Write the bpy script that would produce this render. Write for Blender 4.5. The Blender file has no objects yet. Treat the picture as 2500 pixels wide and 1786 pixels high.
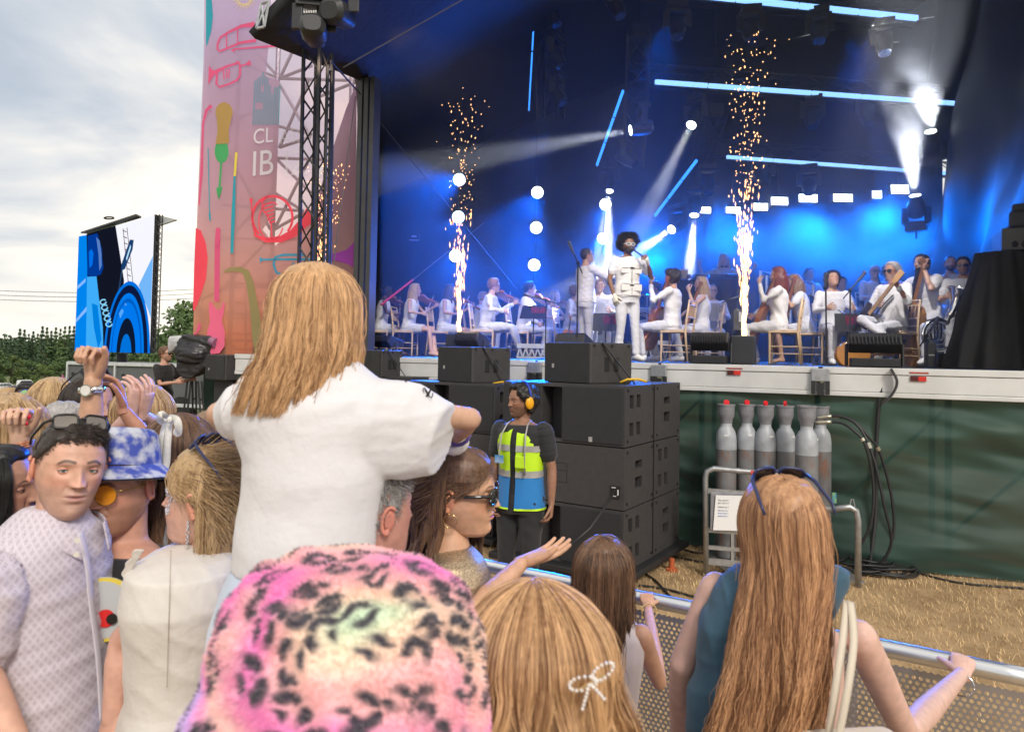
import bpy, bmesh, math, random
import numpy as np
from mathutils import Vector, Matrix, noise as mnoise
random.seed(7)
RNG = np.random.default_rng(7)
SC = bpy.context.scene
C = SC.collection
R = math.radians
# -- camera
F_PX = 1750.0                     # focal length in photograph pixels (2500 wide)
PITCH, ROLL = R(2.0), R(1.03)
CY = 801.0
CAM = Vector((0, 0, 2.10))
fwd = Vector((0, math.cos(PITCH), math.sin(PITCH)))
rt0 = Vector((1, 0, 0)); up0 = rt0.cross(fwd)
rt = rt0 * math.cos(ROLL) + up0 * math.sin(ROLL)
upv = up0 * math.cos(ROLL) - rt0 * math.sin(ROLL)
cd = bpy.data.cameras.new('camera'); cam = bpy.data.objects.new('camera', cd); C.objects.link(cam)
cam.matrix_world = Matrix.Translation(CAM) @ Matrix((rt, upv, -fwd)).transposed().to_4x4()
cd.sensor_width = 36; cd.lens = 36 * F_PX / 2500
cd.shift_y = (CY - 893) / 2500
cd.clip_start = 0.05; cd.clip_end = 2000
cd.dof.use_dof = True; cd.dof.focus_distance = 5.0; cd.dof.aperture_fstop = 5.6
SC.camera = cam
# -- sky and sun
w = bpy.data.worlds.new('World'); SC.world = w; w.use_nodes = True
nt = w.node_tree; nt.nodes.clear()
def N(t, **k):
 n = nt.nodes.new(t)
 for a, b in k.items(): setattr(n, a, b)
 return n
SUN_EL, SUN_AZ = R(38), R(160)     # azimuth from +Y clockwise: behind and a little right of the camera
wo = N('ShaderNodeOutputWorld'); mx = N('ShaderNodeMixShader')
b1 = N('ShaderNodeBackground'); b1.inputs[1].default_value = 0.10
sky = N('ShaderNodeTexSky', sky_type='NISHITA', sun_disc=False, sun_elevation=SUN_EL, sun_rotation=SUN_AZ)
nt.links.new(sky.outputs[0], b1.inputs[0])
b2 = N('ShaderNodeBackground'); b2.inputs[1].default_value = 1.22
tc = N('ShaderNodeTexCoord'); sep = N('ShaderNodeSeparateXYZ'); nt.links.new(tc.outputs['Generated'], sep.inputs[0])
za = N('ShaderNodeMath', operation='ADD'); za.inputs[1].default_value = 0.22; nt.links.new(sep.outputs[2], za.inputs[0])
zm = N('ShaderNodeMath', operation='MAXIMUM'); zm.inputs[1].default_value = 0.1; nt.links.new(za.outputs[0], zm.inputs[0])
dx = N('ShaderNodeMath', operation='DIVIDE'); nt.links.new(sep.outputs[0], dx.inputs[0]); nt.links.new(zm.outputs[0], dx.inputs[1])
dy = N('ShaderNodeMath', operation='DIVIDE'); nt.links.new(sep.outputs[1], dy.inputs[0]); nt.links.new(zm.outputs[0], dy.inputs[1])
cmb = N('ShaderNodeCombineXYZ'); nt.links.new(dx.outputs[0], cmb.inputs[0]); nt.links.new(dy.outputs[0], cmb.inputs[1])
nz = N('ShaderNodeTexNoise'); nz.inputs['Scale'].default_value = 1.15; nz.inputs['Detail'].default_value = 7; nz.inputs['Roughness'].default_value = 0.52; nz.inputs['Distortion'].default_value = 0.35
nt.links.new(cmb.outputs[0], nz.inputs['Vector'])
cr = N('ShaderNodeValToRGB'); e = cr.color_ramp.elements
e[0].position = 0.33; e[0].color = (0.42, 0.48, 0.56, 1)
e[1].position = 0.70; e[1].color = (1.12, 1.02, 0.88, 1)
for p_, c_ in ((0.43, (0.58, 0.61, 0.65, 1)), (0.50, (0.76, 0.75, 0.73, 1)), (0.58, (1.0, 0.93, 0.82, 1))):
 q = cr.color_ramp.elements.new(p_); q.color = c_
nt.links.new(nz.outputs['Fac'], cr.inputs[0])
# warm glow close to the horizon, as at the end of a cloudy day
hz = N('ShaderNodeMapRange'); hz.inputs[1].default_value = 0.0; hz.inputs[2].default_value = 0.16; hz.inputs[3].default_value = 0.75; hz.inputs[4].default_value = 0.0
nt.links.new(sep.outputs[2], hz.inputs[0])
mxc = N('ShaderNodeMixRGB'); mxc.inputs[2].default_value = (0.98, 0.92, 0.80, 1)
nt.links.new(hz.outputs[0], mxc.inputs[0]); nt.links.new(cr.outputs[0], mxc.inputs[1]); nt.links.new(mxc.outputs[0], b2.inputs[0])
nz2 = N('ShaderNodeTexNoise'); nz2.inputs['Scale'].default_value = 0.9; nt.links.new(cmb.outputs[0], nz2.inputs['Vector'])
cr2 = N('ShaderNodeMapRange'); cr2.inputs[1].default_value = 0.34; cr2.inputs[2].default_value = 0.46; cr2.inputs[3].default_value = 0.72; cr2.inputs[4].default_value = 1.0
nt.links.new(nz2.outputs['Fac'], cr2.inputs[0])
nt.links.new(cr2.outputs[0], mx.inputs[0]); nt.links.new(b1.outputs[0], mx.inputs[1]); nt.links.new(b2.outputs[0], mx.inputs[2]); nt.links.new(mx.outputs[0], wo.inputs[0])
w.cycles.sampling_method = 'MANUAL'; w.cycles.sample_map_resolution = 512
sl = bpy.data.lights.new('sun', 'SUN'); sl.energy = 2.4; sl.angle = R(14); sl.color = (1.0, 0.93, 0.84)
sun = bpy.data.objects.new('sun', sl); C.objects.link(sun)
sd = Vector((math.sin(SUN_AZ) * math.cos(SUN_EL), math.cos(SUN_AZ) * math.cos(SUN_EL), math.sin(SUN_EL)))
sun.rotation_euler = sd.to_track_quat('Z', 'Y').to_euler(); sun.location = (-10, -20, 30)
SC.view_settings.view_transform = 'Standard'; SC.view_settings.look = 'None'
SC.view_settings.exposure = 0.0; SC.view_settings.gamma = 1.0; SC.view_settings.use_curve_mapping = False
SC.render.engine = 'CYCLES'
cy = SC.cycles
cy.use_denoising = True; cy.denoiser = 'OPENIMAGEDENOISE'
cy.max_bounces = 7; cy.diffuse_bounces = 3; cy.glossy_bounces = 3; cy.transmission_bounces = 4; cy.volume_bounces = 0; cy.transparent_max_bounces = 16
cy.sample_clamp_indirect = 4.0; cy.caustics_reflective = False; cy.caustics_refractive = False
cy.use_light_tree = True
cy.volume_step_rate = 2.0; cy.volume_max_steps = 64
# -- picking points of the place
def ray(px, py):
 d = rt * ((px - 1250) / F_PX) + upv * (-(py - CY) / F_PX) + fwd
 return d.normalized()
def W(px, py, Y):
 d = ray(px, py); return CAM + d * (Y / d.y)
def G(px, py, z=0.0):
 d = ray(px, py); return CAM + d * ((z - CAM.z) / d.z)
def PP(px, py, o, n):
 d = ray(px, py); t = (o - CAM).dot(n) / d.dot(n); return CAM + d * t
S0 = Vector((1.87, 8.2, 0)); SU = Vector((0.921, -0.390, 0)).normalized(); SV = Vector((0.390, 0.921, 0)).normalized()
DECK = 2.02
def SP(u, v, z=0.0): return S0 + SU * u + SV * v + Vector((0, 0, z))
def ST(px, py, v): return PP(px, py, S0 + SV * v, SV)     # on the plane v metres behind the stage front
def su(p): return (p - S0).dot(SU)
def svv(p): return (p - S0).dot(SV)
STAGE_YAW = math.atan2(SU.y, SU.x)
# -- materials
MATS = {}
def mat(name, col, rough=0.6, metal=0.0, var=0.12, vscale=6.0, bump=0.0, bscale=40.0, spec=0.5, emit=None, estr=0.0, alpha=None, sss=0.0, attr=None, coat=0.0, col2=None, stretch=None, detail=3, sheen=0.0, trans=0.0):
 if name in MATS: return MATS[name]
 m = bpy.data.materials.new(name); m.use_nodes = True; t = m.node_tree; n = t.nodes; L = t.links
 b = n['Principled BSDF']
 b.inputs['Roughness'].default_value = rough; b.inputs['Metallic'].default_value = metal
 b.inputs['Specular IOR Level'].default_value = spec
 b.inputs['Base Color'].default_value = (*col, 1)
 if coat: b.inputs['Coat Weight'].default_value = coat
 if sheen: b.inputs['Sheen Weight'].default_value = sheen
 if sss:
  b.inputs['Subsurface Weight'].default_value = sss; b.inputs['Subsurface Radius'].default_value = (0.6, 0.25, 0.12); b.inputs['Subsurface Scale'].default_value = 0.012
 if trans: b.inputs['Transmission Weight'].default_value = trans
 src = None
 if attr:
  a = n.new('ShaderNodeAttribute'); a.attribute_name = attr; src = a.outputs['Color']
 vec = None
 if var or bump or col2:
  tcn = n.new('ShaderNodeTexCoord'); vec = tcn.outputs['Object']
  if stretch:
   mp = n.new('ShaderNodeMapping'); mp.inputs['Scale'].default_value = stretch; L.new(vec, mp.inputs[0]); vec = mp.outputs[0]
 if var or col2:
  nn = n.new('ShaderNodeTexNoise'); nn.inputs['Scale'].default_value = vscale; nn.inputs['Detail'].default_value = detail; L.new(vec, nn.inputs['Vector'])
  if col2:
   mr = n.new('ShaderNodeMapRange'); mr.inputs[1].default_value = .4; mr.inputs[2].default_value = .6; L.new(nn.outputs['Fac'], mr.inputs[0])
   mc = n.new('ShaderNodeMixRGB'); mc.inputs[1].default_value = (*col, 1); mc.inputs[2].default_value = (*col2, 1); L.new(mr.outputs[0], mc.inputs[0]); src = mc.outputs[0]
  else:
   mr = n.new('ShaderNodeMapRange'); mr.inputs[1].default_value = .3; mr.inputs[2].default_value = .7; mr.inputs[3].default_value = 1 - var; mr.inputs[4].default_value = 1 + var
   L.new(nn.outputs['Fac'], mr.inputs[0])
   vm = n.new('ShaderNodeVectorMath'); vm.operation = 'SCALE'
   if src: L.new(src, vm.inputs[0])
   else: vm.inputs[0].default_value = col
   L.new(mr.outputs[0], vm.inputs['Scale']); src = vm.outputs[0]
 if src: L.new(src, b.inputs['Base Color'])
 if bump:
  bn = n.new('ShaderNodeTexNoise'); bn.inputs['Scale'].default_value = bscale; bn.inputs['Detail'].default_value = 4; L.new(vec, bn.inputs['Vector'])
  bp = n.new('ShaderNodeBump'); bp.inputs['Strength'].default_value = min(1, bump); bp.inputs['Distance'].default_value = 0.3 / bscale * (1 if bump <= 1 else bump)
  L.new(bn.outputs['Fac'], bp.inputs['Height']); L.new(bp.outputs[0], b.inputs['Normal'])
 if emit: b.inputs['Emission Color'].default_value = (*emit, 1); b.inputs['Emission Strength'].default_value = estr
 if alpha is not None: b.inputs['Alpha'].default_value = alpha
 MATS[name] = m; return m
def emat(name, col, s):
 if name in MATS: return MATS[name]
 m = bpy.data.materials.new(name); m.use_nodes = True; t = m.node_tree; t.nodes.clear()
 e = t.nodes.new('ShaderNodeEmission'); o = t.nodes.new('ShaderNodeOutputMaterial'); e.inputs[0].default_value = (*col, 1); e.inputs[1].default_value = s
 t.links.new(e.outputs[0], o.inputs[0]); MATS[name] = m; return m
def s2l(r, g, b):
 f = lambda c: (c / 255 / 12.92) if c / 255 <= .04045 else ((c / 255 + .055) / 1.055) ** 2.4
 return (f(r), f(g), f(b))
# -- mesh building
class MB:
 def __init__(s): s.v = []; s.f = []; s.c = None
 def add(s, vs, fs):
  o = len(s.v); s.v.extend([tuple(p) for p in vs]); s.f.extend([tuple(i + o for i in f) for f in fs]); return s
 def obox(s, c, X, Y, Z):          # centre and three half-axis vectors
  c = Vector(c); X = Vector(X); Y = Vector(Y); Z = Vector(Z)
  vs = [c + X * i + Y * j + Z * k for i in (-1, 1) for j in (-1, 1) for k in (-1, 1)]
  return s.add(vs, [(0, 1, 3, 2), (4, 6, 7, 5), (0, 4, 5, 1), (2, 3, 7, 6), (0, 2, 6, 4), (1, 5, 7, 3)])
 def box(s, x0, x1, y0, y1, z0, z1):
  return s.obox(((x0 + x1) / 2, (y0 + y1) / 2, (z0 + z1) / 2), ((x1 - x0) / 2, 0, 0), (0, (y1 - y0) / 2, 0), (0, 0, (z1 - z0) / 2))
 def sbox(s, u0, u1, v0, v1, z0, z1):   # box in the stage's own axes
  return s.obox(SP((u0 + u1) / 2, (v0 + v1) / 2, (z0 + z1) / 2), SU * ((u1 - u0) / 2), SV * ((v1 - v0) / 2), (0, 0, (z1 - z0) / 2))
 def bar(s, a, b, wd, hd=None, up=(0, 0, 1)):
  a = Vector(a); b = Vector(b); d = b - a; L = d.length; d.normalize(); hd = wd if hd is None else hd
  u = Vector(up)
  if abs(d.dot(u)) > .95: u = Vector((1, 0, 0))
  X = d.cross(u).normalized(); Z = X.cross(d)
  return s.obox((a + b) / 2, X * wd / 2, d * L / 2, Z * hd / 2)
 def tube(s, pts, r, n=6, cap=True, flat=1.0):
  pts = [Vector(p) for p in pts]; m = len(pts); rs = r if hasattr(r, '__len__') else [r] * m
  o = len(s.v); prev = None
  for i, p in enumerate(pts):
   d = (pts[min(i + 1, m - 1)] - pts[max(i - 1, 0)])
   if d.length < 1e-9: d = Vector((0, 0, 1))
   d.normalize()
   if prev is None:
    a = Vector((0, 0, 1)) if abs(d.z) < .9 else Vector((1, 0, 0)); X = d.cross(a).normalized()
   else:
    X = prev - d * prev.dot(d)
    if X.length < 1e-6: X = d.orthogonal()
    X.normalize()
   prev = X; Y = d.cross(X)
   for k in range(n):
    an = 2 * math.pi * k / n
    s.v.append(tuple(p + (X * math.cos(an) + Y * math.sin(an) * flat) * rs[i]))
  for i in range(m - 1):
   for k in range(n):
    k2 = (k + 1) % n; s.f.append((o + i * n + k, o + i * n + k2, o + (i + 1) * n + k2, o + (i + 1) * n + k))
  if cap:
   s.f.append(tuple(o + k for k in range(n))[::-1]); s.f.append(tuple(o + (m - 1) * n + k for k in range(n)))
  return s
 def cyl(s, a, b, r0, r1=None, n=12): return s.tube([a, b], [r0, r0 if r1 is None else r1], n)
 def loft(s, secs, n=16, cap=True, p=1.0):   # secs: (centre, X half axis, Y half axis)
  o = len(s.v); m = len(secs)
  for c, X, Y in secs:
   c = Vector(c); X = Vector(X); Y = Vector(Y)
   for k in range(n):
    an = 2 * math.pi * k / n; ca, sa = math.cos(an), math.sin(an)
    if p != 1.0: ca = math.copysign(abs(ca) ** p, ca); sa = math.copysign(abs(sa) ** p, sa)
    s.v.append(tuple(c + X * ca + Y * sa))
  for i in range(m - 1):
   for k in range(n):
    k2 = (k + 1) % n; s.f.append((o + i * n + k, o + i * n + k2, o + (i + 1) * n + k2, o + (i + 1) * n + k))
  if cap:
   s.f.append(tuple(o + k for k in range(n))[::-1]); s.f.append(tuple(o + (m - 1) * n + k for k in range(n)))
  return s
 def lathe(s, prof, n=16, M=None):           # prof: (r, z)
  M = M or Matrix.Identity(4); o = len(s.v); m = len(prof)
  for r, z in prof:
   for k in range(n):
    an = 2 * math.pi * k / n; s.v.append(tuple(M @ Vector((r * math.cos(an), r * math.sin(an), z))))
  for i in range(m - 1):
   for k in range(n):
    k2 = (k + 1) % n; s.f.append((o + i * n + k, o + i * n + k2, o + (i + 1) * n + k2, o + (i + 1) * n + k))
  s.f.append(tuple(o + k for k in range(n))[::-1]); s.f.append(tuple(o + (m - 1) * n + k for k in range(n)))
  return s
 def ball(s, c, r, nu=12, nv=8, R3=None):
  c = Vector(c); rx, ry, rz = r if hasattr(r, '__len__') else (r, r, r); R3 = R3 or Matrix.Identity(3)
  o = len(s.v)
  s.v.append(tuple(c + R3 @ Vector((0, 0, rz))))
  for j in range(1, nv):
   th = math.pi * j / nv
   for k in range(nu):
    ph = 2 * math.pi * k / nu
    s.v.append(tuple(c + R3 @ Vector((rx * math.sin(th) * math.cos(ph), ry * math.sin(th) * math.sin(ph), rz * math.cos(th)))))
  s.v.append(tuple(c + R3 @ Vector((0, 0, -rz)))); e = len(s.v) - 1
  for k in range(nu): s.f.append((o, o + 1 + k, o + 1 + (k + 1) % nu))
  for j in range(nv - 2):
   for k in range(nu):
    a = o + 1 + j * nu; s.f.append((a + k, a + nu + k, a + nu + (k + 1) % nu, a + (k + 1) % nu))
  a = o + 1 + (nv - 2) * nu
  for k in range(nu): s.f.append((a + k, e, a + (k + 1) % nu))
  return s
 def prism(s, pts, ext):                      # polygon (3D points) extruded by a vector
  pts = [Vector(p) for p in pts]; e = Vector(ext); n = len(pts)
  return s.add(pts + [p + e for p in pts], [tuple(range(n))[::-1], tuple(range(n, 2 * n))] + [(i, (i + 1) % n, n + (i + 1) % n, n + i) for i in range(n)])
 def quad(s, *p): return s.add(p, [tuple(range(len(p)))])
 def grid(s, fn, nu, nv, closed=False):
  o = len(s.v)
  for i in range(nu + 1):
   for j in range(nv + 1): s.v.append(tuple(fn(i / nu, j / nv)))
  for i in range(nu):
   for j in range(nv):
    a = o + i * (nv + 1) + j; s.f.append((a, a + nv + 1, a + nv + 2, a + 1))
  return s
 def join(s, other): return s.add(other.v, other.f)
 def mesh(s, name):
  me = bpy.data.meshes.new(name); me.from_pydata([tuple(v) for v in s.v], [], s.f); me.update(); return me
WM = {}                                            # world matrices of the parents
def obj(name, mb, m, parent=None, smooth=False, local=False, bevel=0.0, kind=None, solid=0.0):
 me = mb if isinstance(mb, bpy.types.Mesh) else mb.mesh(name)
 if parent is not None and not local:
  Mi = WM.get(parent.name, parent.matrix_basis).inverted(); me.transform(Mi)
 if m is not None: me.materials.append(m)
 o = bpy.data.objects.new(name, me); C.objects.link(o)
 if parent is not None: o.parent = parent; WM[o.name] = WM.get(parent.name, parent.matrix_basis).copy()
 else: WM[o.name] = Matrix.Identity(4)
 if smooth:
  for p in me.polygons: p.use_smooth = True
  if smooth == 'auto':
   try: me.set_sharp_from_angle(angle=R(40))
   except Exception: pass
 if bevel:
  b = o.modifiers.new('bevel', 'BEVEL'); b.width = bevel; b.segments = 2; b.limit_method = 'ANGLE'
 if solid:
  b = o.modifiers.new('solid', 'SOLIDIFY'); b.thickness = solid
 if kind: o['kind'] = kind
 return o
def thing(name, label, cat, loc=(0, 0, 0), rz=0.0, group=None, M=None):
 o = bpy.data.objects.new(name, None); C.objects.link(o); o.empty_display_size = .1
 if M is None: M = Matrix.Translation(Vector(loc)) @ Matrix.Rotation(rz, 4, 'Z')
 o.matrix_basis = M; WM[o.name] = M.copy()
 o['label'] = label; o['category'] = cat
 if group: o['group'] = group
 return o
def tag(o, label, cat, group=None):
 o['label'] = label; o['category'] = cat
 if group: o['group'] = group
 return o
def dup(root, M, label=None, group=None):
 r = root.copy(); C.objects.link(r); r.matrix_basis = M; WM[r.name] = M.copy()
 if label: r['label'] = label
 if group: r['group'] = group
 for ch in list(root.children):
  c = ch.copy(); C.objects.link(c); c.parent = r; WM[c.name] = M @ WM.get(ch.name, Matrix.Identity(4)) if False else M.copy()
  for g in list(ch.children):
   d = g.copy(); C.objects.link(d); d.parent = c; WM[d.name] = M.copy()
 return r
def TM(loc, rz=0.0, s=1.0): return Matrix.Translation(Vector(loc)) @ Matrix.Rotation(rz, 4, 'Z') @ Matrix.Scale(s, 4)
def struct(name, mb, m, **k):
 o = obj(name, mb, m, **k); o['kind'] = 'structure'; return o
def cloth_text(s, size, m, name, parent, M, extrude=0.001, align='LEFT'):
 cu = bpy.data.curves.new(name, 'FONT'); cu.body = s; cu.size = size; cu.extrude = extrude; cu.align_x = align
 t = bpy.data.objects.new('tmp_text', cu); TMP.collection.objects.link(t)
 TMP.view_layers[0].update(); dg = TMP.view_layers[0].depsgraph
 me = bpy.data.meshes.new_from_object(t.evaluated_get(dg)); me.transform(M)
 bpy.data.objects.remove(t); return obj(name, me, m, parent)
TMP = bpy.data.scenes.new('tmp')
def V3(*a): return Vector(a)
def remesh(mb, vox, smooth=4, fac=.5):
 me = mb.mesh('tmp'); o = bpy.data.objects.new('tmp_r', me); TMP.collection.objects.link(o)
 m = o.modifiers.new('r', 'REMESH'); m.mode = 'VOXEL'; m.voxel_size = vox
 if smooth: s_ = o.modifiers.new('s', 'SMOOTH'); s_.factor = fac; s_.iterations = smooth
 TMP.view_layers[0].update(); dg = TMP.view_layers[0].depsgraph
 me2 = bpy.data.meshes.new_from_object(o.evaluated_get(dg)); bpy.data.objects.remove(o); bpy.data.meshes.remove(me)
 for p in me2.polygons: p.use_smooth = True
 return me2
def mesh_np(me):
 n = len(me.vertices); a = np.empty(n * 3, 'f'); me.vertices.foreach_get('co', a); return a.reshape(-1, 3)
def mesh_nrm(me):
 n = len(me.vertices); a = np.empty(n * 3, 'f'); me.vertex_normals.foreach_get('vector', a); return a.reshape(-1, 3)
def set_np(me, a): me.vertices.foreach_set('co', a.astype('f').ravel()); me.update()
def folds(me, amp, k=22, seed=0, diag=(.6, .2, 1.0), mask=None):
 """cloth folds: displaced along the normal by warped waves"""
 a = mesh_np(me); n = mesh_nrm(me); r = np.random.default_rng(seed); d = np.zeros(len(a))
 for q in range(5):
  kv = r.normal(size=3) * np.array(diag) * k * (1 + .5 * q); k2 = r.normal(size=3) * k * .35; ph = r.random() * 6
  wv = np.sin(a @ kv + ph + 1.6 * np.sin(a @ k2 + ph * 2)); env = .5 + .5 * np.sin(a @ (r.normal(size=3) * k * .22) + ph)
  d += (np.exp(-(wv / .42) ** 2) - .4) * 1.3 * env / (1 + .4 * q) if q % 2 else wv * env / (1 + .6 * q)
 if mask is not None: d *= mask(a)
 set_np(me, a + n * (d * amp)[:, None])
# -- the setting
def sstep(a, b, x):
 t = min(1, max(0, (x - a) / (b - a))); return t * t * (3 - 2 * t)
def ground_h(x, y):
 d = math.hypot(x, y)
 return -8.5 * sstep(26, 150, d) * (1 - sstep(0.0, 0.9, math.atan2(x, max(y, .01)))) + (4 * sstep(260, 900, d) if d > 260 else 0)
M_GROUND = mat('dry_grass_ground', (.44, .30, .16), .95, var=.35, vscale=2.6, bump=1.0, bscale=60, col2=(.32, .21, .105), detail=8)
M_FIELD = mat('field_green', (.10, .13, .045), .95, var=.3, vscale=.05, col2=(.18, .17, .07))
GZ = .12          # the crowd stands a little higher than the foot of the stage
g = MB(); g.grid(lambda i, j: (-9 + 18 * i, -3 + 24 * j, GZ * (1 - sstep(2.6, 4.4, -3 + 24 * j))), 36, 96)
struct('ground', g, M_GROUND)
g = MB()
rings = [9, 14, 22, 32, 45, 60, 80, 105, 135, 170, 220, 300, 450, 700, 1100]
def far_pt(r, k):
 a = 2 * math.pi * k / 48; x, y = math.sin(a) * r, math.cos(a) * r + 8
 return (x, y, ground_h(x, y) - 0.02)
for i in range(len(rings)):
 for k in range(48): g.v.append(far_pt(rings[i], k))
for i in range(len(rings) - 1):
 for k in range(48):
  k2 = (k + 1) % 48; g.f.append((i * 48 + k, (i + 1) * 48 + k, (i + 1) * 48 + k2, i * 48 + k2))
struct('field', g, M_FIELD, smooth=True)
# dry grass blades where the ground shows near the stage
def grass_patch():
 mb = MB(); rnd = random.Random(3)
 n = 26000
 for i in range(n):
  y = 2.6 + 5.6 * rnd.random() ** .8; x = -1.2 + 6.2 * rnd.random()
  if x > .74 * y or x < -.05 * y - .3: continue
  h = .018 + .035 * rnd.random(); a = rnd.random() * 6.28; ln = .5 + 1.0 * rnd.random(); wd = .0016 + .0012 * rnd.random()
  dx, dy = math.cos(a) * h * ln, math.sin(a) * h * ln; px, py = -math.sin(a) * wd, math.cos(a) * wd
  mb.add([(x - px, y - py, 0), (x + px, y + py, 0), (x + dx * .5 + px * .7, y + dy * .5 + py * .7, h * .7), (x + dx * .5 - px * .7, y + dy * .5 - py * .7, h * .7), (x + dx, y + dy, h * .85)], [(0, 1, 2, 3), (3, 2, 4)])
 return mb
o = obj('dry_grass', grass_patch(), mat('straw', (.62, .44, .23), .9, var=.45, vscale=9), kind='stuff')
o['label'] = 'short sun dried straw coloured grass in front of the stage'; o['category'] = 'grass'
# -- far trees
leafm = [mat('leaf_dark', (.050, .090, .042), .8, var=.35, vscale=.6), mat('leaf_mid', (.075, .125, .04), .8, var=.35, vscale=.6), mat('leaf_light', (.10, .145, .04), .8, var=.35, vscale=.6)]
barkm = mat('bark', (.07, .05, .035), .9, var=.3, vscale=4)
def leaf_cloud(mb, c, r, n, size, rnd, flat=1.0):
 for i in range(n):
  d = Vector((rnd.gauss(0, 1), rnd.gauss(0, 1), rnd.gauss(0, 1))).normalized() * (rnd.random() ** .45)
  p = Vector(c) + Vector((d.x * r[0], d.y * r[1], d.z * r[2]))
  a = Vector((rnd.gauss(0, 1), rnd.gauss(0, 1), rnd.gauss(0, 1) * flat)).normalized(); b = a.orthogonal().normalized() * size * (.5 + rnd.random()); a = a * size * (.5 + rnd.random())
  mb.add([p - a, p + b * .6, p + a, p - b * .6], [(0, 1, 2, 3)])
def conifer(px, Y, H, base, seed, label, mi, wid=.2):
 rnd = random.Random(seed); c = W(px, 900, Y); z0 = base
 t = thing('conifer_tree', label, 'tree', (c.x, Y, z0), group='trees on the far side of the field')
 tr = MB(); tr.cyl((c.x, Y, z0), (c.x, Y, z0 + H * .96), H * .02, .03, 6); obj('trunk', tr, barkm, t)
 cr_ = MB()
 nl = 13
 for k in range(nl):
  f = k / (nl - 1); z = z0 + H * (.08 + .9 * f); rr = H * wid * (1 - f) ** .85 + .1
  for q in range(int(7 + 8 * (1 - f))):
   a = rnd.random() * 6.28; r2 = rr * (.55 + .55 * rnd.random())
   leaf_cloud(cr_, (c.x + math.cos(a) * r2 * .6, Y + math.sin(a) * r2 * .6, z - r2 * .18), (r2 * .45, r2 * .45, H * .03), 9, H * .022, rnd)
 obj('crown', cr_, leafm[mi], t)
def bushy(px, Y, H, base, seed, label, mi, wd=.42, name='broadleaf_tree', grp='trees on the far side of the field', dens=1.0, lf=.03):
 rnd = random.Random(seed); c = W(px, 900, Y); z0 = base
 t = thing(name, label, 'tree', (c.x, Y, z0), group=grp)
 tr = MB(); tr.cyl((c.x, Y, z0), (c.x, Y, z0 + H * .6), H * .03, H * .012, 7)
 for q in range(5):
  a = q * 1.3 + rnd.random(); tr.cyl((c.x, Y, z0 + H * .3), (c.x + math.cos(a) * H * wd * .6, Y + math.sin(a) * H * wd * .6, z0 + H * (.5 + .3 * rnd.random())), H * .012, H * .004, 5)
 obj('trunk', tr, barkm, t)
 cr_ = MB()
 for q in range(int(34 * dens)):
  a = rnd.random() * 6.28; f = rnd.random(); prof = math.sin(math.pi * min(1, .15 + .85 * f)) ** .6
  rr = H * wd * prof * (.4 + .6 * rnd.random()); s_ = H * (.07 + .07 * rnd.random())
  leaf_cloud(cr_, (c.x + math.cos(a) * rr, Y + math.sin(a) * rr, z0 + H * (.12 + .82 * f)), (s_, s_, s_ * .8), 60, H * lf, rnd)
 obj('crown', cr_, leafm[mi], t)
LB = -9.0
where = ['beyond the parked cars', 'between its darker neighbours', 'behind the video screen', 'over the car park', 'near the screen trailer']
shade = ['dark', 'grey green', 'tall pointed', 'narrow', 'ragged', 'leaning', 'thin topped', 'broad based', 'short', 'dense']
rnd = random.Random(11)
i = 0
for px in range(-10, 245, 11):
 Y = 235 + rnd.random() * 30; topy = 812 - 22 * math.sin((px - 10) / 240 * 3.0) + rnd.random() * 22
 zt = W(px, topy, Y).z
 conifer(px, Y, zt - LB, LB, 100 + i, f'{shade[i % 10]} conifer, number {["one","two","three","four","five","six","seven","eight","nine","ten","eleven","twelve","thirteen","fourteen","fifteen","sixteen","seventeen","eighteen","nineteen","twenty","twenty one","twenty two","twenty three","twenty four","twenty five"][i]} from the left in the far row of firs', 0 if rnd.random() < .7 else 1, .17 + .05 * rnd.random()); i += 1
for k, (px, topy, mi, wd) in enumerate([(-20, 850, 1, .5), (28, 868, 2, .5), (70, 878, 1, .55), (108, 884, 2, .5), (150, 872, 1, .5), (190, 890, 2, .5), (395, 820, 1, .45), (430, 806, 0, .45), (470, 800, 1, .45), (355, 846, 1, .6), (380, 856, 2, .6)]):
 Y = 190 + 5 * (k % 3); zt = W(px, topy, Y).z
 bushy(px, Y, zt - LB, LB, 300 + k, f'{["round mid green","pale green","low olive","yellow green","bushy green","light leafed","tall green","dark crowned","wide green","low bushy","small pale"][k]} broadleaf tree in front of the firs across the field', mi, wd)
# the nearer leafy tree beside the banner
zt = W(440, 735, 60).z
bushy(462, 60, zt + 3.5, -3.5, 77, 'leafy green tree standing just behind the tall banner edge', 1, .40, 'leafy_tree', 'trees near the banner', 2.2, .022)
wood = MB(); rnd = random.Random(5)
for q in range(420):
 px = -40 + rnd.random() * 560; Y = 262 + 25 * rnd.random(); c = W(px, 900, Y)
 leaf_cloud(wood, (c.x, Y, LB + 1 + 11 * rnd.random()), (3.5, 3, 3), 26, .75, rnd)
o = obj('wood', wood, leafm[0], kind='stuff'); o['label'] = 'dark mass of the far wood behind the single trees'; o['category'] = 'wood'
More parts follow.
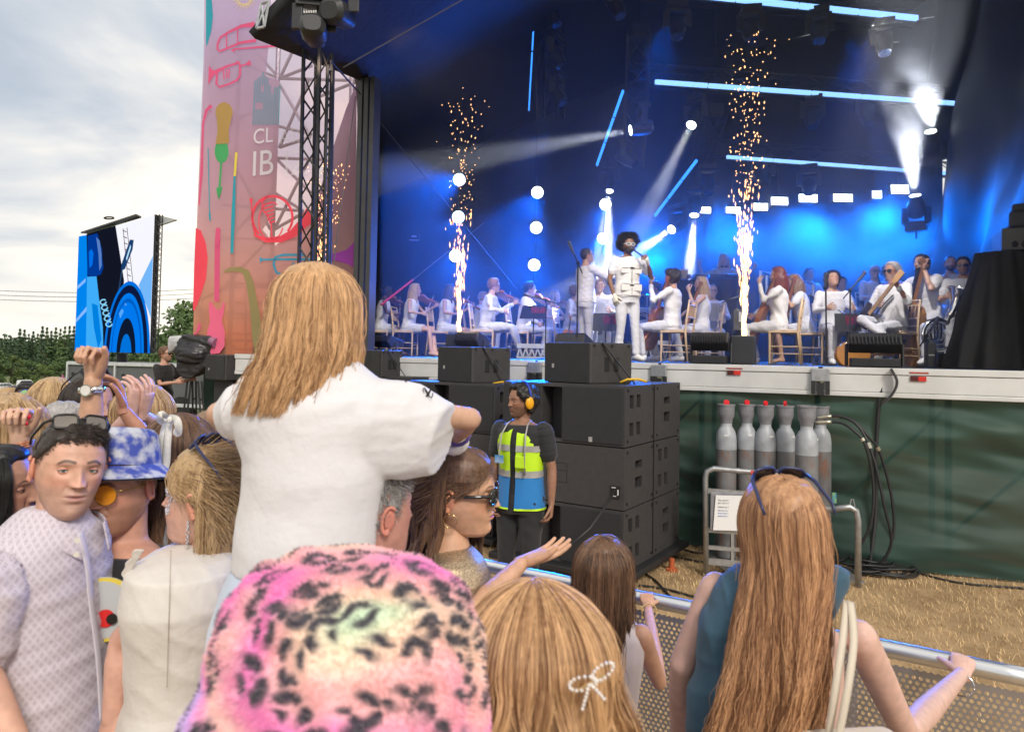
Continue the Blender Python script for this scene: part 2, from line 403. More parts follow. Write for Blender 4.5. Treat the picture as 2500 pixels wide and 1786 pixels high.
# -- parked cars, low crowd fence and feather flag far left
def car(M, body, label, first=True, van=False):
 t = thing('parked_car', label, 'car', M=M, group='cars and vans parked across the field')
 def P(x, y, z): return M @ Vector((x, y, z))
 h1, h2 = (.95, 1.5) if not van else (1.1, 2.1)
 prof = [(-2.1, .3), (-2.15, .75), (-2.0, h1), (-1.25 if not van else -1.9, h2 - .06), (-1.0, h2), (.35, h2), (1.1 if not van else .9, h1 + .02), (1.95, h1 - .15), (2.15, .65), (2.1, .3)]
 mb = MB(); mb.prism([P(x, -.85, z) for x, z in prof], P(0, 1.7, 0) - P(0, 0, 0)); obj('body', mb, body, t, bevel=.06)
 mb = MB(); gl = [(-1.75, h1 + .03), (-1.2, h2 - .1), (.3, h2 - .1), (.95, h1 + .03)]
 for y in (-.862, .856): mb.prism([P(x, y, z) for x, z in gl], P(0, .006, 0) - P(0, 0, 0))
 obj('window', mb, mat('car_glass', (.02, .03, .035), .08, var=0), t)
 for x in (-1.35, 1.35):
  for y in (-.8, .62):
   mb = MB(); mb.cyl(P(x, y, .32), P(x, y + .18, .32), .32, n=14); wl = obj('wheel', mb, mat('tyre', (.02, .02, .02), .8), t)
 return t
cols = [('white_paint', (.72, .73, .74)), ('silver_paint', (.45, .47, .5)), ('white_paint', (.72, .73, .74)), ('dark_paint', (.04, .05, .08)), ('red_paint', (.3, .03, .03)), ('white_paint', (.72, .73, .74)), ('blue_paint', (.05, .09, .2))]
for i in range(20):
 px = -20 + i * 17 + (5 if i % 2 else 0); Y = 128 + (i * 37 % 22); c = W(px, 950, Y)
 cn, cc = cols[i % 7]
 zt = W(px, 962 - (i % 3) * 4, Y).z
 car(TM((c.x, Y, zt), R(10 + (i * 53) % 60)), mat(cn, cc, .25, coat=.6, var=.02), f'{cn.split("_")[0]} {"van" if i % 5 == 0 else "car"} parked across the field, {["first","second","third","fourth","fifth","sixth","seventh","eighth","ninth","tenth","eleventh","twelfth","thirteenth","fourteenth","fifteenth","sixteenth","seventeenth","eighteenth","nineteenth","twentieth"][i]} in the row from its left end', van=(i % 5 == 0))
galv = mat('galvanised_steel', (.42, .43, .44), .45, metal=.8, var=.15, vscale=20, bump=.2, bscale=90)
for i in range(5):
 x0, x1 = -24 + i * 70, 40 + i * 70; Y = 34
 a = W(x0, 940, Y); b = W(x1, 942, Y); zb = a.z - 2.0
 t = thing('fence_panel', f'steel mesh fence panel at the field edge, {["leftmost","second from the left","middle","second from the screen trailer","nearest the screen trailer"][i]} of five', 'fence', ((a.x + b.x) / 2, Y, zb), group='steel fence panels along the field')
 mb = MB(); mb.tube([(a.x, Y, zb), (a.x, Y, a.z), (b.x, Y, a.z), (b.x, Y, zb)], .03, 6); obj('frame', mb, galv, t)
 mb = MB()
 for k in range(1, 9):
  x = a.x + (b.x - a.x) * k / 9; mb.cyl((x, Y, zb), (x, Y, a.z), .012, n=4)
 for k in (1, 2): mb.cyl((a.x, Y, zb + k * .6), (b.x, Y, zb + k * .6), .012, n=4)
 obj('bars', mb, galv, t)
t = thing('feather_flag', 'tall narrow red and purple feather flag standing by the car park', 'flag', W(150, 960, 40))
mb = MB(); a = W(150, 975, 40); b = W(152, 912, 40); mb.cyl(a, b, .02, n=5); obj('pole', mb, galv, t)
mb = MB(); mb.prism([W(147, 965, 40), W(157, 965, 40), W(158, 925, 40), W(153, 912, 40), W(149, 920, 40)], (0, .02, 0)); obj('banner_cloth', mb, mat('flag_red', (.45, .05, .10), .7, col2=(.18, .05, .2), vscale=.8), t)
for k, yy in enumerate((707, 718, 729)):
 mb = MB(); pts = [W(-60 + 620 * q / 16, yy - 6 * (q / 16) + 10 * math.sin(math.pi * q / 16), 150) for q in range(17)]
 mb.tube(pts, .05, 4); tag(obj('power_line', mb, mat('cable_black', (.02, .02, .022), .5, var=0)), f'{["upper","middle","lower"][k]} of three thin power cables crossing the cloudy sky', 'cable', 'power cables over the field')
# -- the stage
black = mat('matt_black', (.018, .018, .02), .55, var=.2, vscale=5, bump=.15, bscale=120)
blackcloth = mat('black_cloth', (.012, .012, .014), .9, var=.3, vscale=2.5, bump=.5, bscale=25, sheen=.2)
alu = mat('aluminium', (.62, .63, .64), .38, metal=.75, var=.12, vscale=4, bump=.12, bscale=60)
deckm = mat('stage_ply', (.035, .034, .034), .6, var=.25, vscale=2, bump=.2, bscale=40)
A = W(880, 860, 9.95); A.z = 0; B = Vector((-4.45, 21.0, 0)); Cc = SP(4.0, 9.5); Dd = SP(4.0, .0)
poly = [SP(-6.5, 0), SP(4.0, 0), Cc, B, SP(-6.5, 1.1)]
mb = MB(); mb.prism([p + Vector((0, 0, DECK - .12)) for p in poly], (0, 0, .12)); struct('stage_deck', mb, deckm)
t = thing('stage_edging', 'white aluminium edge panels along the front of the stage deck', 'stage edge', SP(-1, -.02, DECK - .3), STAGE_YAW)
whitealu = mat('white_aluminium', (.66, .66, .65), .45, metal=.15, var=.10, vscale=3, bump=.1, bscale=30)
joints = [-6.5] + [su(ST(x, 880, 0)) for x in (835, 1312, 1612, 2003)] + [4.0]
for a_, b_ in zip(joints[:-1], joints[1:]):
 mb = MB(); mb.sbox(a_ + .03, b_ - .03, -.05, -.002, DECK - .25, DECK - .075); mb.sbox(a_ + .02, b_ - .02, -.06, -.002, DECK - .07, DECK - .002)
 mb.sbox(a_ + .03, b_ - .03, -.062, -.002, DECK - .30, DECK - .254)
 obj('edge_panel', mb, whitealu, t, bevel=.006)
for a_ in joints[1:-1]:
 mb = MB(); mb.sbox(a_ - .09, a_ + .09, -.10, -.065, DECK - .16, DECK - .02); obj('latch', mb, galv, t, bevel=.01)
 mb = MB(); mb.sbox(a_ - .09, a_ - .05, -.11, -.064, DECK - .29, DECK - .15); mb.sbox(a_ + .05, a_ + .09, -.11, -.064, DECK - .29, DECK - .15); mb.sbox(a_ - .03, a_ + .03, -.10, -.064, DECK - .30, DECK - .17)
 obj('latch_bracket', mb, black, t)
for px in (1793, 2240):
 p = ST(px, 910, 0); u0 = su(p); z0 = ST(px, 909 if px < 2000 else 924, -.06).z
 for k, mm in ((0, mat('reflector_dark', (.08, .01, .01), .3)), (1, mat('reflector_red', (.62, .03, .02), .3))):
  mb = MB(); mb.sbox(u0 - .07 + .07 * k, u0 + .07 * k + .0, -.068, -.052, z0 - .025, z0 + .022); obj('reflector', mb, mm, t)
 mb = MB(); mb.sbox(u0 - .08, u0 + .09, -.066, -.061, DECK - .05, DECK - .035); obj('reflector_strip', mb, mat('reflector_worn', (.25, .08, .06), .5, col2=(.5, .04, .03), vscale=30), t)
# green scrim
def scrim_m():
 m = mat('green_scrim', (.006, .042, .030), .62, var=.25, vscale=1.2, bump=.5, bscale=350, sheen=.3)
 b = m.node_tree.nodes['Principled BSDF']; b.inputs['Alpha'].default_value = .93
 return m
def scrim(i, j):
 u = -6.5 + 10.5 * i; z = DECK - .29 - (DECK - .31) * j
 f = .045 * math.sin(j * 9 + u * .9 + 1.2 * math.sin(u * .55)) * sstep(0, .3, j) + .10 * mnoise.noise(Vector((u * .7, j * 5.5 + u * .5, 2))) + .03 * mnoise.noise(Vector((u * 1.8, j * 13 - u * .8, 5))) * 1.6
 f += -.16 * j * j + .06 * sstep(.82, 1, j)
 return SP(u, .03 + f - .02, max(z, .012))
mb = MB(); mb.grid(scrim, 210, 70)
o = obj('green_scrim', mb, scrim_m(), smooth=True); tag(o, 'dark green mesh cloth hanging in folds under the stage front', 'scrim')
# understructure that shows faintly through it
t = thing('stage_substructure', 'grey steel legs and braces under the stage behind green mesh', 'scaffold', SP(0, 1, 0))
for u in np.arange(-6, 4.1, 1.25):
 for v_ in (.35, 1.5): mb = MB(); mb.sbox(u - .03, u + .03, v_, v_ + .06, 0, DECK - .13); obj('leg', mb, galv, t)
mb = MB()
for u in np.arange(-6, 3.9, 1.25): mb.bar(SP(u, .38, .3), SP(u + 1.25, .38, DECK - .4), .035)
obj('braces', mb, galv, t)
# walls and roof of the stage
wallm = mat('stage_backcloth', (.010, .012, .018), .85, var=.4, vscale=.8, bump=.4, bscale=14)
def wall(p0, p1, z0, z1, n, amp, nrm):
 def fn(i, j):
  p = p0.lerp(p1, i); f = amp * (.6 * math.sin(i * n + .6 * math.sin(i * 9)) + mnoise.noise(Vector((i * n * .7, j * 2.5, 1))))
  return p + nrm * f + Vector((0, 0, z0 + (z1 - z0) * j))
 mb = MB(); mb.grid(fn, 160, 24); return mb
ZR = 9.6
o = struct('back_wall', wall(B, Cc, DECK, ZR, 46, .07, -SV), wallm, smooth=True)
o = struct('left_wall', wall(A, B, DECK, 6.4, 30, .03, SU), wallm, smooth=True)
def rwall(i, j):
 p = SP(4.0, .0).lerp(Cc, i)
 f = .16 * math.sin(11 * (i * .8 + j * .9) + 1.5 * mnoise.noise(Vector((i * 3, j * 3, 0)))) + .12 * mnoise.noise(Vector((i * 6 + j * 5, j * 3 - i * 2, 1)))
 return p + SU * (f - .1) + Vector((0, 0, DECK + (ZR - DECK) * j))
mb = MB(); mb.grid(rwall, 120, 60); struct('right_wall', mb, mat('side_drape', (.014, .015, .022), .6, var=.3, vscale=1, bump=.3, bscale=20), smooth=True)
P1 = W(622, 95, 8.0); A2 = W(882, 198, 9.95)
def roof(i, j):      # i left to right, j front to back
 if j < .3: l = P1.lerp(A2, j / .3)
 else: l = A2.lerp(Vector((B.x, B.y, 6.3)), (j - .3) / .7)
 r = Vector((5.4, 5.3, ZR)).lerp(Vector((Cc.x, Cc.y, ZR)), j); p = l.lerp(r, i)
 p.z = l.z + (ZR - l.z) * math.sin(math.pi / 2 * min(1, i * 1.15)) + .03 * math.sin(i * 40)
 return p
mb = MB(); mb.grid(roof, 40, 24); struct('stage_roof', mb, mat('roof_vinyl', (.012, .012, .016), .7, var=.3, vscale=1, bump=.3, bscale=10), smooth=True, solid=-.12)
def truss(mb, a, b, wd=.3, r=.025, seg=.4, n=5):
 a = Vector(a); b = Vector(b); d = (b - a); L = d.length; d.normalize()
 up = Vector((0, 0, 1)) if abs(d.z) < .9 else SU
 X = d.cross(up).normalized(); Z = X.cross(d)
 cs = [X * wd / 2 * i + Z * wd / 2 * j for i, j in ((-1, -1), (1, -1), (1, 1), (-1, 1))]
 for c in cs: mb.cyl(a + c, b + c, r, n=n)
 k = max(1, int(L / seg))
 for q in range(k):
  p, p2 = a + d * L * q / k, a + d * L * (q + 1) / k
  for f in range(4):
   c0, c1 = cs[f], cs[(f + 1) % 4]
   if q % 2: c0, c1 = c1, c0
   mb.cyl(p + c0, p2 + c1, r * .5, n=4)
 return mb
trussm = mat('black_truss', (.035, .034, .036), .5, metal=.4, var=.2, vscale=8)
# corner tower
t = thing('truss_tower', 'black square truss tower carrying the front corner of the stage roof', 'tower', W(740, 900, 8.7))
a = W(752, 1250, 8.7); a.z = 0; b = W(776, 125, 8.7)
mb = MB(); truss(mb, a, b, .24, .026, .3); obj('tower_truss', mb, trussm, t)
mb = MB(); mb.tube([W(800, 160, 8.6), W(794, 400, 8.6), W(790, 640, 8.6), W(788, 900, 8.6)], .022, 6); obj('cable_bundle', mb, mat('cable_black', (.02, .02, .022), .5), t)
mb = MB(); mb.cyl(W(812, 158, 8.9), W(800, 900, 8.9), .03, n=6); obj('side_pole', mb, trussm, t)
t = thing('roof_column', 'dark grey ribbed column at the left edge of the stage opening', 'column', (A.x, A.y, DECK))
for k in range(3):
 mb = MB(); mb.obox(Vector((A.x, A.y, 0)) + SU * (-.06 + .10 * k) + Vector((0, 0, (DECK + 5.9) / 2)), SU * .035, SV * .08, (0, 0, (5.9 - DECK) / 2)); obj('column_rib', mb, mat('column_grey', (.06, .06, .065), .5, metal=.3), t)
# roof corner lattice and hanging white cloth beyond
t = thing('roof_corner_lattice', 'grey steel lattice bracket on the outer corner of the roof', 'bracket', W(640, 30, 8.0))
mb = MB()
q = [W(628, 68, 7.95), W(645, 15, 7.95), W(652, 15, 7.95), W(640, 66, 7.95)]
def fr(mb, pts, r=.018):
 for i in range(len(pts)): mb.cyl(pts[i], pts[(i + 1) % len(pts)], r, n=5)
c4 = [W(626, 70, 7.92), W(638, 10, 7.92), W(656, 4, 7.92), W(645, 66, 7.92)]
fr(mb, c4); mb.cyl(c4[0], c4[2], .014, n=5); mb.cyl(c4[1], c4[3], .014, n=5); obj('lattice', mb, galv, t)
# -- scaffold behind the banner
t = thing('banner_scaffold', 'pale steel lattice scaffold standing behind the tall banner', 'scaffold', SP(-6, 1.5, 0))
BN_V = .85
def bs(px, py, v=1.9): return ST(px, py, v)
mb = MB()
for px, px2 in ((590, 560), (685, 655), (862, 850)): mb.cyl(bs(px, -40), bs(px2, 880), .045, n=8)
obj('standards', mb, galv, t)
nodes_ = {'a': (683, 192), 'b': (872, 195), 'c': (675, 310), 'd': (755, 330), 'e': (678, 360), 'f': (680, 388), 'g': (860, 392), 'h': (720, 270)}
segs = [((683, 192), (872, 197)), ((683, 192), (712, 130)), ((683, 192), (762, 160)), ((872, 199), (775, 238)), ((682, 205), (755, 330)), ((753, 197), (682, 360)), ((678, 308), (760, 328)), ((682, 360), (758, 335)), ((675, 386), (860, 392)), ((675, 388), (758, 470)), ((755, 388), (670, 560)), ((560, 380), (660, 560)), ((560, 300), (672, 250)), ((545, 500), (740, 515)), ((740, 520), (670, 560)), ((670, 470), (740, 515)), ((545, 582), (760, 585)), ((550, 690), (760, 700)), ((560, 585), (660, 470)), ((548, 700), (650, 590)), ((550, 765), (760, 770)), ((552, 830), (760, 835)), ((600, 160), (683, 192)), ((590, 90), (683, 192)), ((470, 740), (580, 690))]
mb = MB()
for s_, e_ in segs: mb.cyl(bs(*s_), bs(*e_), .028, n=6)
obj('braces', mb, galv, t)
for k in range(5):
 mb = MB(); y = 700 + 38 * k; mb.cyl(bs(555, y), bs(665, y + 2), .02, n=5); mb.cyl(bs(600, y), bs(600, y + 38), .02, n=5); obj('ladder_rung', mb, galv, t)
# -- banner
def BP(px, py, k=0): return ST(px, py, BN_V - .004 * k)
BANW = [(-60, 508, 905), (200, 498, 900), (400, 489, 893), (600, 480, 885), (700, 474, 878), (865, 470, 868)]
def edge(py, side):
 for (y0, l0, r0), (y1, l1, r1) in zip(BANW[:-1], BANW[1:]):
  if y0 <= py <= y1:
   f = (py - y0) / (y1 - y0); return (l0 + (l1 - l0) * f) if side == 0 else (r0 + (r1 - r0) * f)
 return 470 if side == 0 else 868
def cloth_mat(name, ramp, alpha, zlo, zhi):
 if name in MATS: return MATS[name]
 m = bpy.data.materials.new(name); m.use_nodes = True; t_ = m.node_tree; n = t_.nodes; L = t_.links; b = n['Principled BSDF']
 tcn = n.new('ShaderNodeTexCoord'); sp = n.new('ShaderNodeSeparateXYZ'); L.new(tcn.outputs['Object'], sp.inputs[0])
 mr = n.new('ShaderNodeMapRange'); mr.inputs[1].default_value = zlo; mr.inputs[2].default_value = zhi; L.new(sp.outputs[2], mr.inputs[0])
 nn = n.new('ShaderNodeTexNoise'); nn.inputs['Scale'].default_value = .8; L.new(tcn.outputs['Object'], nn.inputs['Vector'])
 ad = n.new('ShaderNodeMath'); ad.operation = 'MULTIPLY_ADD'; ad.inputs[1].default_value = .25; L.new(nn.outputs['Fac'], ad.inputs[0]);
 sb = n.new('ShaderNodeMath'); sb.operation = 'SUBTRACT'; sb.inputs[1].default_value = .125; L.new(mr.outputs[0], sb.inputs[0]); L.new(sb.outputs[0], ad.inputs[2])
 r_ = n.new('ShaderNodeValToRGB'); L.new(ad.outputs[0], r_.inputs[0])
 r_.color_ramp.elements[0].position = ramp[0][0]; r_.color_ramp.elements[0].color = (*ramp[0][1], 1)
 r_.color_ramp.elements[1].position = ramp[-1][0]; r_.color_ramp.elements[1].color = (*ramp[-1][1], 1)
 for p_, c_ in ramp[1:-1]: r_.color_ramp.elements.new(p_).color = (*c_, 1)
 L.new(r_.outputs[0], b.inputs['Base Color']); b.inputs['Roughness'].default_value = .8
 tr_ = n.new('ShaderNodeBsdfTranslucent'); L.new(r_.outputs[0], tr_.inputs[0]); ms = n.new('ShaderNodeMixShader'); ms.inputs[0].default_value = .5
 L.new(b.outputs[0], ms.inputs[1]); L.new(tr_.outputs[0], ms.inputs[2])
 tp = n.new('ShaderNodeBsdfTransparent'); m2 = n.new('ShaderNodeMixShader'); m2.inputs[0].default_value = 1 - alpha
 L.new(r_.outputs[0], tp.inputs[0])
 L.new(ms.outputs[0], m2.inputs[1]); L.new(tp.outputs[0], m2.inputs[2]); L.new(m2.outputs[0], n['Material Output'].inputs[0])
 MATS[name] = m; return m
ZB0, ZB1 = BP(600, 865).z, BP(600, 0).z
ramp = [(0.0, (.99, .60, .42)), (.10, (.99, .68, .55)), (.28, (.96, .74, .72)), (.50, (.90, .71, .78)), (1.0, (.85, .75, .90))]
bcloth = cloth_mat('banner_cloth', ramp, .33, 0, ZB1 - ZB0)
tb = thing('tall_banner', 'tall lilac to orange banner printed with colourful musical instruments', 'banner', BP(600, 865))
def ban(i, j):
 py = -60 + 925 * j; l, r = edge(py, 0), edge(py, 1); p = ST(l + (r - l) * i, py, BN_V + .02 * math.sin(j * 21 + i * 2) * .6 + .02 * mnoise.noise(Vector((i * 5, j * 14, 0))) + .012)
 return p
mb = MB(); mb.grid(ban, 60, 160); obj('banner_cloth', mb, bcloth, tb, smooth=True)
# second layer behind (the flank of the same banner), leaving the open bay where only sky shows through
def flank(pts):
 mb = MB(); mb.prism([ST(x, y, BN_V + .55) for x, y in pts], SV * .01); return mb
obj('rear_layer', flank([(500, -60), (675, -60), (665, 0), (648, 185), (680, 195), (680, 300), (675, 430), (672, 515), (640, 560), (672, 600), (760, 530), (768, 870), (470, 870), (482, 500), (497, 150)]), cloth_mat('banner_rear', ramp, .62, 0, ZB1 - ZB0), tb)
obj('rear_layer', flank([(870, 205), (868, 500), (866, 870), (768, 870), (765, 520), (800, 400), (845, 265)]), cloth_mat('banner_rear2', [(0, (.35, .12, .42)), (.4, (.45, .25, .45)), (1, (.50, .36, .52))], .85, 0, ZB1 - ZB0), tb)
# print
def pm(name, c): return mat('print_' + name, c, .8, var=.05, vscale=3)
def pline(pts, wpx, m, name='printed_line', k=4, closed=False, taper=None):
 """a printed band following a polyline given in picture points of the banner"""
 P = [Vector((x, y)) for x, y in pts]
 if closed: P.append(P[0])
 L_, R_ = [], []
 for i, p in enumerate(P):
  d = (P[min(i + 1, len(P) - 1)] - P[max(i - 1, 0)])
  if closed and i in (0, len(P) - 1): d = P[1] - P[-2]
  d.normalize(); nn = Vector((-d.y, d.x)); ww = wpx / 2 if taper is None else taper[min(i, len(taper) - 1)] / 2
  L_.append(p + nn * ww); R_.append(p - nn * ww)
 mb = MB()
 for i in range(len(P) - 1): mb.quad(BP(*L_[i], k), BP(*R_[i], k), BP(*R_[i + 1], k), BP(*L_[i + 1], k))
 return obj(name, mb, m, tb)
def ppoly(pts, m, name, k=3):
 mb = MB(); mb.quad(*[BP(x, y, k) for x, y in pts]); return obj(name, mb, m, tb)
def circ(cx, cy, rx, ry, a0=0, a1=360, n=40): return [(cx + rx * math.cos(R(a0 + (a1 - a0) * i / n)), cy + ry * math.sin(R(a0 + (a1 - a0) * i / n))) for i in range(n + 1)]
pink = pm('pink', (.70, .09, .22)); red = pm('red', (.85, .06, .10)); teal = pm('teal', (.02, .32, .42)); blue = pm('blue', (.05, .32, .52)); gold = pm('gold', (.42, .26, .08)); grn = pm('green', (.06, .36, .12)); purple = pm('purple', (.22, .03, .32)); yel = pm('yellow', (.75, .60, .08)); wht = mat('print_white', (.85, .83, .88), .8, var=0, alpha=.6)
ppoly([(508, -10), (517, 0), (520, 40), (516, 75), (506, 110), (503, 112), (503, 0)], teal, 'printed_wave')
mb = MB()
for k in range(20):
 a = R(5 + 170 * k / 19); r1 = 26 if k % 2 else 34; c = (596, -4)
 mb.add([BP(c[0] + 14 * math.cos(a - .06), c[1] + 14 * math.sin(a - .06), 4), BP(c[0] + 14 * math.cos(a + .06), c[1] + 14 * math.sin(a + .06), 4), BP(c[0] + r1 * math.cos(a), c[1] + r1 * math.sin(a), 4)], [(0, 1, 2)])
obj('printed_sun', mb, yel, tb)
pline([(622, 60), (590, 64), (560, 78), (538, 92), (531, 108), (531, 120), (536, 126), (560, 116), (590, 104), (625, 99)], 5, pink, 'printed_trombone', taper=[14, 8, 6, 5, 5, 5, 5, 5, 6, 8])
pline([(553, 82), (553, 117)], 3, pink, 'printed_trombone_stay'); pline([(580, 73), (580, 107)], 3, pink, 'printed_trombone_stay')
pline([(569, 126), (572, 120), (600, 118), (650, 114), (680, 112)], 4, pink, 'printed_mouthpiece', taper=[12, 4, 4, 5, 7])
ppoly([(510, 161), (521, 173), (552, 160), (580, 152), (580, 157), (552, 166), (522, 185), (508, 207)], pink, 'printed_trumpet_bell')
pline([(530, 180), (528, 205), (536, 213), (560, 205), (578, 196), (586, 184), (586, 160), (582, 152), (575, 153)], 5, pink, 'printed_trumpet_tube')
pline([(586, 161), (600, 158), (612, 153)], 4, pink, 'printed_trumpet_mouthpipe', taper=[4, 4, 13])
pline([(546, 172), (547, 194)], 3, pink, 'printed_valve'); pline([(553, 170), (554, 192)], 3, pink, 'printed_valve'); pline([(560, 168), (558, 190)], 3, pink, 'printed_valve')
for cx, cy, rx, ry, mm, nm in ((547, 275, 21, 25, gold, 'printed_violin_upper'), (541, 370, 17, 28, grn, 'printed_violin_lower')):
 ppoly(circ(cx, cy, rx, ry)[:-1], mm, nm)
ppoly([(529, 290), (565, 290), (558, 318), (560, 350), (526, 352), (531, 320)], gold, 'printed_violin_waist', 4)
pline([(540, 395), (537, 440), (534, 480)], 5, grn, 'printed_violin_neck'); ppoly([(528, 458), (543, 456), (540, 470), (534, 488), (529, 470)], grn, 'printed_violin_scroll')
pline([(516, 258), (504, 270), (496, 300), (494, 360), (492, 420), (486, 500)], 6, pink, 'printed_bow', taper=[9, 7, 5, 5, 7, 3])
pline([(508, 362), (512, 530)], 2.5, teal, 'printed_bow_stick'); ppoly([(509, 520), (514, 520), (515, 540), (511, 538)], teal, 'printed_bow_tip')
pline([(577, 372), (573, 430)], 6, yel, 'printed_flute_head'); pline([(573, 430), (569, 530), (566, 618)], 7, teal, 'printed_flute', taper=[5, 9, 7])
for k in range(9): ppoly(circ(573 - k * .6, 470 + k * 14, 4, 3, n=8)[:-1], teal, 'printed_key')
ppoly([(478, 556), (490, 562), (502, 592), (507, 630), (503, 680), (490, 720), (476, 756), (471, 758), (474, 650)], red, 'printed_disc')
ppoly([(523, 735), (535, 735), (538, 560), (534, 556), (527, 556), (524, 600)], pink, 'printed_guitar_neck'); ppoly([(528, 558), (537, 556), (538, 580), (532, 604), (524, 598), (525, 580)], pink, 'printed_guitar_head', 5)
ppoly([(510, 740), (514, 735), (521, 745), (526, 752), (534, 757), (541, 750), (545, 736), (549, 742), (546, 765), (541, 782), (549, 810), (548, 845), (536, 862), (515, 864), (505, 848), (506, 810), (513, 785), (510, 762)], pm('guitar', (.78, .13, .25)), 'printed_guitar_body', 4)
ppoly([(471, 818), (480, 808), (484, 790), (490, 787), (489, 803), (480, 814), (470, 826)], pink, 'printed_clef')
pline([(547, 664), (560, 658), (585, 657), (600, 664), (610, 690), (622, 760), (630, 830), (640, 868)], 16, pm('sax', (.30, .24, .10)), 'printed_saxophone', taper=[4, 10, 13, 17, 18, 22, 28, 32])
pline(circ(665, 531, 49, 52, 130, 400), 6, red, 'printed_horn_coil'); pline(circ(662, 540, 30, 46, 20, 300), 3, red, 'printed_horn_tube')
pline([(617, 545), (624, 575), (650, 586), (685, 584), (715, 570), (745, 540), (765, 520)], 10, red, 'printed_horn_bell', taper=[4, 7, 12, 16, 20, 26, 44])
for k in range(6): pline([(642 + 3 * k, 500 + 9 * k), (667 + k, 494 + 9 * k)], 3.5, red, 'printed_valve_rotor')
pline([(655, 478), (640, 492), (640, 510), (652, 525), (662, 548), (664, 584)], 3.5, red, 'printed_horn_lead')
pline([(613, 484), (614, 500), (617, 540)], 3, red, 'printed_horn_pipe', taper=[8, 3, 3])
pline([(634, 634), (640, 634), (665, 633), (740, 633), (800, 634)], 5, blue, 'printed_cornet_pipe', taper=[16, 5, 5, 6, 6])
pline([(745, 622), (690, 622), (672, 628), (668, 645), (674, 664), (690, 672), (745, 672)], 6, blue, 'printed_cornet_tube')
for k in range(3): pline([(716 + 12 * k, 640), (716 + 12 * k, 664)], 4, blue, 'printed_cornet_valve')
ppoly([(775, 621), (815, 619), (845, 610), (858, 598), (864, 590), (862, 652), (850, 645), (820, 636), (775, 634)], purple, 'printed_purple_bell')
# dotted castle logo and lettering
dots = MB()
for r_ in range(24):
 for c_ in range(11):
  x = 624 + c_ * 6.1 - r_ * .25; y = 178 + r_ * 5.4
  top = {0: 196, 1: 190, 2: 184, 3: 178, 4: 184, 5: 192, 6: 210, 7: 228, 8: 214, 9: 212, 10: 206}[c_]
  if y < top or (c_ in (1, 2, 3) and 252 < y < 266) or (c_ == 3 and 205 < y < 222): continue
  dots.add([BP(x - 1.8, y - 1.8, 5), BP(x + 1.8, y - 1.8, 5), BP(x + 1.8, y + 1.8, 5), BP(x - 1.8, y + 1.8, 5)], [(0, 1, 2, 3)])
o = obj('printed_dots', dots, pm('dot', (.03, .28, .36)), tb); o['kind'] = 'stuff'
def ban_text(s_, px, py, hpx, m, xs=1.0):
 a = BP(px, py, 6); s1 = (BP(px, py - hpx, 6) - a).length / .72
 M = Matrix.Translation(a) @ Matrix((SU * xs, Vector((0, 0, 1)), -SV)).transposed().to_4x4()
 return cloth_text(s_, s1, m, 'printed_lettering', tb, M, .0005)
faint = mat('print_faint', (.85, .80, .86), .8, var=0, alpha=.22)
ban_text('CL', 617, 352, 37, wht); ban_text('ASSIC', 683, 352, 37, faint, .85)
ban_text('IB', 612, 430, 62, wht); ban_text('IZ', 690, 430, 62, faint); ban_text('A', 775, 432, 62, wht, .9)
# the same print repeated on the layer behind shows lilac cloth at the top, past the roof corner
mb = MB(); mb.prism([W(660, -60, 9.6), W(900, -60, 9.6), W(800, 8, 9.6), W(745, 25, 9.6), W(700, 48, 9.6), W(662, 62, 9.6)], (0, .02, 0))
t = obj('lilac_cloth', mb, mat('lilac_cloth', (.62, .54, .70), .8, var=.1, bump=.4, bscale=6)); tag(t, 'lilac cloth panel showing above the black corner of the roof', 'cloth')
# -- guy ropes and lines
ropem = mat('rope', (.10, .09, .10), .7, var=0); redr = mat('red_strap', (.55, .02, .08), .6, var=0)
for k, (p, q, r_, mm, lb) in enumerate([((838, 165, 8.7), (1200, -40, 8.0), .008, ropem, 'thin steel cable running up from the roof corner to the right'), ((808, 150, 8.6), (880, 230, 9.8), .012, mat('rope_dark', (.03, .03, .035), .7, var=0), 'dark cable from roof corner down to the column'), ((868, 235, 9.7), (815, 640, 8.8), .008, ropem, 'dark guy line slanting down beside the truss tower'), ((930, 744, 13.2), (1008, 683, 13.6), .022, redr, 'bright red end of the strap slanting up behind the violinists'), ((1008, 683, 13.6), (1180, 545, 14.5), .008, ropem, 'thin blue grey strap rising behind the violinists'), ((880, 240, 10.1), (1290, 740, 14.2), .006, ropem, 'long thin guy line crossing the dark left side of the stage')]):
 mb = MB(); mb.cyl(W(*p), W(*q), r_, n=5); tag(obj('guy_line', mb, mm), lb, 'cable', 'cables and guy lines of the stage')
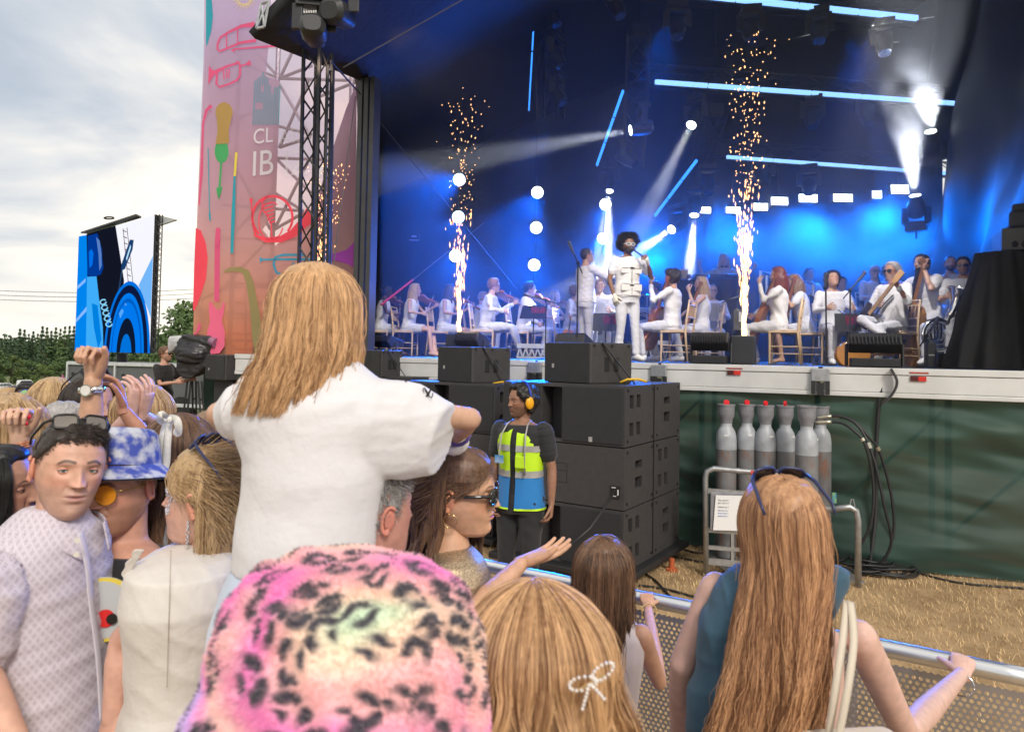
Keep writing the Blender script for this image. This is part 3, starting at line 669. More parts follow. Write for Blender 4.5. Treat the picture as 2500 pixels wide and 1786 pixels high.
# -- stage lighting
def blue_glass(n, col, s): return emat(n, col, s)
lampw = emat('lamp_white', (.85, .93, 1.0), 9.0); lampb = emat('lamp_cool', (.55, .75, 1.0), 7.0); lampwarm = emat('lamp_warm', (1.0, .9, .75), 8.0)
tubem = emat('led_tube_light', (.24, .50, 1.0), 1.9)
tubem2 = emat('led_tube_blue', (.03, .24, 1.0), 2.4)
def spot(name, loc, aim, energy, col, size, blend=.3, r=.08):
 l = bpy.data.lights.new(name, 'SPOT'); l.energy = energy; l.color = col; l.spot_size = R(size); l.spot_blend = blend; l.shadow_soft_size = r
 o = bpy.data.objects.new(name, l); C.objects.link(o); o.location = loc
 o.rotation_euler = (Vector(loc) - Vector(aim)).to_track_quat('Z', 'Y').to_euler(); return o
BLUE = (0.0, .13, 1.0); CYB = (.0, .17, 1.0)
def frame_of(d, upv_=Vector((0, 0, 1))):
 d = Vector(d).normalized(); X = d.cross(upv_)
 if X.length < .05: X = Vector((1, 0, 0))
 X.normalize(); Z = X.cross(d); return X, d, Z
housing = mat('lamp_housing', (.03, .03, .033), .45, var=.15, vscale=10)
# round wash lamps seen from the front
ordn = ['upper', 'middle', 'lower']
for k, (px, py, Y, tx, ty, lab) in enumerate([(1121, 440, 14.6, 850, 560, 'upper of three behind the left spark fountain'), (1119, 531, 14.6, 1000, 760, 'middle of three behind the left spark fountain'), (1112, 626, 14.6, 1080, 800, 'lowest of three behind the left spark fountain'),
  (1312, 471, 15.2, 1180, 760, 'top of the column right of the fountain'), (1309, 557, 15.2, 1200, 800, 'middle of the column left of the conductor'), (1304, 648, 15.2, 1240, 820, 'bottom lamp of the column above the seated violin men'),
  (1478, 500, 15.8, 1380, 800, 'higher of the two lamps above the conductor'), (1472, 583, 15.8, 1400, 800, 'lower lamp beside the conductor\'s head')]):
 p = W(px, py, Y); d = (CAM + Vector((0, 0, 1)) - p).normalized(); X, D, Z = frame_of(d)
 t = thing('wash_lamp', 'round bright white stage lamp, ' + lab, 'stage lamp', p, group='round lamps facing the crowd')
 M = Matrix((X, Z, -D)).transposed().to_4x4(); M.translation = p
 mb = MB(); mb.lathe([(.13, -.16), (.135, 0), (.12, .01), (.07, .25)][::-1], 20, Matrix((X, Z, -D)).transposed().to_4x4() if False else Matrix.Translation(p) @ Matrix((X, Z, -D)).transposed().to_4x4()); obj('housing', mb, housing, t)
 mb = MB()
 for q in range(37):
  rr = 0 if q == 0 else (.036 if q < 7 else (.072 if q < 19 else .106)); aa = q * 1.047 if q < 7 else (q * math.pi / 6 if q < 19 else q * math.pi / 9)
  c = p + D * .17 + X * rr * math.cos(aa) + Z * rr * math.sin(aa); mb.cyl(c, c + D * .012, .0195, n=8)
 lens = obj('lens', mb, lampw if k > 1 else lampb, t)
 mb = MB(); mb.cyl(p + Z * .14, p + Z * .35, .012, n=5); mb.bar(p - X * .15 + Z * .14, p + X * .15 + Z * .14, .02); obj('yoke', mb, housing, t)
 spot('wash_light', p + D * .22, W(tx, ty, Y - 4.5), 4600 if k in (0, 3) else 2200, BLUE, 34, .5, .1)
for k, (x, y0, y1, Y) in enumerate(((1121, -60, 660, 14.8), (1312, -60, 690, 15.4), (1478, 380, 620, 16.0))):
 mb = MB(); mb.cyl(W(x + (14 if k == 0 else 6), y0, Y), W(x - 8, y1, Y), .018, n=5); tag(obj('lamp_drop_pole', mb, trussm), ['thin dark pole carrying the left column of round lamps', 'thin dark pole carrying the second column of round lamps', 'short pole carrying the two lamps above the conductor'][k], 'pole', 'lamp poles')
# moving heads
def moving_head(px, py, Y, ax, ay, aY, label, lit=True, en=900, col=(.9, .93, 1.0), size=9, sc=1.0, base=True, hang=(0, 0, 1)):
 p = W(px, py, Y); aim = W(ax, ay, aY); d = (aim - p).normalized(); X, D, Z = frame_of(d)
 t = thing('moving_head_lamp', label, 'stage lamp', p, group='moving head lamps of the stage rig')
 back = p - D * .42 * sc
 mb = MB(); mb.loft([(back, X * .10 * sc, Z * .09 * sc), (back + D * .05 * sc, X * .15 * sc, Z * .13 * sc), (back + D * .26 * sc, X * .15 * sc, Z * .13 * sc), (back + D * .34 * sc, X * .11 * sc, Z * .11 * sc), (p, X * .105 * sc, Z * .105 * sc)], 12, p=.7); obj('head', mb, housing, t, smooth='auto')
 mb = MB(); mb.cyl(p + D * .002, p + D * .012, .095 * sc, n=18); obj('lens', mb, (lampw if lit else mat('lens_dark', (.02, .03, .06), .05, coat=1)) if col[0] > .8 else lampwarm, t)
 c = back + D * .2 * sc; H = Vector(hang)
 side = X; mb = MB()
 for s_ in (-1, 1): mb.bar(c + side * .19 * s_ * sc, c + side * .19 * s_ * sc + H * .3 * sc, .05 * sc, .12 * sc)
 mb.bar(c - side * .21 * sc + H * .3 * sc, c + side * .21 * sc + H * .3 * sc, .13 * sc, .06 * sc); obj('yoke', mb, housing, t, bevel=.01)
 mb = MB(); q = c + H * .39 * sc; mb.obox(q, side * .17 * sc, side.cross(H) * .12 * sc, H * .06 * sc); mb.cyl(q + H * .06 * sc, q + H * .2 * sc, .02, n=6); obj('base', mb, housing, t, bevel=.012)
 if lit: spot('beam_light', p + D * .03, aim, en * 7, col, size, .6, .06 * sc)
 return t
moving_head(1540, 318, 13.5, 1240, 372, 13.4, 'black moving lamp throwing a white beam to the left beside the slanting blue tube', en=2400, size=11)
moving_head(1688, 305, 13.8, 1610, 460, 13.0, 'black moving lamp with white beam hanging under the long middle tube', en=1900, size=10)
moving_head(1487, 466, 16.4, 1468, 700, 15.8, 'small lamp with pale beam just above the two round lamps', en=2600, size=19)
moving_head(1640, 560, 15.0, 1440, 690, 13.6, 'moving lamp beaming down behind the singer\'s head', en=3000, size=13)
moving_head(1695, 525, 15.5, 1680, 700, 15.0, 'moving lamp with a narrow beam falling behind the DJ booth', en=2000, size=11)
moving_head(2234, 478, 13.2, 2200, 150, 12.4, 'floor style lamp shooting a white plume up at the far end of the lowest tube', en=420, size=30, hang=(0, 0, -1))
moving_head(2272, 322, 13.0, 2255, 60, 12.0, 'glaring white lamp pointing up near the black side drape', en=330, size=50, hang=(0, 0, -1))
moving_head(848, 48, 7.9, 1060, 160, 10.5, 'lamp under the roof corner with warm beam aimed to the right', en=70, col=(1.0, .78, .55), size=22, sc=1.0)
moving_head(773, 98, 7.9, 800, 200, 9.0, 'lamp hanging straight above the truss tower', en=14, col=(1.0, .75, .55), size=22, sc=.95)
for k, (px, py, Y, ax, ay) in enumerate([(1515, 40, 12.0, 1560, 130), (1655, 90, 12.2, 1660, 150), (1835, 100, 12.4, 1840, 160), (2000, 100, 12.6, 2000, 150), (2160, 130, 12.8, 2165, 190), (1985, 310, 14.0, 1990, 370), (2120, 300, 14.2, 2125, 350), (1360, 60, 12.5, 1410, 160), (1370, 160, 12.8, 1420, 240), (1375, 250, 13.2, 1420, 300), (1550, 400, 14.2, 1600, 430), (1865, 450, 15.2, 1870, 500), (1975, 470, 15.2, 1975, 500), (1730, 470, 15, 1735, 500), (915, 5, 9.5, 925, 30)]):
 moving_head(px, py, Y, ax, ay, Y - .2, 'unlit black moving lamp hanging ' + ['leftmost under the top tube', 'second under the top tube', 'above the right spark fountain', 'third from the drape in the top row', 'last of the top row before the drape', 'below the long middle tube', 'below the middle tube nearest the glare', 'at the top of the dark vertical truss', 'in the middle of the dark vertical truss', 'at the foot of the dark vertical truss', 'between the two slanting tubes', 'above the strobe row on its left half', 'in front of the fourth strobe', 'beside the end of the right slanting tube', 'alone near the roof corner'][k], lit=False)
# strobes
for k, (px, py, wd, hg) in enumerate([(1722, 513, 26, 15), (1790, 513, 34, 15), (1857, 505, 34, 17), (1903, 491, 40, 19), (1973, 484, 44, 19), (2058, 483, 46, 18), (2141, 475, 22, 18), (2197, 462, 42, 22)]):
 Y = 16.2 - .1 * k; p = W(px, py, Y); s_ = Y / F_PX
 t = thing('strobe_panel', f'white glowing rectangular strobe, {["first at the left end","second","third","fourth","fifth","sixth","seventh and narrowest","last at the right end"][k]} of the row below the lowest tube', 'stage lamp', p, group='row of strobe panels at the back of the stage')
 mb = MB(); mb.obox(p + Vector((0, .08, 0)), (wd * s_ / 2 + .03, 0, 0), (0, .07, 0), (0, 0, hg * s_ / 2 + .03)); obj('housing', mb, housing, t, bevel=.01)
 for r_ in range(3):
  mb = MB(); z = (r_ - 1) * hg * s_ / 3; mb.obox(p + Vector((wd * s_ * .04 * -z * 3, -.003, z)), (wd * s_ / 2, 0, -.0), (0, .008, 0), (0, 0, hg * s_ / 6 * .86)); obj('light_strip', mb, lampw, t)
 mb = MB(); mb.cyl(p + Vector((0, .1, hg * s_ / 2)), p + Vector((0, .1, .9)), .02, n=5); obj('hanger', mb, trussm, t)
for (px, py, Y, tx, ty, e_, c_, sz) in [(1800, 530, 16.0, 1700, 780, 2300, CYB, 80), (1980, 520, 15.6, 1960, 800, 2000, CYB, 85), (2140, 510, 15.3, 2200, 760, 2000, CYB, 85), (2250, 560, 14.3, 2150, 640, 450, CYB, 80)]:
 spot('strobe_wash', W(px, py, Y) + Vector((0, -.15, 0)), W(tx, ty, Y - 3.0), e_, c_, sz, .8, .35)
# blue wash from overhead onto the band, and from low at the back
for (px, py, Y, tx, ty, tY, e_, sz) in [(1620, 60, 12.5, 1560, 760, 12.5, 800, 60), (2100, 90, 12.5, 2050, 760, 12.5, 900, 60), (1330, 300, 14.0, 1150, 760, 13.5, 500, 60), (1600, 640, 17.0, 1500, 560, 12.0, 3200, 70)]:
 spot('overhead_wash', W(px, py, Y), W(tx, ty, tY), e_, BLUE, sz, .7, .25)
for (px, tx, ty, tY, e_, sz) in ((1000, 1110, 790, 13.2, 800, 34), (1500, 1540, 740, 10.8, 520, 34), (2150, 2080, 780, 10.4, 800, 40)): spot('added_front_fill', W(px, 20, 7.9), W(tx, ty, tY), e_, (1.0, .95, .92), sz, .6, .12)  # unseen white spots added out front to brighten the performers
# led tubes
def led_bar(p0, p1, nseg, label, m=tubem, th=.055, tr=True):
 p0 = Vector(p0); p1 = Vector(p1); t = thing('led_tube_row', label, 'light tube', p0)
 d = (p1 - p0); L_ = d.length; d.normalize()
 for k in range(nseg):
  a = p0 + d * (L_ * k / nseg + .015); b = p0 + d * (L_ * (k + 1) / nseg - .015)
  mb = MB(); mb.bar(a, b, th * .8, th); obj('tube', mb, m, t)
 mb = MB(); mb.bar(p0 + Vector((0, th * .5 + .02, 0)), p1 + Vector((0, th * .5 + .02, 0)), .04, th + .03); obj('holder', mb, housing, t)
 if tr:
  mb = MB(); truss(mb, p0 + Vector((0, .3, .22)) - d * .4, p1 + Vector((0, .3, .22)) + d * .2, .34, .022, .55)
  for k in range(nseg * 2): q = p0 + d * (L_ * (k + .5) / nseg / 2); mb.cyl(q, q + Vector((0, .15, .1)), .008, n=4)
  obj('truss', mb, trussm, t)
 mb = MB(); n_ = 0
 return t
led_bar(W(1640, -18, 12.2), W(2241, 45, 13.0), 4, 'topmost horizontal row of pale blue light tubes', th=.085)
led_bar(W(1598, 200, 13.5), W(2341, 253, 14.4), 6, 'middle horizontal row of pale blue light tubes', th=.075)
led_bar(W(1773, 383, 15.0), W(2430, 432, 15.9), 6, 'lowest horizontal row of pale blue light tubes', th=.065)
led_bar(W(1522, 220, 13.4), W(1457, 404, 15.0), 3, 'left slanting blue light tube above the conductor', tubem2, .045, False)
led_bar(W(1702, 390, 14.8), W(1598, 528, 16.2), 3, 'right slanting blue light tube above the DJ booth', tubem2, .05, False)
led_bar(W(1308, -30, 12.5), W(1291, 272, 13.4), 2, 'thin vertical blue light tube hanging in the dark', tubem2, .03, False)
# rig: vertical dark truss ladders seen near-edge on, hoists
for k, (a, b, lab) in enumerate([((1340, -60, 12.6), (1345, 290, 13.6), 'dark lamp truss hanging beside the thin vertical tube'), ((1560, 80, 13.2), (1545, 400, 14.6), 'dark truss and hoist above the left slanting tube'), ((1745, 270, 14.4), (1700, 420, 15.6), 'short dark truss between the middle and lowest tubes')]):
 t = thing('rigging_truss', lab, 'truss', W(*a)); mb = MB(); truss(mb, W(*a), W(*b), .4, .028, .5); obj('truss_section', mb, trussm, t)
 mb = MB(); q = W(*a); mb.obox(q, (.16, 0, 0), (0, .12, 0), (0, 0, .12)); obj('hoist', mb, housing, t, bevel=.02)
 mb = MB(); mb.cyl(q, q + Vector((0, 0, 3)), .008, n=4); obj('chain', mb, trussm, t)
# strobe blinder with a grid of cells at the roof corner
t = thing('grid_blinder', 'grey square lamp with grid of small cells under the roof corner', 'stage lamp', W(765, 22, 7.8))
c = W(766, 20, 7.8); X, D, Z = frame_of(Vector((-.1, -1, -.5)))
mb = MB(); mb.obox(c, X * .11, D * .05, Z * .09); obj('housing', mb, mat('grey_housing', (.16, .17, .18), .5), t, bevel=.008)
cell = emat('blinder_cell', (.75, .68, .6), .9)
for a in range(8):
 for b in range(5):
  q = c + X * (-.095 + .027 * a) + Z * (-.07 + .035 * b) + D * .055; mb = MB(); mb.obox(q, X * .008, D * .004, Z * .012); obj('cell', mb, cell, t)
# sign panels on the left wall
for k, (px, py, wd, lab) in enumerate(((1011, 580, 26, 'small framed notice hung in the dark left of the fountain'), (893, 648, 24, 'small framed notice by the left column'))):
 Y = 13.5 if k == 0 else 10.6; p = W(px, py, Y); s_ = Y / F_PX
 t = thing('notice', lab, 'notice', p); mb = MB(); mb.obox(p, (wd * s_ / 2, 0, 0), (0, .01, 0), (0, 0, wd * s_ * .35)); obj('board', mb, mat('notice_blue', (.01, .03, .10), .6), t)
 mb = MB(); mb.obox(p + Vector((0, -.015, wd * s_ * .12)), (wd * s_ * .22, 0, 0), (0, .002, 0), (0, 0, wd * s_ * .06)); mb.obox(p + Vector((0, -.015, -wd * s_ * .25)), (wd * s_ * .45, 0, 0), (0, .002, 0), (0, 0, wd * s_ * .04)); obj('print', mb, mat('notice_print', (.5, .55, .65), .6), t)
# -- haze in the tent
def volmat(name, col, dens, noise=None, aniso=.2):
 m = bpy.data.materials.new(name); m.use_nodes = True; t_ = m.node_tree; t_.nodes.clear(); n = t_.nodes; L = t_.links
 v = n.new('ShaderNodeVolumePrincipled'); o = n.new('ShaderNodeOutputMaterial'); L.new(v.outputs[0], o.inputs['Volume'])
 v.inputs['Color'].default_value = (*col, 1); v.inputs['Density'].default_value = dens; v.inputs['Anisotropy'].default_value = aniso
 if noise:
  sc_, lo, hi, rad = noise
  tcn = n.new('ShaderNodeTexCoord'); nn = n.new('ShaderNodeTexNoise'); nn.inputs['Scale'].default_value = sc_; nn.inputs['Detail'].default_value = 4; nn.inputs['Distortion'].default_value = .6
  L.new(tcn.outputs['Object'], nn.inputs['Vector'])
  mr = n.new('ShaderNodeMapRange'); mr.inputs[1].default_value = lo; mr.inputs[2].default_value = hi; mr.inputs[4].default_value = dens; L.new(nn.outputs['Fac'], mr.inputs[0])
  ln = n.new('ShaderNodeVectorMath'); ln.operation = 'LENGTH'; mp = n.new('ShaderNodeMapping'); mp.inputs['Scale'].default_value = (1 / rad[0], 1 / rad[1], 1 / rad[2]); L.new(tcn.outputs['Object'], mp.inputs[0]); L.new(mp.outputs[0], ln.inputs[0])
  m2 = n.new('ShaderNodeMapRange'); m2.inputs[1].default_value = .35; m2.inputs[2].default_value = 1.0; m2.inputs[3].default_value = 1; m2.inputs[4].default_value = 0; L.new(ln.outputs['Value'], m2.inputs[0])
  mu = n.new('ShaderNodeMath'); mu.operation = 'MULTIPLY'; L.new(mr.outputs[0], mu.inputs[0]); L.new(m2.outputs[0], mu.inputs[1]); L.new(mu.outputs[0], v.inputs['Density'])
 return m
hz = [A + SU * .15 + SV * .3, SP(3.75, .25), Cc - SU * .2 - SV * .25, B + SU * .35 - SV * .35]
mb = MB(); mb.prism([p + Vector((0, 0, DECK + .006)) for p in hz], (0, 0, 9.0 - DECK))
o = obj('stage_haze', mb, volmat('stage_haze', (.9, .93, 1.0), .021), kind='stuff'); o['label'] = 'thin theatrical haze filling the covered stage'; o['category'] = 'haze'
def smoke(c, rad, dens, lab, sc_=.55, lo=.42, hi=.66):
 mb = MB(); mb.ball((0, 0, 0), rad, 16, 10); o = obj('smoke', mb, volmat('smoke_m', (.9, .93, 1), dens, (sc_, lo, hi, rad)), kind='stuff'); o.location = c
 o['label'] = lab; o['category'] = 'smoke'; return o
smoke(W(2120, 590, 14.4), (3.4, 1.3, 1.15), .75, 'blue lit smoke drifting across the back right of the stage')
smoke(W(1700, 560, 15.5), (2.6, 1.2, 1.6), .35, 'blue lit smoke hanging behind the DJ booth')
smoke(W(1380, 600, 16.0), (2.8, 1.3, 1.5), .30, 'blue lit smoke hanging behind the conductor')
smoke(W(2215, 330, 12.9), (.75, .5, 2.0), .55, 'white smoke rising in the beam near the side drape', 1.6, .35, .6)
# -- spark fountains
machinem = mat('machine_black', (.03, .032, .035), .5, var=.1)
sparkm = emat('spark_hot', (1.0, .50, .20), 4.0); sparkw = emat('spark_white', (1.0, .66, .32), 3.6)
def fountain(px, pbase, ptop, Y, lean, seed, label, base=True, n=420, wid=1.0):
 rnd = random.Random(seed); b = W(px, pbase, Y); s_ = Y / F_PX; H = (pbase - ptop) * s_
 t = thing('spark_fountain', label, 'spark fountain', b, group='cold spark fountains on the stage')
 if base:
  mb = MB(); mb.obox((b.x, b.y, DECK + (b.z - DECK) / 2), SU * .14, SV * .14, (0, 0, (b.z - DECK) / 2)); obj('machine', mb, machinem, t, bevel=.012)
 core = MB(); sp = MB()
 for q in range(n):
  f = rnd.random() ** 1.55; z = f * H
  sg = (.008 + .15 * f ** 1.05) * wid; x = rnd.gauss(0, sg) + lean * f * f * H; y = rnd.gauss(0, sg)
  ln = (.022 + .045 * rnd.random()) * (1.25 - f); r_ = .0048 + .0045 * rnd.random()
  if f > .5: ln = .007 + .018 * rnd.random() ** 2; r_ = .0045 + .006 * rnd.random() ** 3
  d = Vector((x - lean * f * f * H, y, H * .9)).normalized() if f < .4 or rnd.random() < .9 else Vector((rnd.gauss(0, 1), rnd.gauss(0, 1), rnd.gauss(0, 1))).normalized()
  c = b + Vector((x, y, z)); X_, D_, Z_ = frame_of(d, Vector((.3, 1, 0)))
  tgt = core if f < .16 else sp
  tgt.add([c - D_ * ln, c + X_ * r_, c + Z_ * r_, c - X_ * r_, c - Z_ * r_, c + D_ * ln], [(0, 1, 2), (0, 2, 3), (0, 3, 4), (0, 4, 1), (5, 2, 1), (5, 3, 2), (5, 4, 3), (5, 1, 4)])
 for q in range(int(n * .22)):
  f = rnd.random() ** 1.3 * .34; z = f * H; sg = .004 + .08 * f * wid
  c = b + Vector((rnd.gauss(0, sg) + lean * f * f * H, rnd.gauss(0, sg), z)); ln = .05 + .05 * rnd.random(); r_ = .004 + .0035 * rnd.random()
  core.add([c - Vector((0, 0, ln)), c + Vector((r_, 0, 0)), c + Vector((0, r_, 0)), c - Vector((r_, 0, 0)), c - Vector((0, r_, 0)), c + Vector((0, 0, ln))], [(0, 1, 2), (0, 2, 3), (0, 3, 4), (0, 4, 1), (5, 2, 1), (5, 3, 2), (5, 4, 3), (5, 1, 4)])
 o = obj('sparks', sp, sparkm, t); o['kind'] = 'stuff'; o = obj('spark_core', core, sparkw, t); o['kind'] = 'stuff'
 l = bpy.data.lights.new('spark_light', 'POINT'); l.energy = 14 if base else 3; l.color = (1, .72, .42); l.shadow_soft_size = .12
 o = bpy.data.objects.new('spark_light', l); C.objects.link(o); o.location = b + Vector((0, -.05, .45))
fountain(1120, 816, 225, 10.3, .010, 21, 'middle fountain of golden sparks rising behind the front monitors', n=330)
fountain(1816, 820, 75, 8.9, .022, 22, 'right and tallest fountain of golden sparks before the DJ booth', n=520, wid=1.05)
fountain(785, 760, 395, 10.2, .006, 23, 'left fountain of golden sparks showing above the girl on shoulders', n=600, wid=.85)
# -- PA stacks
cab = mat('cabinet_brown_black', (.045, .042, .043), .6, var=.12, vscale=14, bump=.25, bscale=220)
grille = mat('grille_black', (.022, .022, .025), .75, var=.1, vscale=30, bump=.5, bscale=450)
cabd = mat('cabinet_pocket', (.012, .012, .013), .6, var=0)
def panel(mb, pk, o, X, Y, Nn, Wd, Hh, holes):
 """rectangle o + x*X + y*Y with pockets sunk along -Nn; pocket floors go to mesh pk"""
 xs = sorted({0, Wd} | {h[0] for h in holes} | {h[1] for h in holes}); ys = sorted({0, Hh} | {h[2] for h in holes} | {h[3] for h in holes})
 for x0, x1 in zip(xs[:-1], xs[1:]):
  for y0, y1 in zip(ys[:-1], ys[1:]):
   cx, cy_ = (x0 + x1) / 2, (y0 + y1) / 2
   if any(h[0] < cx < h[1] and h[2] < cy_ < h[3] for h in holes): continue
   mb.quad(o + X * x0 + Y * y0, o + X * x1 + Y * y0, o + X * x1 + Y * y1, o + X * x0 + Y * y1)
 for h in holes:
  dpt = h[4]; a = [o + X * x + Y * y for x, y in ((h[0], h[2]), (h[1], h[2]), (h[1], h[3]), (h[0], h[3]))]; b = [p - Nn * dpt for p in a]
  for i in range(4): mb.quad(a[i], a[(i + 1) % 4], b[(i + 1) % 4], b[i])
  (pk if len(h) < 6 else mb).quad(*b)
def cabinet(M, front, sideh, label, W_=1.3, H_=.55, D_=.7, grp='speaker cabinets in front of the stage'):
 t = thing('speaker_cabinet', label, 'speaker', M=M, group=grp)
 Q = lambda x, y, z: M @ Vector((x, y, z)); X = (Q(1, 0, 0) - Q(0, 0, 0)); Yv = (Q(0, 1, 0) - Q(0, 0, 0)); Z = Vector((0, 0, 1)); g_ = .006
 H_ -= g_
 mb = MB(); pk = MB()
 if front == 'ports': panel(mb, pk, Q(-W_, 0, 0), X, Z, -Yv, W_, H_, [(.44, .66, .03, H_ - .03, .22, 1)])
 elif front == 'rear': panel(mb, pk, Q(-W_, 0, 0), X, Z, -Yv, W_, H_, [(.50, .505, .18, .36, .006), (.72, .725, .18, .36, .006), (.505, .72, .18, .185, .006), (.505, .72, .355, .36, .006), (.505 + .1, .72, .29, .294, .005)])
 else: panel(mb, pk, Q(-W_, 0, 0), X, Z, -Yv, W_, H_, [])
 sh = {'v': [(.10, .19, .34, .46, .05), (.26, .35, .34, .46, .05), (.10, .19, .09, .21, .05), (.26, .35, .09, .21, .05)], 'h': [(.24, .40, .34, .41, .05), (.24, .40, .16, .26, .05)]}[sideh]
 panel(mb, pk, Q(0, 0, 0), Yv, Z, X, D_, H_, [(a_, b_, c_, d_, e_) for a_, b_, c_, d_, e_ in sh])
 mb.quad(Q(-W_, 0, H_), Q(0, 0, H_), Q(0, D_, H_), Q(-W_, D_, H_)); mb.quad(Q(-W_, 0, 0), Q(-W_, D_, 0), Q(-W_, D_, H_), Q(-W_, 0, H_)); mb.quad(Q(-W_, D_, 0), Q(0, D_, 0), Q(0, D_, H_), Q(-W_, D_, H_)); mb.quad(Q(-W_, 0, 0), Q(0, 0, 0), Q(0, D_, 0), Q(-W_, D_, 0))
 obj('body', mb, cab, t); [obj('handle_pocket', MB().add([pk.v[i] for i in f_], [(0, 1, 2, 3)]), cabd, t) for f_ in pk.f]
 if front == 'ports':
  for x0, x1 in ((-W_ + .02, -W_ + .425), (-W_ + .675, -.02)):
   mb = MB(); mb.obox(Q((x0 + x1) / 2, -.006, H_ / 2), X * (x1 - x0) / 2, Yv * .008, Z * (H_ / 2 - .02)); obj('grille', mb, grille, t, bevel=.005)
  mb = MB(); c_ = Q(-.33, -.018, .05); mb.obox(c_, X * .018, Yv * .003, Z * .022); obj('badge', mb, mat('badge', (.35, .34, .33), .5), t)
 for z in (.05, H_ - .04):
  for y in (.06, D_ - .06):
   mb = MB(); mb.cyl(Q(0, y, z), Q(.008, y, z), .014, n=8); obj('corner_bolt', mb, cabd, t)
 return t
YAW = -R(33)
def stack(px, Y, z0, rows, name, yaw=YAW, s=1.0, deep=2, width=1.3):
 c = W(px, 1000, Y); c.z = 0
 Xd = Vector((math.cos(yaw), math.sin(yaw), 0)); Yd = Vector((-math.sin(yaw), math.cos(yaw), 0))
 t = thing('dolly', f'low black wheeled dolly under the {name} speaker stack', 'dolly', c, yaw)
 mb = MB(); mb.obox(c - Xd * width / 2 + Yd * .7 + Vector((0, 0, z0 - .035)), Xd * (width / 2 + .08), Yd * .8, (0, 0, .03)); obj('platform', mb, black, t, bevel=.01)
 for a in (-width + .1, -.1):
  for b in (.1, 1.25):
   q = c + Xd * a + Yd * b; mb = MB(); mb.cyl(q + Xd * -.02 + Vector((0, 0, .055)), q + Xd * .02 + Vector((0, 0, .055)), .05, n=10); mb.cyl(q + Vector((0, 0, .06)), q + Vector((0, 0, z0 - .06)), .02, n=6); obj('caster', mb, black, t)
 rn = ['bottom', 'middle', 'top']
 for r_ in range(rows):
  for d_ in range(deep):
   M = Matrix.Translation(c + Yd * (.705 * d_) + Vector((0, 0, z0 + .555 * r_))) @ Matrix.Rotation(yaw, 4, 'Z')
   cabinet(M, 'rear' if r_ == 1 else 'ports', ('v' if r_ == 0 else ('h' if r_ == 1 else 'v')) if d_ == 0 else ('h' if r_ != 1 else 'v'), f'{rn[r_]} {"front" if d_ == 0 else "rear"} bass cabinet of the {name} speaker stack', W_=width)
 return c, Xd, Yd, z0 + .555 * rows
def topbox(px0, pxm, px1, pyt, pyb, Y, label):
 """one loudspeaker pair: front grille from px0 to pxm, side from pxm to px1"""
 a = W(px0, pyb, Y + .38); m_ = W(pxm, pyb, Y); b = W(px1, pyb, Y + .30); a.z = b.z = m_.z; h = W(pxm, pyt, Y).z - m_.z
 t = thing('fill_speaker', label, 'speaker', m_, group='fill speakers on top of the stacks')
 back = a + (b - m_); Z = Vector((0, 0, h))
 f1 = a.lerp(m_, .58); f2 = m_ - (m_ - a).normalized() * .02
 mb = MB(); mb.prism([a, m_ - (m_ - a).normalized() * .0, b, back], Z); obj('body', mb, cab, t, bevel=.018)
 n = (m_ - a).cross(Vector((0, 0, 1))).normalized(); n = n if n.y < 0 else -n
 mb = MB(); mb.prism([a + n * .003 + Vector((0, 0, .01)), f1 + n * .003 + Vector((0, 0, .01)), f1 + n * .02 + Vector((0, 0, .01)), a + n * .02 + Vector((0, 0, .01))], Z * .95); obj('grille', mb, grille, t, bevel=.004)
 mb = MB(); mb.prism([f1 + n * .002 + Vector((0, 0, .01)), f2 + n * .002 + Vector((0, 0, .01)), f2 + n * .012 + Vector((0, 0, .01)), f1 + n * .022 + Vector((0, 0, .01))], Z * .95); obj('grille', mb, black, t, bevel=.004)
 sd_ = (b - m_); sn = sd_.cross(Vector((0, 0, 1))).normalized(); sn = sn if sn.x > 0 else -sn
 for f in (.38, .60):
  mb = MB(); c_ = m_ + sd_ * f + Z * .48 + sn * .004; mb.obox(c_, sd_.normalized() * .028, sn * .005, (0, 0, h * .17)); obj('handle', mb, cabd, t, bevel=.01)
 for f in (.08, .5, .9):
  mb = MB(); c_ = m_ + sd_ * f + Z * .93; mb.cyl(c_, c_ + sn * .01, .014, n=8); obj('rigging_bolt', mb, cabd, t)
 mb = MB(); q = a.lerp(m_, .2) + n * .022 + Z * .42; mb.obox(q, (m_ - a).normalized() * .013, n * .002, (0, 0, .02)); obj('badge', mb, mat('badge', (.35, .34, .33), .5), t)
 mb = MB(); mb.bar(m_ + sd_ * .25 + Z + sn * .012, b + sn * .16 - Z * .25, .035, .004); obj('ratchet_strap', mb, mat('strap_grey', (.10, .10, .13), .8), t)
 return t
stack(1526, 6.4, .17, 3, 'right hand')
stack(1208, 7.87, .10, 3, 'middle')
stack(1004, 9.1, .12, 3, 'half hidden')
stack(640, 10.9, .12, 3, 'far left', width=1.2)
topbox(1332, 1441, 1543, 835, 938, 6.75, 'fill speaker on the right hand stack below the singer')
topbox(1071, 1152, 1246, 846, 936, 8.1, 'fill speaker on the middle stack below the seated violin man')
topbox(880, 930, 983, 854, 922, 9.3, 'bluish fill speaker half hidden by the girl\'s hair')
topbox(503, 549, 615, 866, 929, 11.2, 'fill speaker on the far left stack under the orange banner')
t = thing('connector_plate', 'black connector plate with white print on the reversed middle cabinet', 'plate', W(1512, 1200, 6.36))
yw = YAW; Xd = Vector((math.cos(yw), math.sin(yw), 0)); Nd = Vector((math.sin(yw), -math.cos(yw), 0)); c0 = W(1526, 1000, 6.4)
q = Vector((c0.x, c0.y, 0)) - Xd * .085 + Nd * .006 + Vector((0, 0, .88))
mb = MB(); mb.obox(q, Xd * .045, Nd * .004, (0, 0, .055)); obj('plate', mb, cabd, t)
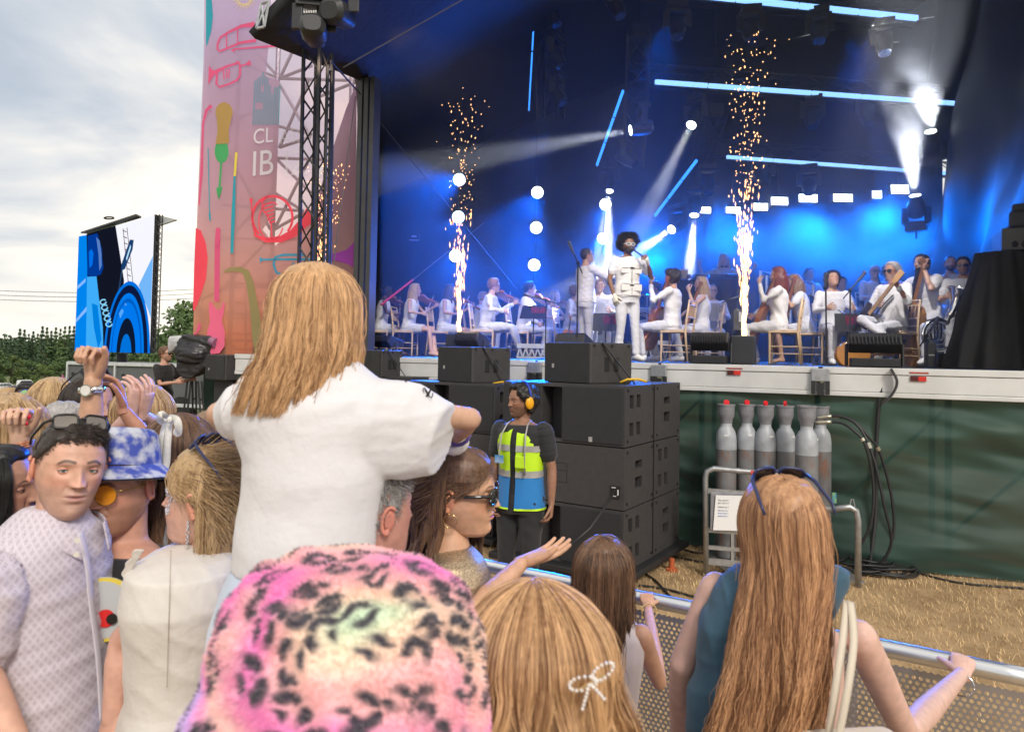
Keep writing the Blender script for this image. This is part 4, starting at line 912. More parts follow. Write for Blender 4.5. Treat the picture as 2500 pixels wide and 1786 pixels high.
mb = MB(); mb.obox(q + Nd * .006 + Xd * .032, Xd * .006, Nd * .001, (0, 0, .025)); mb.obox(q + Nd * .006 + Xd * -.01 + Vector((0, 0, .04)), Xd * .02, Nd * .001, (0, 0, .004)); mb.obox(q + Nd * .006 + Vector((0, 0, -.035)), Xd * .015, Nd * .001, (0, 0, .004)); obj('print', mb, mat('white_print', (.7, .7, .7), .5), t)
cablem = mat('cable_black', (.02, .02, .022), .5, var=0)
mb = MB(); mb.tube([q + Nd * .02, W(1475, 1240, 6.1), W(1440, 1290, 5.95), W(1400, 1325, 5.9), W(1340, 1350, 6.0)], .011, 6); t = obj('speaker_cable', mb, cablem, smooth=True); tag(t, 'black cable drooping from the connector plate of the right hand stack', 'cable')
# straps down the side of the right-hand stack
for k, (px, lab) in enumerate(((1578, 'black ratchet strap down the side of the right hand stack'), (1594, 'black strap at the seam of the right hand stack'))):
 mb = MB(); a = W(px, 940, 6.40 + .48 + .1 * k); b = Vector((a.x, a.y, .2)); mb.bar(a + Vector((.014, -.008, 0)), b + Vector((.014, -.008, 0)), .03, .005); tag(obj('ratchet_strap', mb, cabd), lab, 'strap', 'straps round the speaker stacks')
mb = MB(); p = W(1545, 926, 6.8); mb.tube([p + Vector((-.12, 0, -.03)), p + Vector((-.05, 0, .0)), p + Vector((.05, 0, .005)), p + Vector((.13, 0, -.02))], .012, 6); tag(obj('yellow_strap', mb, mat('yellow_strap', (.7, .42, .02), .6), smooth=True), 'yellow webbing strap on top of the right hand stack', 'strap', 'yellow straps')
mb = MB(); p = W(1225, 932, 8.2); mb.tube([p + Vector((-.1, 0, -.02)), p, p + Vector((.1, 0, .0))], .012, 6); tag(obj('yellow_strap', mb, mat('yellow_strap', (.7, .42, .02), .6), smooth=True), 'yellow webbing strap on top of the middle stack', 'strap', 'yellow straps')
# -- gas cylinders, rack, hoses
cyl_low = mat('cylinder_paint', (.085, .085, .09), .5, var=.3, vscale=5, col2=None)
def rustm():
 if 'rusty_grey' in MATS: return MATS['rusty_grey']
 m = mat('rusty_grey', (.17, .17, .175), .5, var=.25, vscale=6, bump=.3, bscale=70); t_ = m.node_tree; n = t_.nodes; L = t_.links; b = n['Principled BSDF']
 src = b.inputs['Base Color'].links[0].from_socket
 tcn = n.new('ShaderNodeTexCoord'); mp = n.new('ShaderNodeMapping'); mp.inputs['Scale'].default_value = (9, 9, 2.2); L.new(tcn.outputs['Object'], mp.inputs[0])
 oi = n.new('ShaderNodeObjectInfo'); ad = n.new('ShaderNodeVectorMath'); ad.operation = 'ADD'; L.new(mp.outputs[0], ad.inputs[0]); L.new(oi.outputs['Location'], ad.inputs[1])
 nn = n.new('ShaderNodeTexNoise'); nn.inputs['Detail'].default_value = 8; nn.inputs['Roughness'].default_value = .7; nn.inputs['Scale'].default_value = 1; L.new(ad.outputs[0], nn.inputs['Vector'])
 mr = n.new('ShaderNodeMapRange'); mr.inputs[1].default_value = .55; mr.inputs[2].default_value = .66; L.new(nn.outputs['Fac'], mr.inputs[0])
 mx_ = n.new('ShaderNodeMixRGB'); mx_.inputs[2].default_value = (.24, .085, .03, 1); L.new(mr.outputs[0], mx_.inputs[0]); L.new(src, mx_.inputs[1]); L.new(mx_.outputs[0], b.inputs['Base Color'])
 return m
shoulder_m = mat('cylinder_grey', (.36, .38, .41), .42, var=.15, vscale=12, bump=.1, bscale=60)
guard_m = mat('guard_grey', (.22, .22, .24), .5, var=.15, vscale=14)
def cyl_proto(M, label, tagred=True, white_label=False):
 t = thing('gas_cylinder', label, 'gas cylinder', M=M, group='gas cylinders in the steel rack')
 mb = MB(); mb.lathe([(.09, 0), (.105, .015), (.105, 1.12), (.1052, 1.14)], 24); obj('body', mb, rustm(), t, smooth='auto', local=True)
 mb = MB(); mb.lathe([(.1055, 1.12), (.1055, 1.21), (.101, 1.26), (.090, 1.305), (.072, 1.34), (.058, 1.36), (.056, 1.40)], 24); obj('shoulder', mb, shoulder_m, t, smooth='auto', local=True)
 mb = MB(); mb.lathe([(.06, 1.395), (.062, 1.41), (.064, 1.43), (.079, 1.465), (.083, 1.49), (.084, 1.57), (.090, 1.572), (.090, 1.588), (.074, 1.588), (.06, 1.50), (.04, 1.49)], 20); obj('valve_guard', mb, guard_m, t, smooth='auto', local=True)
 mb = MB(); mb.cyl((0, 0, 1.42), (0, 0, 1.55), .018, n=8); mb.cyl((-.03, 0, 1.53), (.05, 0, 1.53), .012, n=8); obj('valve', mb, galv, t, local=True)
 if tagred: mb = MB(); mb.cyl((0, -.008, 1.605), (0, .008, 1.605), .03, n=14); obj('red_tag', mb, mat('tag_red', (.75, .02, .03), .45, var=0), t, local=True)
 mb = MB(); mb.grid(lambda i, j: (.103 * math.sin(-.5 + .45 * i), -.103 * math.cos(-.5 + .45 * i), 1.262 + .02 * j), 4, 1); obj('sticker', mb, mat('sticker_white', (.75, .76, .76), .5), t, local=True)
 return t
cyls = [(1772, 7.55, 1, 'leftmost grey gas cylinder with a round red tag'), (1822, 7.60, 1, 'second gas cylinder from the left, rust patch on its chest'), (1868, 7.50, 1, 'third gas cylinder from the left, slightly lower than its neighbours'), (1916, 7.50, 1, 'fourth gas cylinder of the front row'), (1969, 7.05, 0, 'largest looking rusty gas cylinder nearest the crowd'), (1845, 7.95, 0, 'gas cylinder in the back row between the second and third'), (1893, 7.95, 0, 'gas cylinder in the back row behind the third and fourth'), (1940, 7.85, 1, 'gas cylinder behind the fourth with a torn red tag'), (2003, 7.55, 0, 'right hand rusty gas cylinder carrying the hose connections')]
proto = None
for k, (px, Y, rd, lab) in enumerate(cyls):
 p = W(px, 1200, Y); M = TM((p.x, p.y, .02), R(17 * k), 1.0 if k != 4 else 1.02)
 cyl_proto(M, lab, bool(rd))
# rack
t = thing('cylinder_rack', 'galvanised steel rack with gate frame around the gas cylinders', 'rack', G(1800, 1400))
def rk(px, py, Y): return W(px, py, Y)
mb = MB(); a0 = rk(1724, 1400, 6.95); a0.z = .0
mb.tube([a0, rk(1722, 1165, 6.95), rk(1726, 1150, 6.95), rk(1742, 1143, 6.94), rk(1850, 1153, 6.9), rk(1900, 1158, 6.85)], .028, 8); obj('gate_frame', mb, galv, t, smooth=True)
mb = MB(); mb.tube([rk(2030, 1243, 6.75), rk(2075, 1237, 6.7), rk(2090, 1246, 6.7), rk(2095, 1270, 6.7), Vector((rk(2095, 1420, 6.7).x, 6.7, 0))], .030, 8); mb.tube([rk(1905, 1228, 6.85), rk(2030, 1243, 6.75)], .028, 8); obj('right_frame', mb, galv, t, smooth=True)
for y0, y1, r_ in ((1197, 1206, .024), (1292, 1300, .022), (1334, 1345, .018), (1368, 1380, .03)):
 mb = MB(); mb.bar(rk(1724, y0, 6.95), rk(1900, y1 + 4, 6.88), .03, r_ * 2); obj('cross_rail', mb, galv, t)
for px in (1821, 1787, 1838):
 mb = MB(); mb.bar(rk(px, 1300, 6.93), rk(px - (0 if px != 1838 else 18), 1385, 6.93), .035, .03); obj('upright', mb, galv, t)
mb = MB(); b0 = G(1735, 1395); mb.obox((W(1900, 1, 7.4).x, 7.42, .012), (.62, -.12, 0), (0, .5, 0), (0, 0, .010)); obj('base_plate', mb, galv, t)
mb = MB(); mb.tube([rk(2074, 1237, 6.7), rk(2078, 1218, 6.7), rk(2083, 1218, 6.7), rk(2088, 1240, 6.7)], .006, 5); obj('hook', mb, galv, t)
mb = MB(); mb.obox(rk(2036, 1215, 6.95), (.02, 0, 0), (0, .01, 0), (0, 0, .05)); obj('blue_label', mb, mat('label_blue', (.03, .22, .35), .5, col2=(.25, .4, .1), vscale=40), t)
mb = MB(); mb.obox(rk(1792, 1248, 6.90), (.225, -.01, 0), (0, .008, 0), (0, 0, .18)); obj('sign_holder', mb, guard_m, t, bevel=.01)
mb = MB(); sgn = rk(1800, 1252, 6.875); mb.obox(sgn, (.215, -.01, 0), (0, .003, 0), (.012, 0, .165)); obj('sign_board', mb, mat('sign_white', (.78, .78, .78), .45, var=.02), t)
def sgtext(s_, x, z, size, m):
 M = Matrix.Translation(sgn + Vector((x, -.007 - x * .045, z))) @ Matrix.Rotation(R(90), 4, 'X'); return cloth_text(s_, size, m, 'sign_text', t, M, .0004)
tg = mat('text_grey', (.08, .08, .09), .6, var=0); tbm = mat('text_blue', (.03, .13, .42), .6, var=0)
for k, (s_, m_) in enumerate([('The cylinders on board contain the gas to', tg), ('the roof at the most memorable parties.', tg), ('Delivering helium gas and smiles on faces', tg), ('tell me more', tbm), ('www.airproducts.co.uk/ferry', tbm), ('www.airproducts.ie/ferry', tbm)]):
 sgtext(s_, -.185, .112 - (.026 * k) - (.012 if k > 1 else 0) - (.006 if k > 2 else 0), .021, m_)
mb = MB(); mb.obox(rk(1842, 1153, 6.86), (.035, 0, 0), (0, .004, 0), (0, 0, .018)); obj('red_badge', mb, mat('badge_red', (.65, .06, .05), .4, var=0), t)
# hoses
fit = mat('brass_fitting', (.55, .52, .42), .3, metal=.8)
hs = [[(1995, 1020, 7.3), (2050, 1016, 7.2), (2095, 1040, 7.1), (2130, 1110, 7.0), (2160, 1240, 6.95), (2175, 1330, 7.0), (2130, 1400, 7.1)],
   [(1990, 1031, 7.2), (2050, 1031, 7.1), (2085, 1052, 7.0), (2112, 1085, 6.95), (2132, 1180, 6.95), (2125, 1280, 6.95), (2090, 1345, 7.0)],
   [(2000, 1016, 7.5), (2075, 1022, 7.3), (2120, 1065, 7.2), (2150, 1110, 7.2), (2178, 1220, 7.2), (2180, 1310, 7.2), (2150, 1390, 7.2)],
   [(2175, 905, 7.35), (2150, 960, 7.35), (2139, 1100, 7.35), (2138, 1250, 7.3), (2122, 1390, 7.2)]]
def smooth_pts(P, n=6):
 P = [Vector(p) for p in P]; out = []
 for i in range(len(P) - 1):
  p0, p1, p2, p3 = P[max(i - 1, 0)], P[i], P[i + 1], P[min(i + 2, len(P) - 1)]
  for k in range(n):
   t_ = k / n; out.append(.5 * ((2 * p1) + (p2 - p0) * t_ + (2 * p0 - 5 * p1 + 4 * p2 - p3) * t_ * t_ + (3 * p1 - p0 - 3 * p2 + p3) * t_ ** 3))
 return out + [P[-1]]
for k, P in enumerate(hs):
 pts = smooth_pts([W(*p) for p in P]); mb = MB(); mb.tube(pts, .014 if k < 3 else .02, 7)
 lab = ['black gas hose leaving the rack lowest, with a white fitting', 'black gas hose looping nearest the rack', 'black gas hose swinging widest to the right', 'thick black cable hanging from the stage edge behind the hoses'][k]
 t = thing('gas_hose' if k < 3 else 'hanging_cable', lab, 'hose' if k < 3 else 'cable', pts[0]); obj('hose', mb, cablem, t, smooth=True)
 if k < 3:
  mb = MB(); mb.tube(pts[:5], .018, 8); obj('fitting', mb, fit, t, smooth=True); mb = MB(); q = len(pts) // 2 - 1; mb.tube(pts[q - 1:q + 1], .022, 8); obj('coupling', mb, fit, t)
mb = MB(); mb.tube(smooth_pts([ST(2175, 900, -.1), ST(2190, 930, -.12), ST(2180, 960, -.12), ST(2155, 985, -.12)]), .035, 6, flat=.3); tag(obj('black_strap', mb, blackcloth), 'black webbing strap hanging over the stage edge beside the thick cable', 'strap')
rnd = random.Random(9)
mb = MB(); c = G(2140, 1398)
for k in range(9):
 r_ = .16 + .16 * rnd.random(); o_ = Vector((rnd.gauss(0, .08), rnd.gauss(0, .06), .02 + .012 * k)); pts = [c + o_ + Vector((r_ * math.cos(a), r_ * .75 * math.sin(a), .01 * math.sin(3 * a + k))) for a in np.linspace(0, 6.1, 22)]
 mb.tube(pts, .011, 5)
tag(obj('coiled_cable', mb, cablem, smooth=True), 'black cable lying coiled on the straw beside the rack', 'cable')
for k, P in enumerate([[(1560, 1395), (1600, 1420), (1640, 1462), (1700, 1490)], [(1560, 1432), (1620, 1440), (1700, 1462), (1740, 1480)], [(1660, 1340), (1700, 1352), (1740, 1350)], [(1640, 1360), (1700, 1372), (1750, 1378)], [(2110, 1380), (2160, 1400), (2200, 1392), (2340, 1425), (2520, 1440)]]):
 pts = smooth_pts([G(*p) + Vector((0, 0, .015)) for p in P]); mb = MB(); mb.tube(pts, .010, 6)
 tag(obj('ground_cable', mb, cablem, smooth=True), ['black cable running from the speaker dolly towards the barrier', 'lower thin cable crossing the straw by the barrier', 'cable on the straw just right of the dolly', 'second cable on the straw right of the dolly', 'long cable lying along the foot of the green cloth'][k], 'cable', 'cables on the straw')
for k, (px, py, lab) in enumerate(((1640, 1392, 'small orange jack foot under the speaker dolly'), (2340, 1400, 'small metal foot at the base of the green cloth'))):
 q = G(px, py); mb = MB(); mb.lathe([(.06, 0), (.06, .02), (.03, .03), (.025, .12)], 12, Matrix.Translation(q)); tag(obj('jack_foot', mb, mat('jack_orange', (.45, .10, .03), .6) if k == 0 else galv), lab, 'foot')
# -- crowd barrier
bar_m = mat('barrier_alu', (.72, .73, .75), .28, metal=.9, var=.06, vscale=5, bump=.05, bscale=60)
bp = [W(1050, 1352, 3.62), W(1185, 1370, 3.40), W(1545, 1462, 2.95), W(2200, 1575, 2.42), W(2560, 1668, 2.31)]
for p in bp: p.z = 1.09
p0, p1 = bp[0], bp[-1]
dline = (p1 - p0); dline.z = 0; Lb = dline.length; dline.normalize(); nline = Vector((-dline.y, dline.x, 0))
t = thing('crowd_barrier', 'silver steel crowd barrier with round top rail and perforated panel', 'barrier', p0)
mb = MB(); mb.tube([p0 + (p1 - p0) * k / 20 for k in range(21)], .030, 16); obj('top_rail', mb, bar_m, t, smooth=True)
def BR(s_, z, off=0.0): return p0 + dline * s_ + Vector((0, 0, z - p0.z)) + nline * off
mb = MB(); cs = .021; rows = int(.92 / (cs * .866)); cols_ = int(Lb / cs); rr = .0072
for r_ in range(rows):
 z = 1.03 - r_ * cs * .866
 for c_ in range(cols_):
  s_ = c_ * cs + (cs / 2 if r_ % 2 else 0); hx = [(math.sin(R(60 * k)), math.cos(R(60 * k))) for k in range(6)]
  solid_ = (int(s_ / .9) != int((s_ + cs * 3) / .9)) or r_ < 1
  ro = cs / math.sqrt(3)
  o_ = [BR(s_ + x * ro, z + y * ro) for x, y in hx]
  if solid_: mb.quad(*o_); continue
  i_ = [BR(s_ + x * rr, z + y * rr) for x, y in hx]
  mb.add(o_ + i_, [(k, (k + 1) % 6, 6 + (k + 1) % 6, 6 + k) for k in range(6)])
obj('perforated_panel', mb, mat('barrier_panel', (.42, .40, .41), .4, metal=.75, var=.12, vscale=5), t)
for s_ in np.arange(.1, Lb, .9):
 mb = MB(); mb.bar(BR(s_, 0, .03), BR(s_, 1.06, .03), .04, .05); mb.bar(BR(s_, .6, .03), BR(s_, .02, .75), .035, .04); obj('rear_post', mb, bar_m, t)
mb = MB(); mb.obox(BR(Lb / 2, .03, .35), dline * Lb / 2, nline * .4, (0, 0, .008)); obj('foot_plate', mb, galv, t)
# -- video screen on its trailer
t = thing('video_screen', 'large bright outdoor video screen showing a blue lit tuba player', 'video screen', W(290, 880, 24))
TL, TR_, BR_, BL = W(193, 577, 23.2), W(378, 524, 22.0), W(366, 862, 22.0), W(183, 856, 23.2)
def scr(u, v, k=0):
 n_ = (TR_ - TL).cross(BL - TL).normalized(); n_ = n_ if n_.y < 0 else -n_
 return (TL.lerp(TR_, u)).lerp(BL.lerp(BR_, u), v) + n_ * (.006 + .005 * k)
n_ = (TR_ - TL).cross(BL - TL).normalized(); n_ = n_ if n_.y < 0 else -n_
mb = MB(); mb.prism([TL, TR_, BR_, BL], -n_ * .16); obj('cabinet', mb, black, t)
def sp_(pts, col, s_, k, nm='picture_area'):
 mb = MB(); mb.quad(*[scr(u, v, k) for u, v in pts]); return obj(nm, mb, emat('screen_' + '_'.join(str(int(c * 100)) for c in col) + str(int(s_ * 100)), col, s_), t)
sp_([(0, 0), (1, 0), (1, 1), (0, 1)], (.93, .94, 1.0), 1.0, 0, 'picture_ground')
sp_([(0, 0), (.13, .01), (.20, 1), (0, 1)], (.0, .26, .95), .9, 1)
sp_([(.11, 0), (.50, .0), (.64, .45), (.62, .66), (.38, 1), (.2, 1)], (.006, .008, .018), 1, 2)
sp_([(.13, .02), (.26, .02), (.33, .16), (.34, .24), (.36, .32), (.33, .37), (.24, .38), (.14, .36)], (.0, .04, .30), 1, 3)
sp_([(.155, .16), (.19, .14), (.22, .18), (.21, .28), (.17, .30)], (.0, .16, .80), 1, 4); sp_([(.25, .05), (.30, .09), (.33, .2), (.34, .3), (.31, .34), (.29, .2)], (.10, .22, .55), 1, 5)
sp_([(.14, .37), (.27, .38), (.31, .55), (.38, .80), (.40, 1), (.16, 1)], (.05, .42, .95), 1, 3); sp_([(.22, .6), (.30, .62), (.37, .9), (.33, .98), (.26, .8)], (.0, .22, .75), 1, 4)
sp_([(0, .44), (.12, .38), (.12, .41), (0, .47)], (.25, .5, 1), 1, 2); sp_([(0, .73), (.15, .62), (.15, .66), (0, .76)], (.25, .5, 1), 1, 2)
sp_([(.83, .50), (1, .30), (1, .75), (.97, .70)], (.18, .48, .95), 1, 2)
sp_([(.60, .32), (.70, .14), (.75, .15), (.74, .22), (.65, .36), (.60, .37)], (.01, .05, .16), 1, 4); sp_([(.66, .28), (.71, .18), (.72, .20), (.67, .30)], (.5, .8, 1), 1, 5)
for u0_, u1_ in ((.60, .70), (.65, .76)): sp_([(u0_, .04), (u0_ + .008, .04), (u1_ + .008, .50), (u1_, .50)], (.10, .03, .06), 1, 3)
for k in range(9): sp_([(.60 + .011 * k, .05 + .05 * k), (.65 + .011 * k, .07 + .05 * k), (.65 + .011 * k, .077 + .05 * k), (.60 + .011 * k, .057 + .05 * k)], (.10, .03, .06), 1, 3)
sp_([(.60, .37), (.62, .37), (.58, .56), (.56, .56)], (.02, .05, .12), 1, 4)
def ell(cx, cy, rx, ry, a0, a1, n=24): return [(cx + rx * math.cos(R(a0 + (a1 - a0) * i / n)), min(1, cy + ry * math.sin(R(a0 + (a1 - a0) * i / n)))) for i in range(n + 1)]
for rx, ry, col, k in ((.30, .56, (.0, .17, .75), 5), (.272, .53, (.004, .01, .05), 6), (.225, .47, (.0, .20, .85), 7), (.20, .43, (.0, .11, .55), 8), (.185, .40, (.0, .19, .85), 9), (.125, .28, (.004, .01, .03), 10), (.075, .16, (.0, .17, .7), 11)):
 sp_(ell(.71, 1.0 + .02, rx, ry, 180, 360), col, 1, k)
sp_([(.60, .70), (.68, .62), (.70, .64), (.62, .74)], (.1, .4, .95), 1, 9)
mb = MB()
for k in range(5):
 c_ = .43 + .022 * k; v_ = .50 + .045 * k; P_ = [scr(c_ - .04 + .04 * math.cos(a), v_ + .02 * math.sin(a) + .1, 12) for a in np.linspace(0, 5.5, 12)]; mb.tube(P_, .022, 4)
obj('picture_valves', mb, emat('screen_valve', (.25, .65, .95), 1.0), t)
tr = MB(); top, bot = TR_ + (TR_ - TL).normalized() * .09 - n_ * .1, BR_ + (TR_ - TL).normalized() * .09 - n_ * .1
truss(tr, bot, top, .12, .016, .16); obj('side_truss', tr, trussm, t)
mb = MB(); mb.cyl(W(298, 862, 23), Vector((W(298, 862, 23).x, 23, .8)), .16, n=10); obj('mast', mb, black, t)
mb = MB(); mb.quad(W(197, 566, 22.9), W(332, 522, 22.2), W(345, 528, 22.3), W(215, 567, 23.4)); obj('roof_flap', mb, mat('flap_dark', (.06, .065, .07), .4), t, solid=.05)
mb = MB(); mb.quad(W(378, 524, 22.4), W(434, 538, 22.0), W(380, 556, 22.2)); obj('roof_wing', mb, mat('flap_light', (.35, .36, .36), .5), t, solid=.05)
mb = MB(); mb.tube([W(266 + 12 * math.cos(a), 532 + 2.5 * math.sin(a), 23) for a in np.linspace(0, 6.28, 14)], .025, 5); obj('roof_ring', mb, black, t)
t = thing('screen_trailer', 'grey panelled trailer with white frame carrying the video screen', 'trailer', W(300, 960, 21.5))
ta, tb_ = W(168, 883, 21.6), W(520, 884, 20.2); za = ta.z; ta.z = tb_.z = .35; hh = za - .35
dd = (tb_ - ta).normalized(); nn_ = Vector((dd.y, -dd.x, 0))
mb = MB(); mb.prism([ta, tb_, tb_ - nn_ * 2.2, ta - nn_ * 2.2], (0, 0, hh)); obj('body', mb, mat('trailer_grey', (.11, .115, .12), .5, var=.08), t)
fm = mat('trailer_frame', (.60, .62, .63), .4, metal=.3)
Lt = (tb_ - ta).length
for f in (0, .345, .68, .99): mb = MB(); q = ta + dd * (Lt * f) + nn_ * .03; mb.bar(q, q + Vector((0, 0, hh)), .10, .05); obj('frame_post', mb, fm, t, bevel=.01)
for z in (hh - .03, .1): mb = MB(); mb.bar(ta + nn_ * .035 + Vector((0, 0, z)), tb_ + nn_ * .035 + Vector((0, 0, z)), .05, .10); obj('frame_rail', mb, fm, t, bevel=.01)
for f in (.04, .30, .40, .64): mb = MB(); q = ta + dd * (Lt * f) + nn_ * .03 + Vector((0, 0, hh * .72)); mb.cyl(q - nn_ * .02, q + nn_ * .02, .045, n=10); obj('panel_lock', mb, black, t)
for f in (.2, .3, .8): mb = MB(); q = ta + dd * (Lt * f); mb.cyl(q + nn_ * .05 + Vector((0, 0, 0)), q - nn_ * .2, .35, n=18); obj('wheel', mb, mat('tyre', (.02, .02, .02), .8), t)
# -- broadcast camera by the trailer
t = thing('broadcast_camera', 'broadcast camera wrapped in a black rain cover on a tripod', 'camera', W(470, 1000, 12.3))
def blobm(pts, r=1.0, vox=.03):
 return pts
c = W(472, 880, 12.2)
mb = MB()
cov = [(428, 852), (432, 824), (455, 812), (478, 822), (520, 818), (534, 846), (522, 880), (496, 902), (470, 924), (440, 928), (424, 908), (430, 884), (424, 868)]
mb.prism([W(x, y, 12.02) for x, y in cov], (0, .36, 0)); mb.ball(W(478, 862, 12.2), (.36, .30, .24), 14, 10); me = remesh(mb, .022, 6); folds(me, .030, 9, 4); folds(me, .010, 26, 9)
obj('rain_cover', me, mat('nylon_black', (.022, .022, .026), .38, var=.2, vscale=4, bump=.6, bscale=20), t, smooth=True)
mb = MB(); mb.loft([(W(418, 842, 12.1), Vector((0, .12, 0)), Vector((0, 0, .15))), (W(446, 834, 12.2), Vector((0, .11, 0)), Vector((0, 0, .11))), (W(452, 836, 12.2), Vector((0, .1, 0)), Vector((0, 0, .10)))], 14, p=.6); obj('clear_hood', mb, mat('clear_plastic', (.45, .46, .47), .15, var=.3, vscale=12, coat=.8), t, smooth='auto')
mb = MB(); mb.cyl(W(516, 832, 12.1), W(530, 838, 12.0), .09, n=14); mb.cyl(W(505, 838, 12.1), W(516, 832, 12.1), .06, n=12); obj('viewfinder', mb, mat('viewfinder_pink', (.25, .12, .20), .3), t, smooth='auto')
for px, px2 in ((462, 438), (474, 478), (488, 506)):
 mb = MB(); a = W(px, 930, 12.2); b = W(px2, 1100, 12.2 + (.4 if px == 474 else -.1)); b.z = .02
 for o_ in (-.03, .03): mb.cyl(a + Vector((o_, 0, 0)), b + Vector((o_, 0, 0)), .016, n=6)
 for f in (.2, .4, .6, .8): q = a.lerp(b, f); mb.cyl(q - Vector((.035, 0, 0)), q + Vector((.035, 0, 0)), .02, n=6)
 obj('leg', mb, black, t)
mb = MB(); mb.quad(W(498, 905, 13), W(545, 900, 13), W(550, 1120, 13), W(492, 1120, 13)); tag(obj('green_screen_cloth', mb, MATS['green_scrim'], solid=.01), 'strip of green mesh cloth between camera tripod and far left stack', 'scrim')
# -- things on the deck
def monitor(px, pyt, pyb, Y, label, wpx=60, base=True, lit=False):
 s_ = Y / F_PX; c = W(px, pyb, Y); c.z = DECK; wd = wpx * s_ / 2; H = (W(px, pyt, Y).z - DECK)
 t = thing('stage_monitor', label, 'speaker', c, STAGE_YAW, group='floor monitors along the stage front')
 bz = H * .28 if base else 0
 if base: mb = MB(); mb.obox(c + Vector((0, 0, bz * .45)), SU * wd * .92, SV * .22, (0, 0, bz * .45)); obj('base_box', mb, black, t, bevel=.01)
 def Q(x, y, z): return c + SU * x + SV * y + Vector((0, 0, z))
 mb = MB(); z0 = bz + H * .12
 pr = [(-.20, z0 + (H - z0) * .45), (-.10, z0), (.22, z0 + .02), (.30, H * .72), (-.10, H)]
 mb.prism([Q(-wd, y, z) for y, z in pr], SU * wd * 2); obj('cabinet', mb, mat('monitor_lit', (.05, .047, .045), .5, var=.1) if lit else black, t, bevel=.015)
 for k in range(14):
  x = -wd * .9 + wd * 1.8 * k / 13; mb = MB(); mb.bar(Q(x, -.165, H - .03), Q(x, -.205, z0 + (H - z0) * .5), .012, .02); obj('rib', mb, cabd, t)
 for x in (-wd - .015, wd + .015): mb = MB(); mb.bar(Q(x, 0, 0.01), Q(x, .03, z0 + (H - z0) * .45), .05, .02); obj('side_yoke', mb, black, t)
 return t
monitor(2134, 812, 889, 8.2, 'large ribbed floor monitor on its amplifier in front of the guitarist', 116)
monitor(1735, 811, 876, 8.9, 'ribbed floor monitor beside the right spark machine', 88)
monitor(1400, 812, 850, 9.6, 'low floor monitor behind the right fill speaker', 72, base=False)
monitor(1150, 809, 848, 10.2, 'floor monitor with tan top edge next to the middle spark machine', 62, lit=True)
monitor(945, 818, 856, 10.9, 'small floor monitor in front of the hidden violinist', 44)
for k, (px, wpx, pyt, Y, lab) in enumerate([(2270, 18, 836, 8.4, 'tall slim black unit beside the double bass player'), (2305, 30, 862, 8.5, 'small square black amplifier on the deck'), (2345, 26, 864, 8.7, 'second small black box near the black drape'), (640, 26, 846, 12.0, 'small black box on the deck under the banner')]):
 s_ = Y / F_PX; c = W(px, 890, Y); zt = W(px, pyt, Y).z; t = thing('equipment_box', lab, 'box', (c.x, c.y, DECK))
 mb = MB(); mb.obox((c.x, c.y, (DECK + zt) / 2), SU * wpx * s_ / 2, SV * .14, (0, 0, (zt - DECK) / 2)); obj('case', mb, black, t, bevel=.01)
 mb = MB(); mb.obox(Vector((c.x, c.y, (DECK + zt) / 2)) - SV * .145, SU * .03, SV * .002, (0, 0, .008)); obj('badge', mb, mat('badge', (.35, .34, .33), .5), t)
# DJ booth
t = thing('dj_booth', 'black draped DJ booth raised at the back of the stage', 'booth', W(1735, 800, 13.2))
a, b = W(1640, 684, 13.3), W(1822, 676, 12.9); mb = MB()
def drape(i, j): p = a.lerp(b, i); p.z = a.z + (DECK - a.z) * j; return p + Vector((0, -.02 * math.sin(i * 60) * j, 0))
mb.grid(drape, 80, 6); mb.quad(a, b, b + SV * 1.0, a + SV * 1.0); obj('drape', mb, blackcloth, t, smooth='auto')
for k, px in enumerate((1670, 1712, 1750, 1785)):
 q = W(px, 676, 13.2); mb = MB(); mb.obox(q + Vector((0, .15, .02)), (.13, 0, 0), (0, .16, 0), (0, 0, .035)); o = obj('deck_unit', mb, mat('dj_deck', (.05, .05, .06), .4), t, bevel=.01)
 mb = MB(); mb.cyl(q + Vector((0, .12, .058)), q + Vector((0, .12, .068)), .07, n=16); obj('platter', mb, galv, o)
q = W(1665, 668, 13.0); mb = MB(); mb.obox(q, (.095, 0, 0), (0, .02, .01), (.02, -.02, .075)); tag(obj('sheet_folder', mb, mat('card', (.42, .33, .2), .7)), 'tan card folder propped at the end of the DJ booth', 'folder')
# stair rails
for k, pts in enumerate([[(1857, 800), (1857, 661), (1888, 668), (1985, 693), (1985, 760)], [(1872, 800), (1872, 672)], [(1930, 790), (1930, 682)], [(2395, 718), (2440, 717)], [(2425, 800), (2425, 718)]]):
 mb = MB(); mb.tube([W(x, y, 13.6 if k < 3 else 12.5) for x, y in pts], .028, 6); tag(obj('stair_rail', mb, bar_m), ['bent silver handrail right of the DJ booth', 'silver post just inside the bent handrail', 'silver post under the bent handrail', 'level silver rail beside the black drape', 'silver post beside the black drape'][k], 'rail', 'silver stair rails')
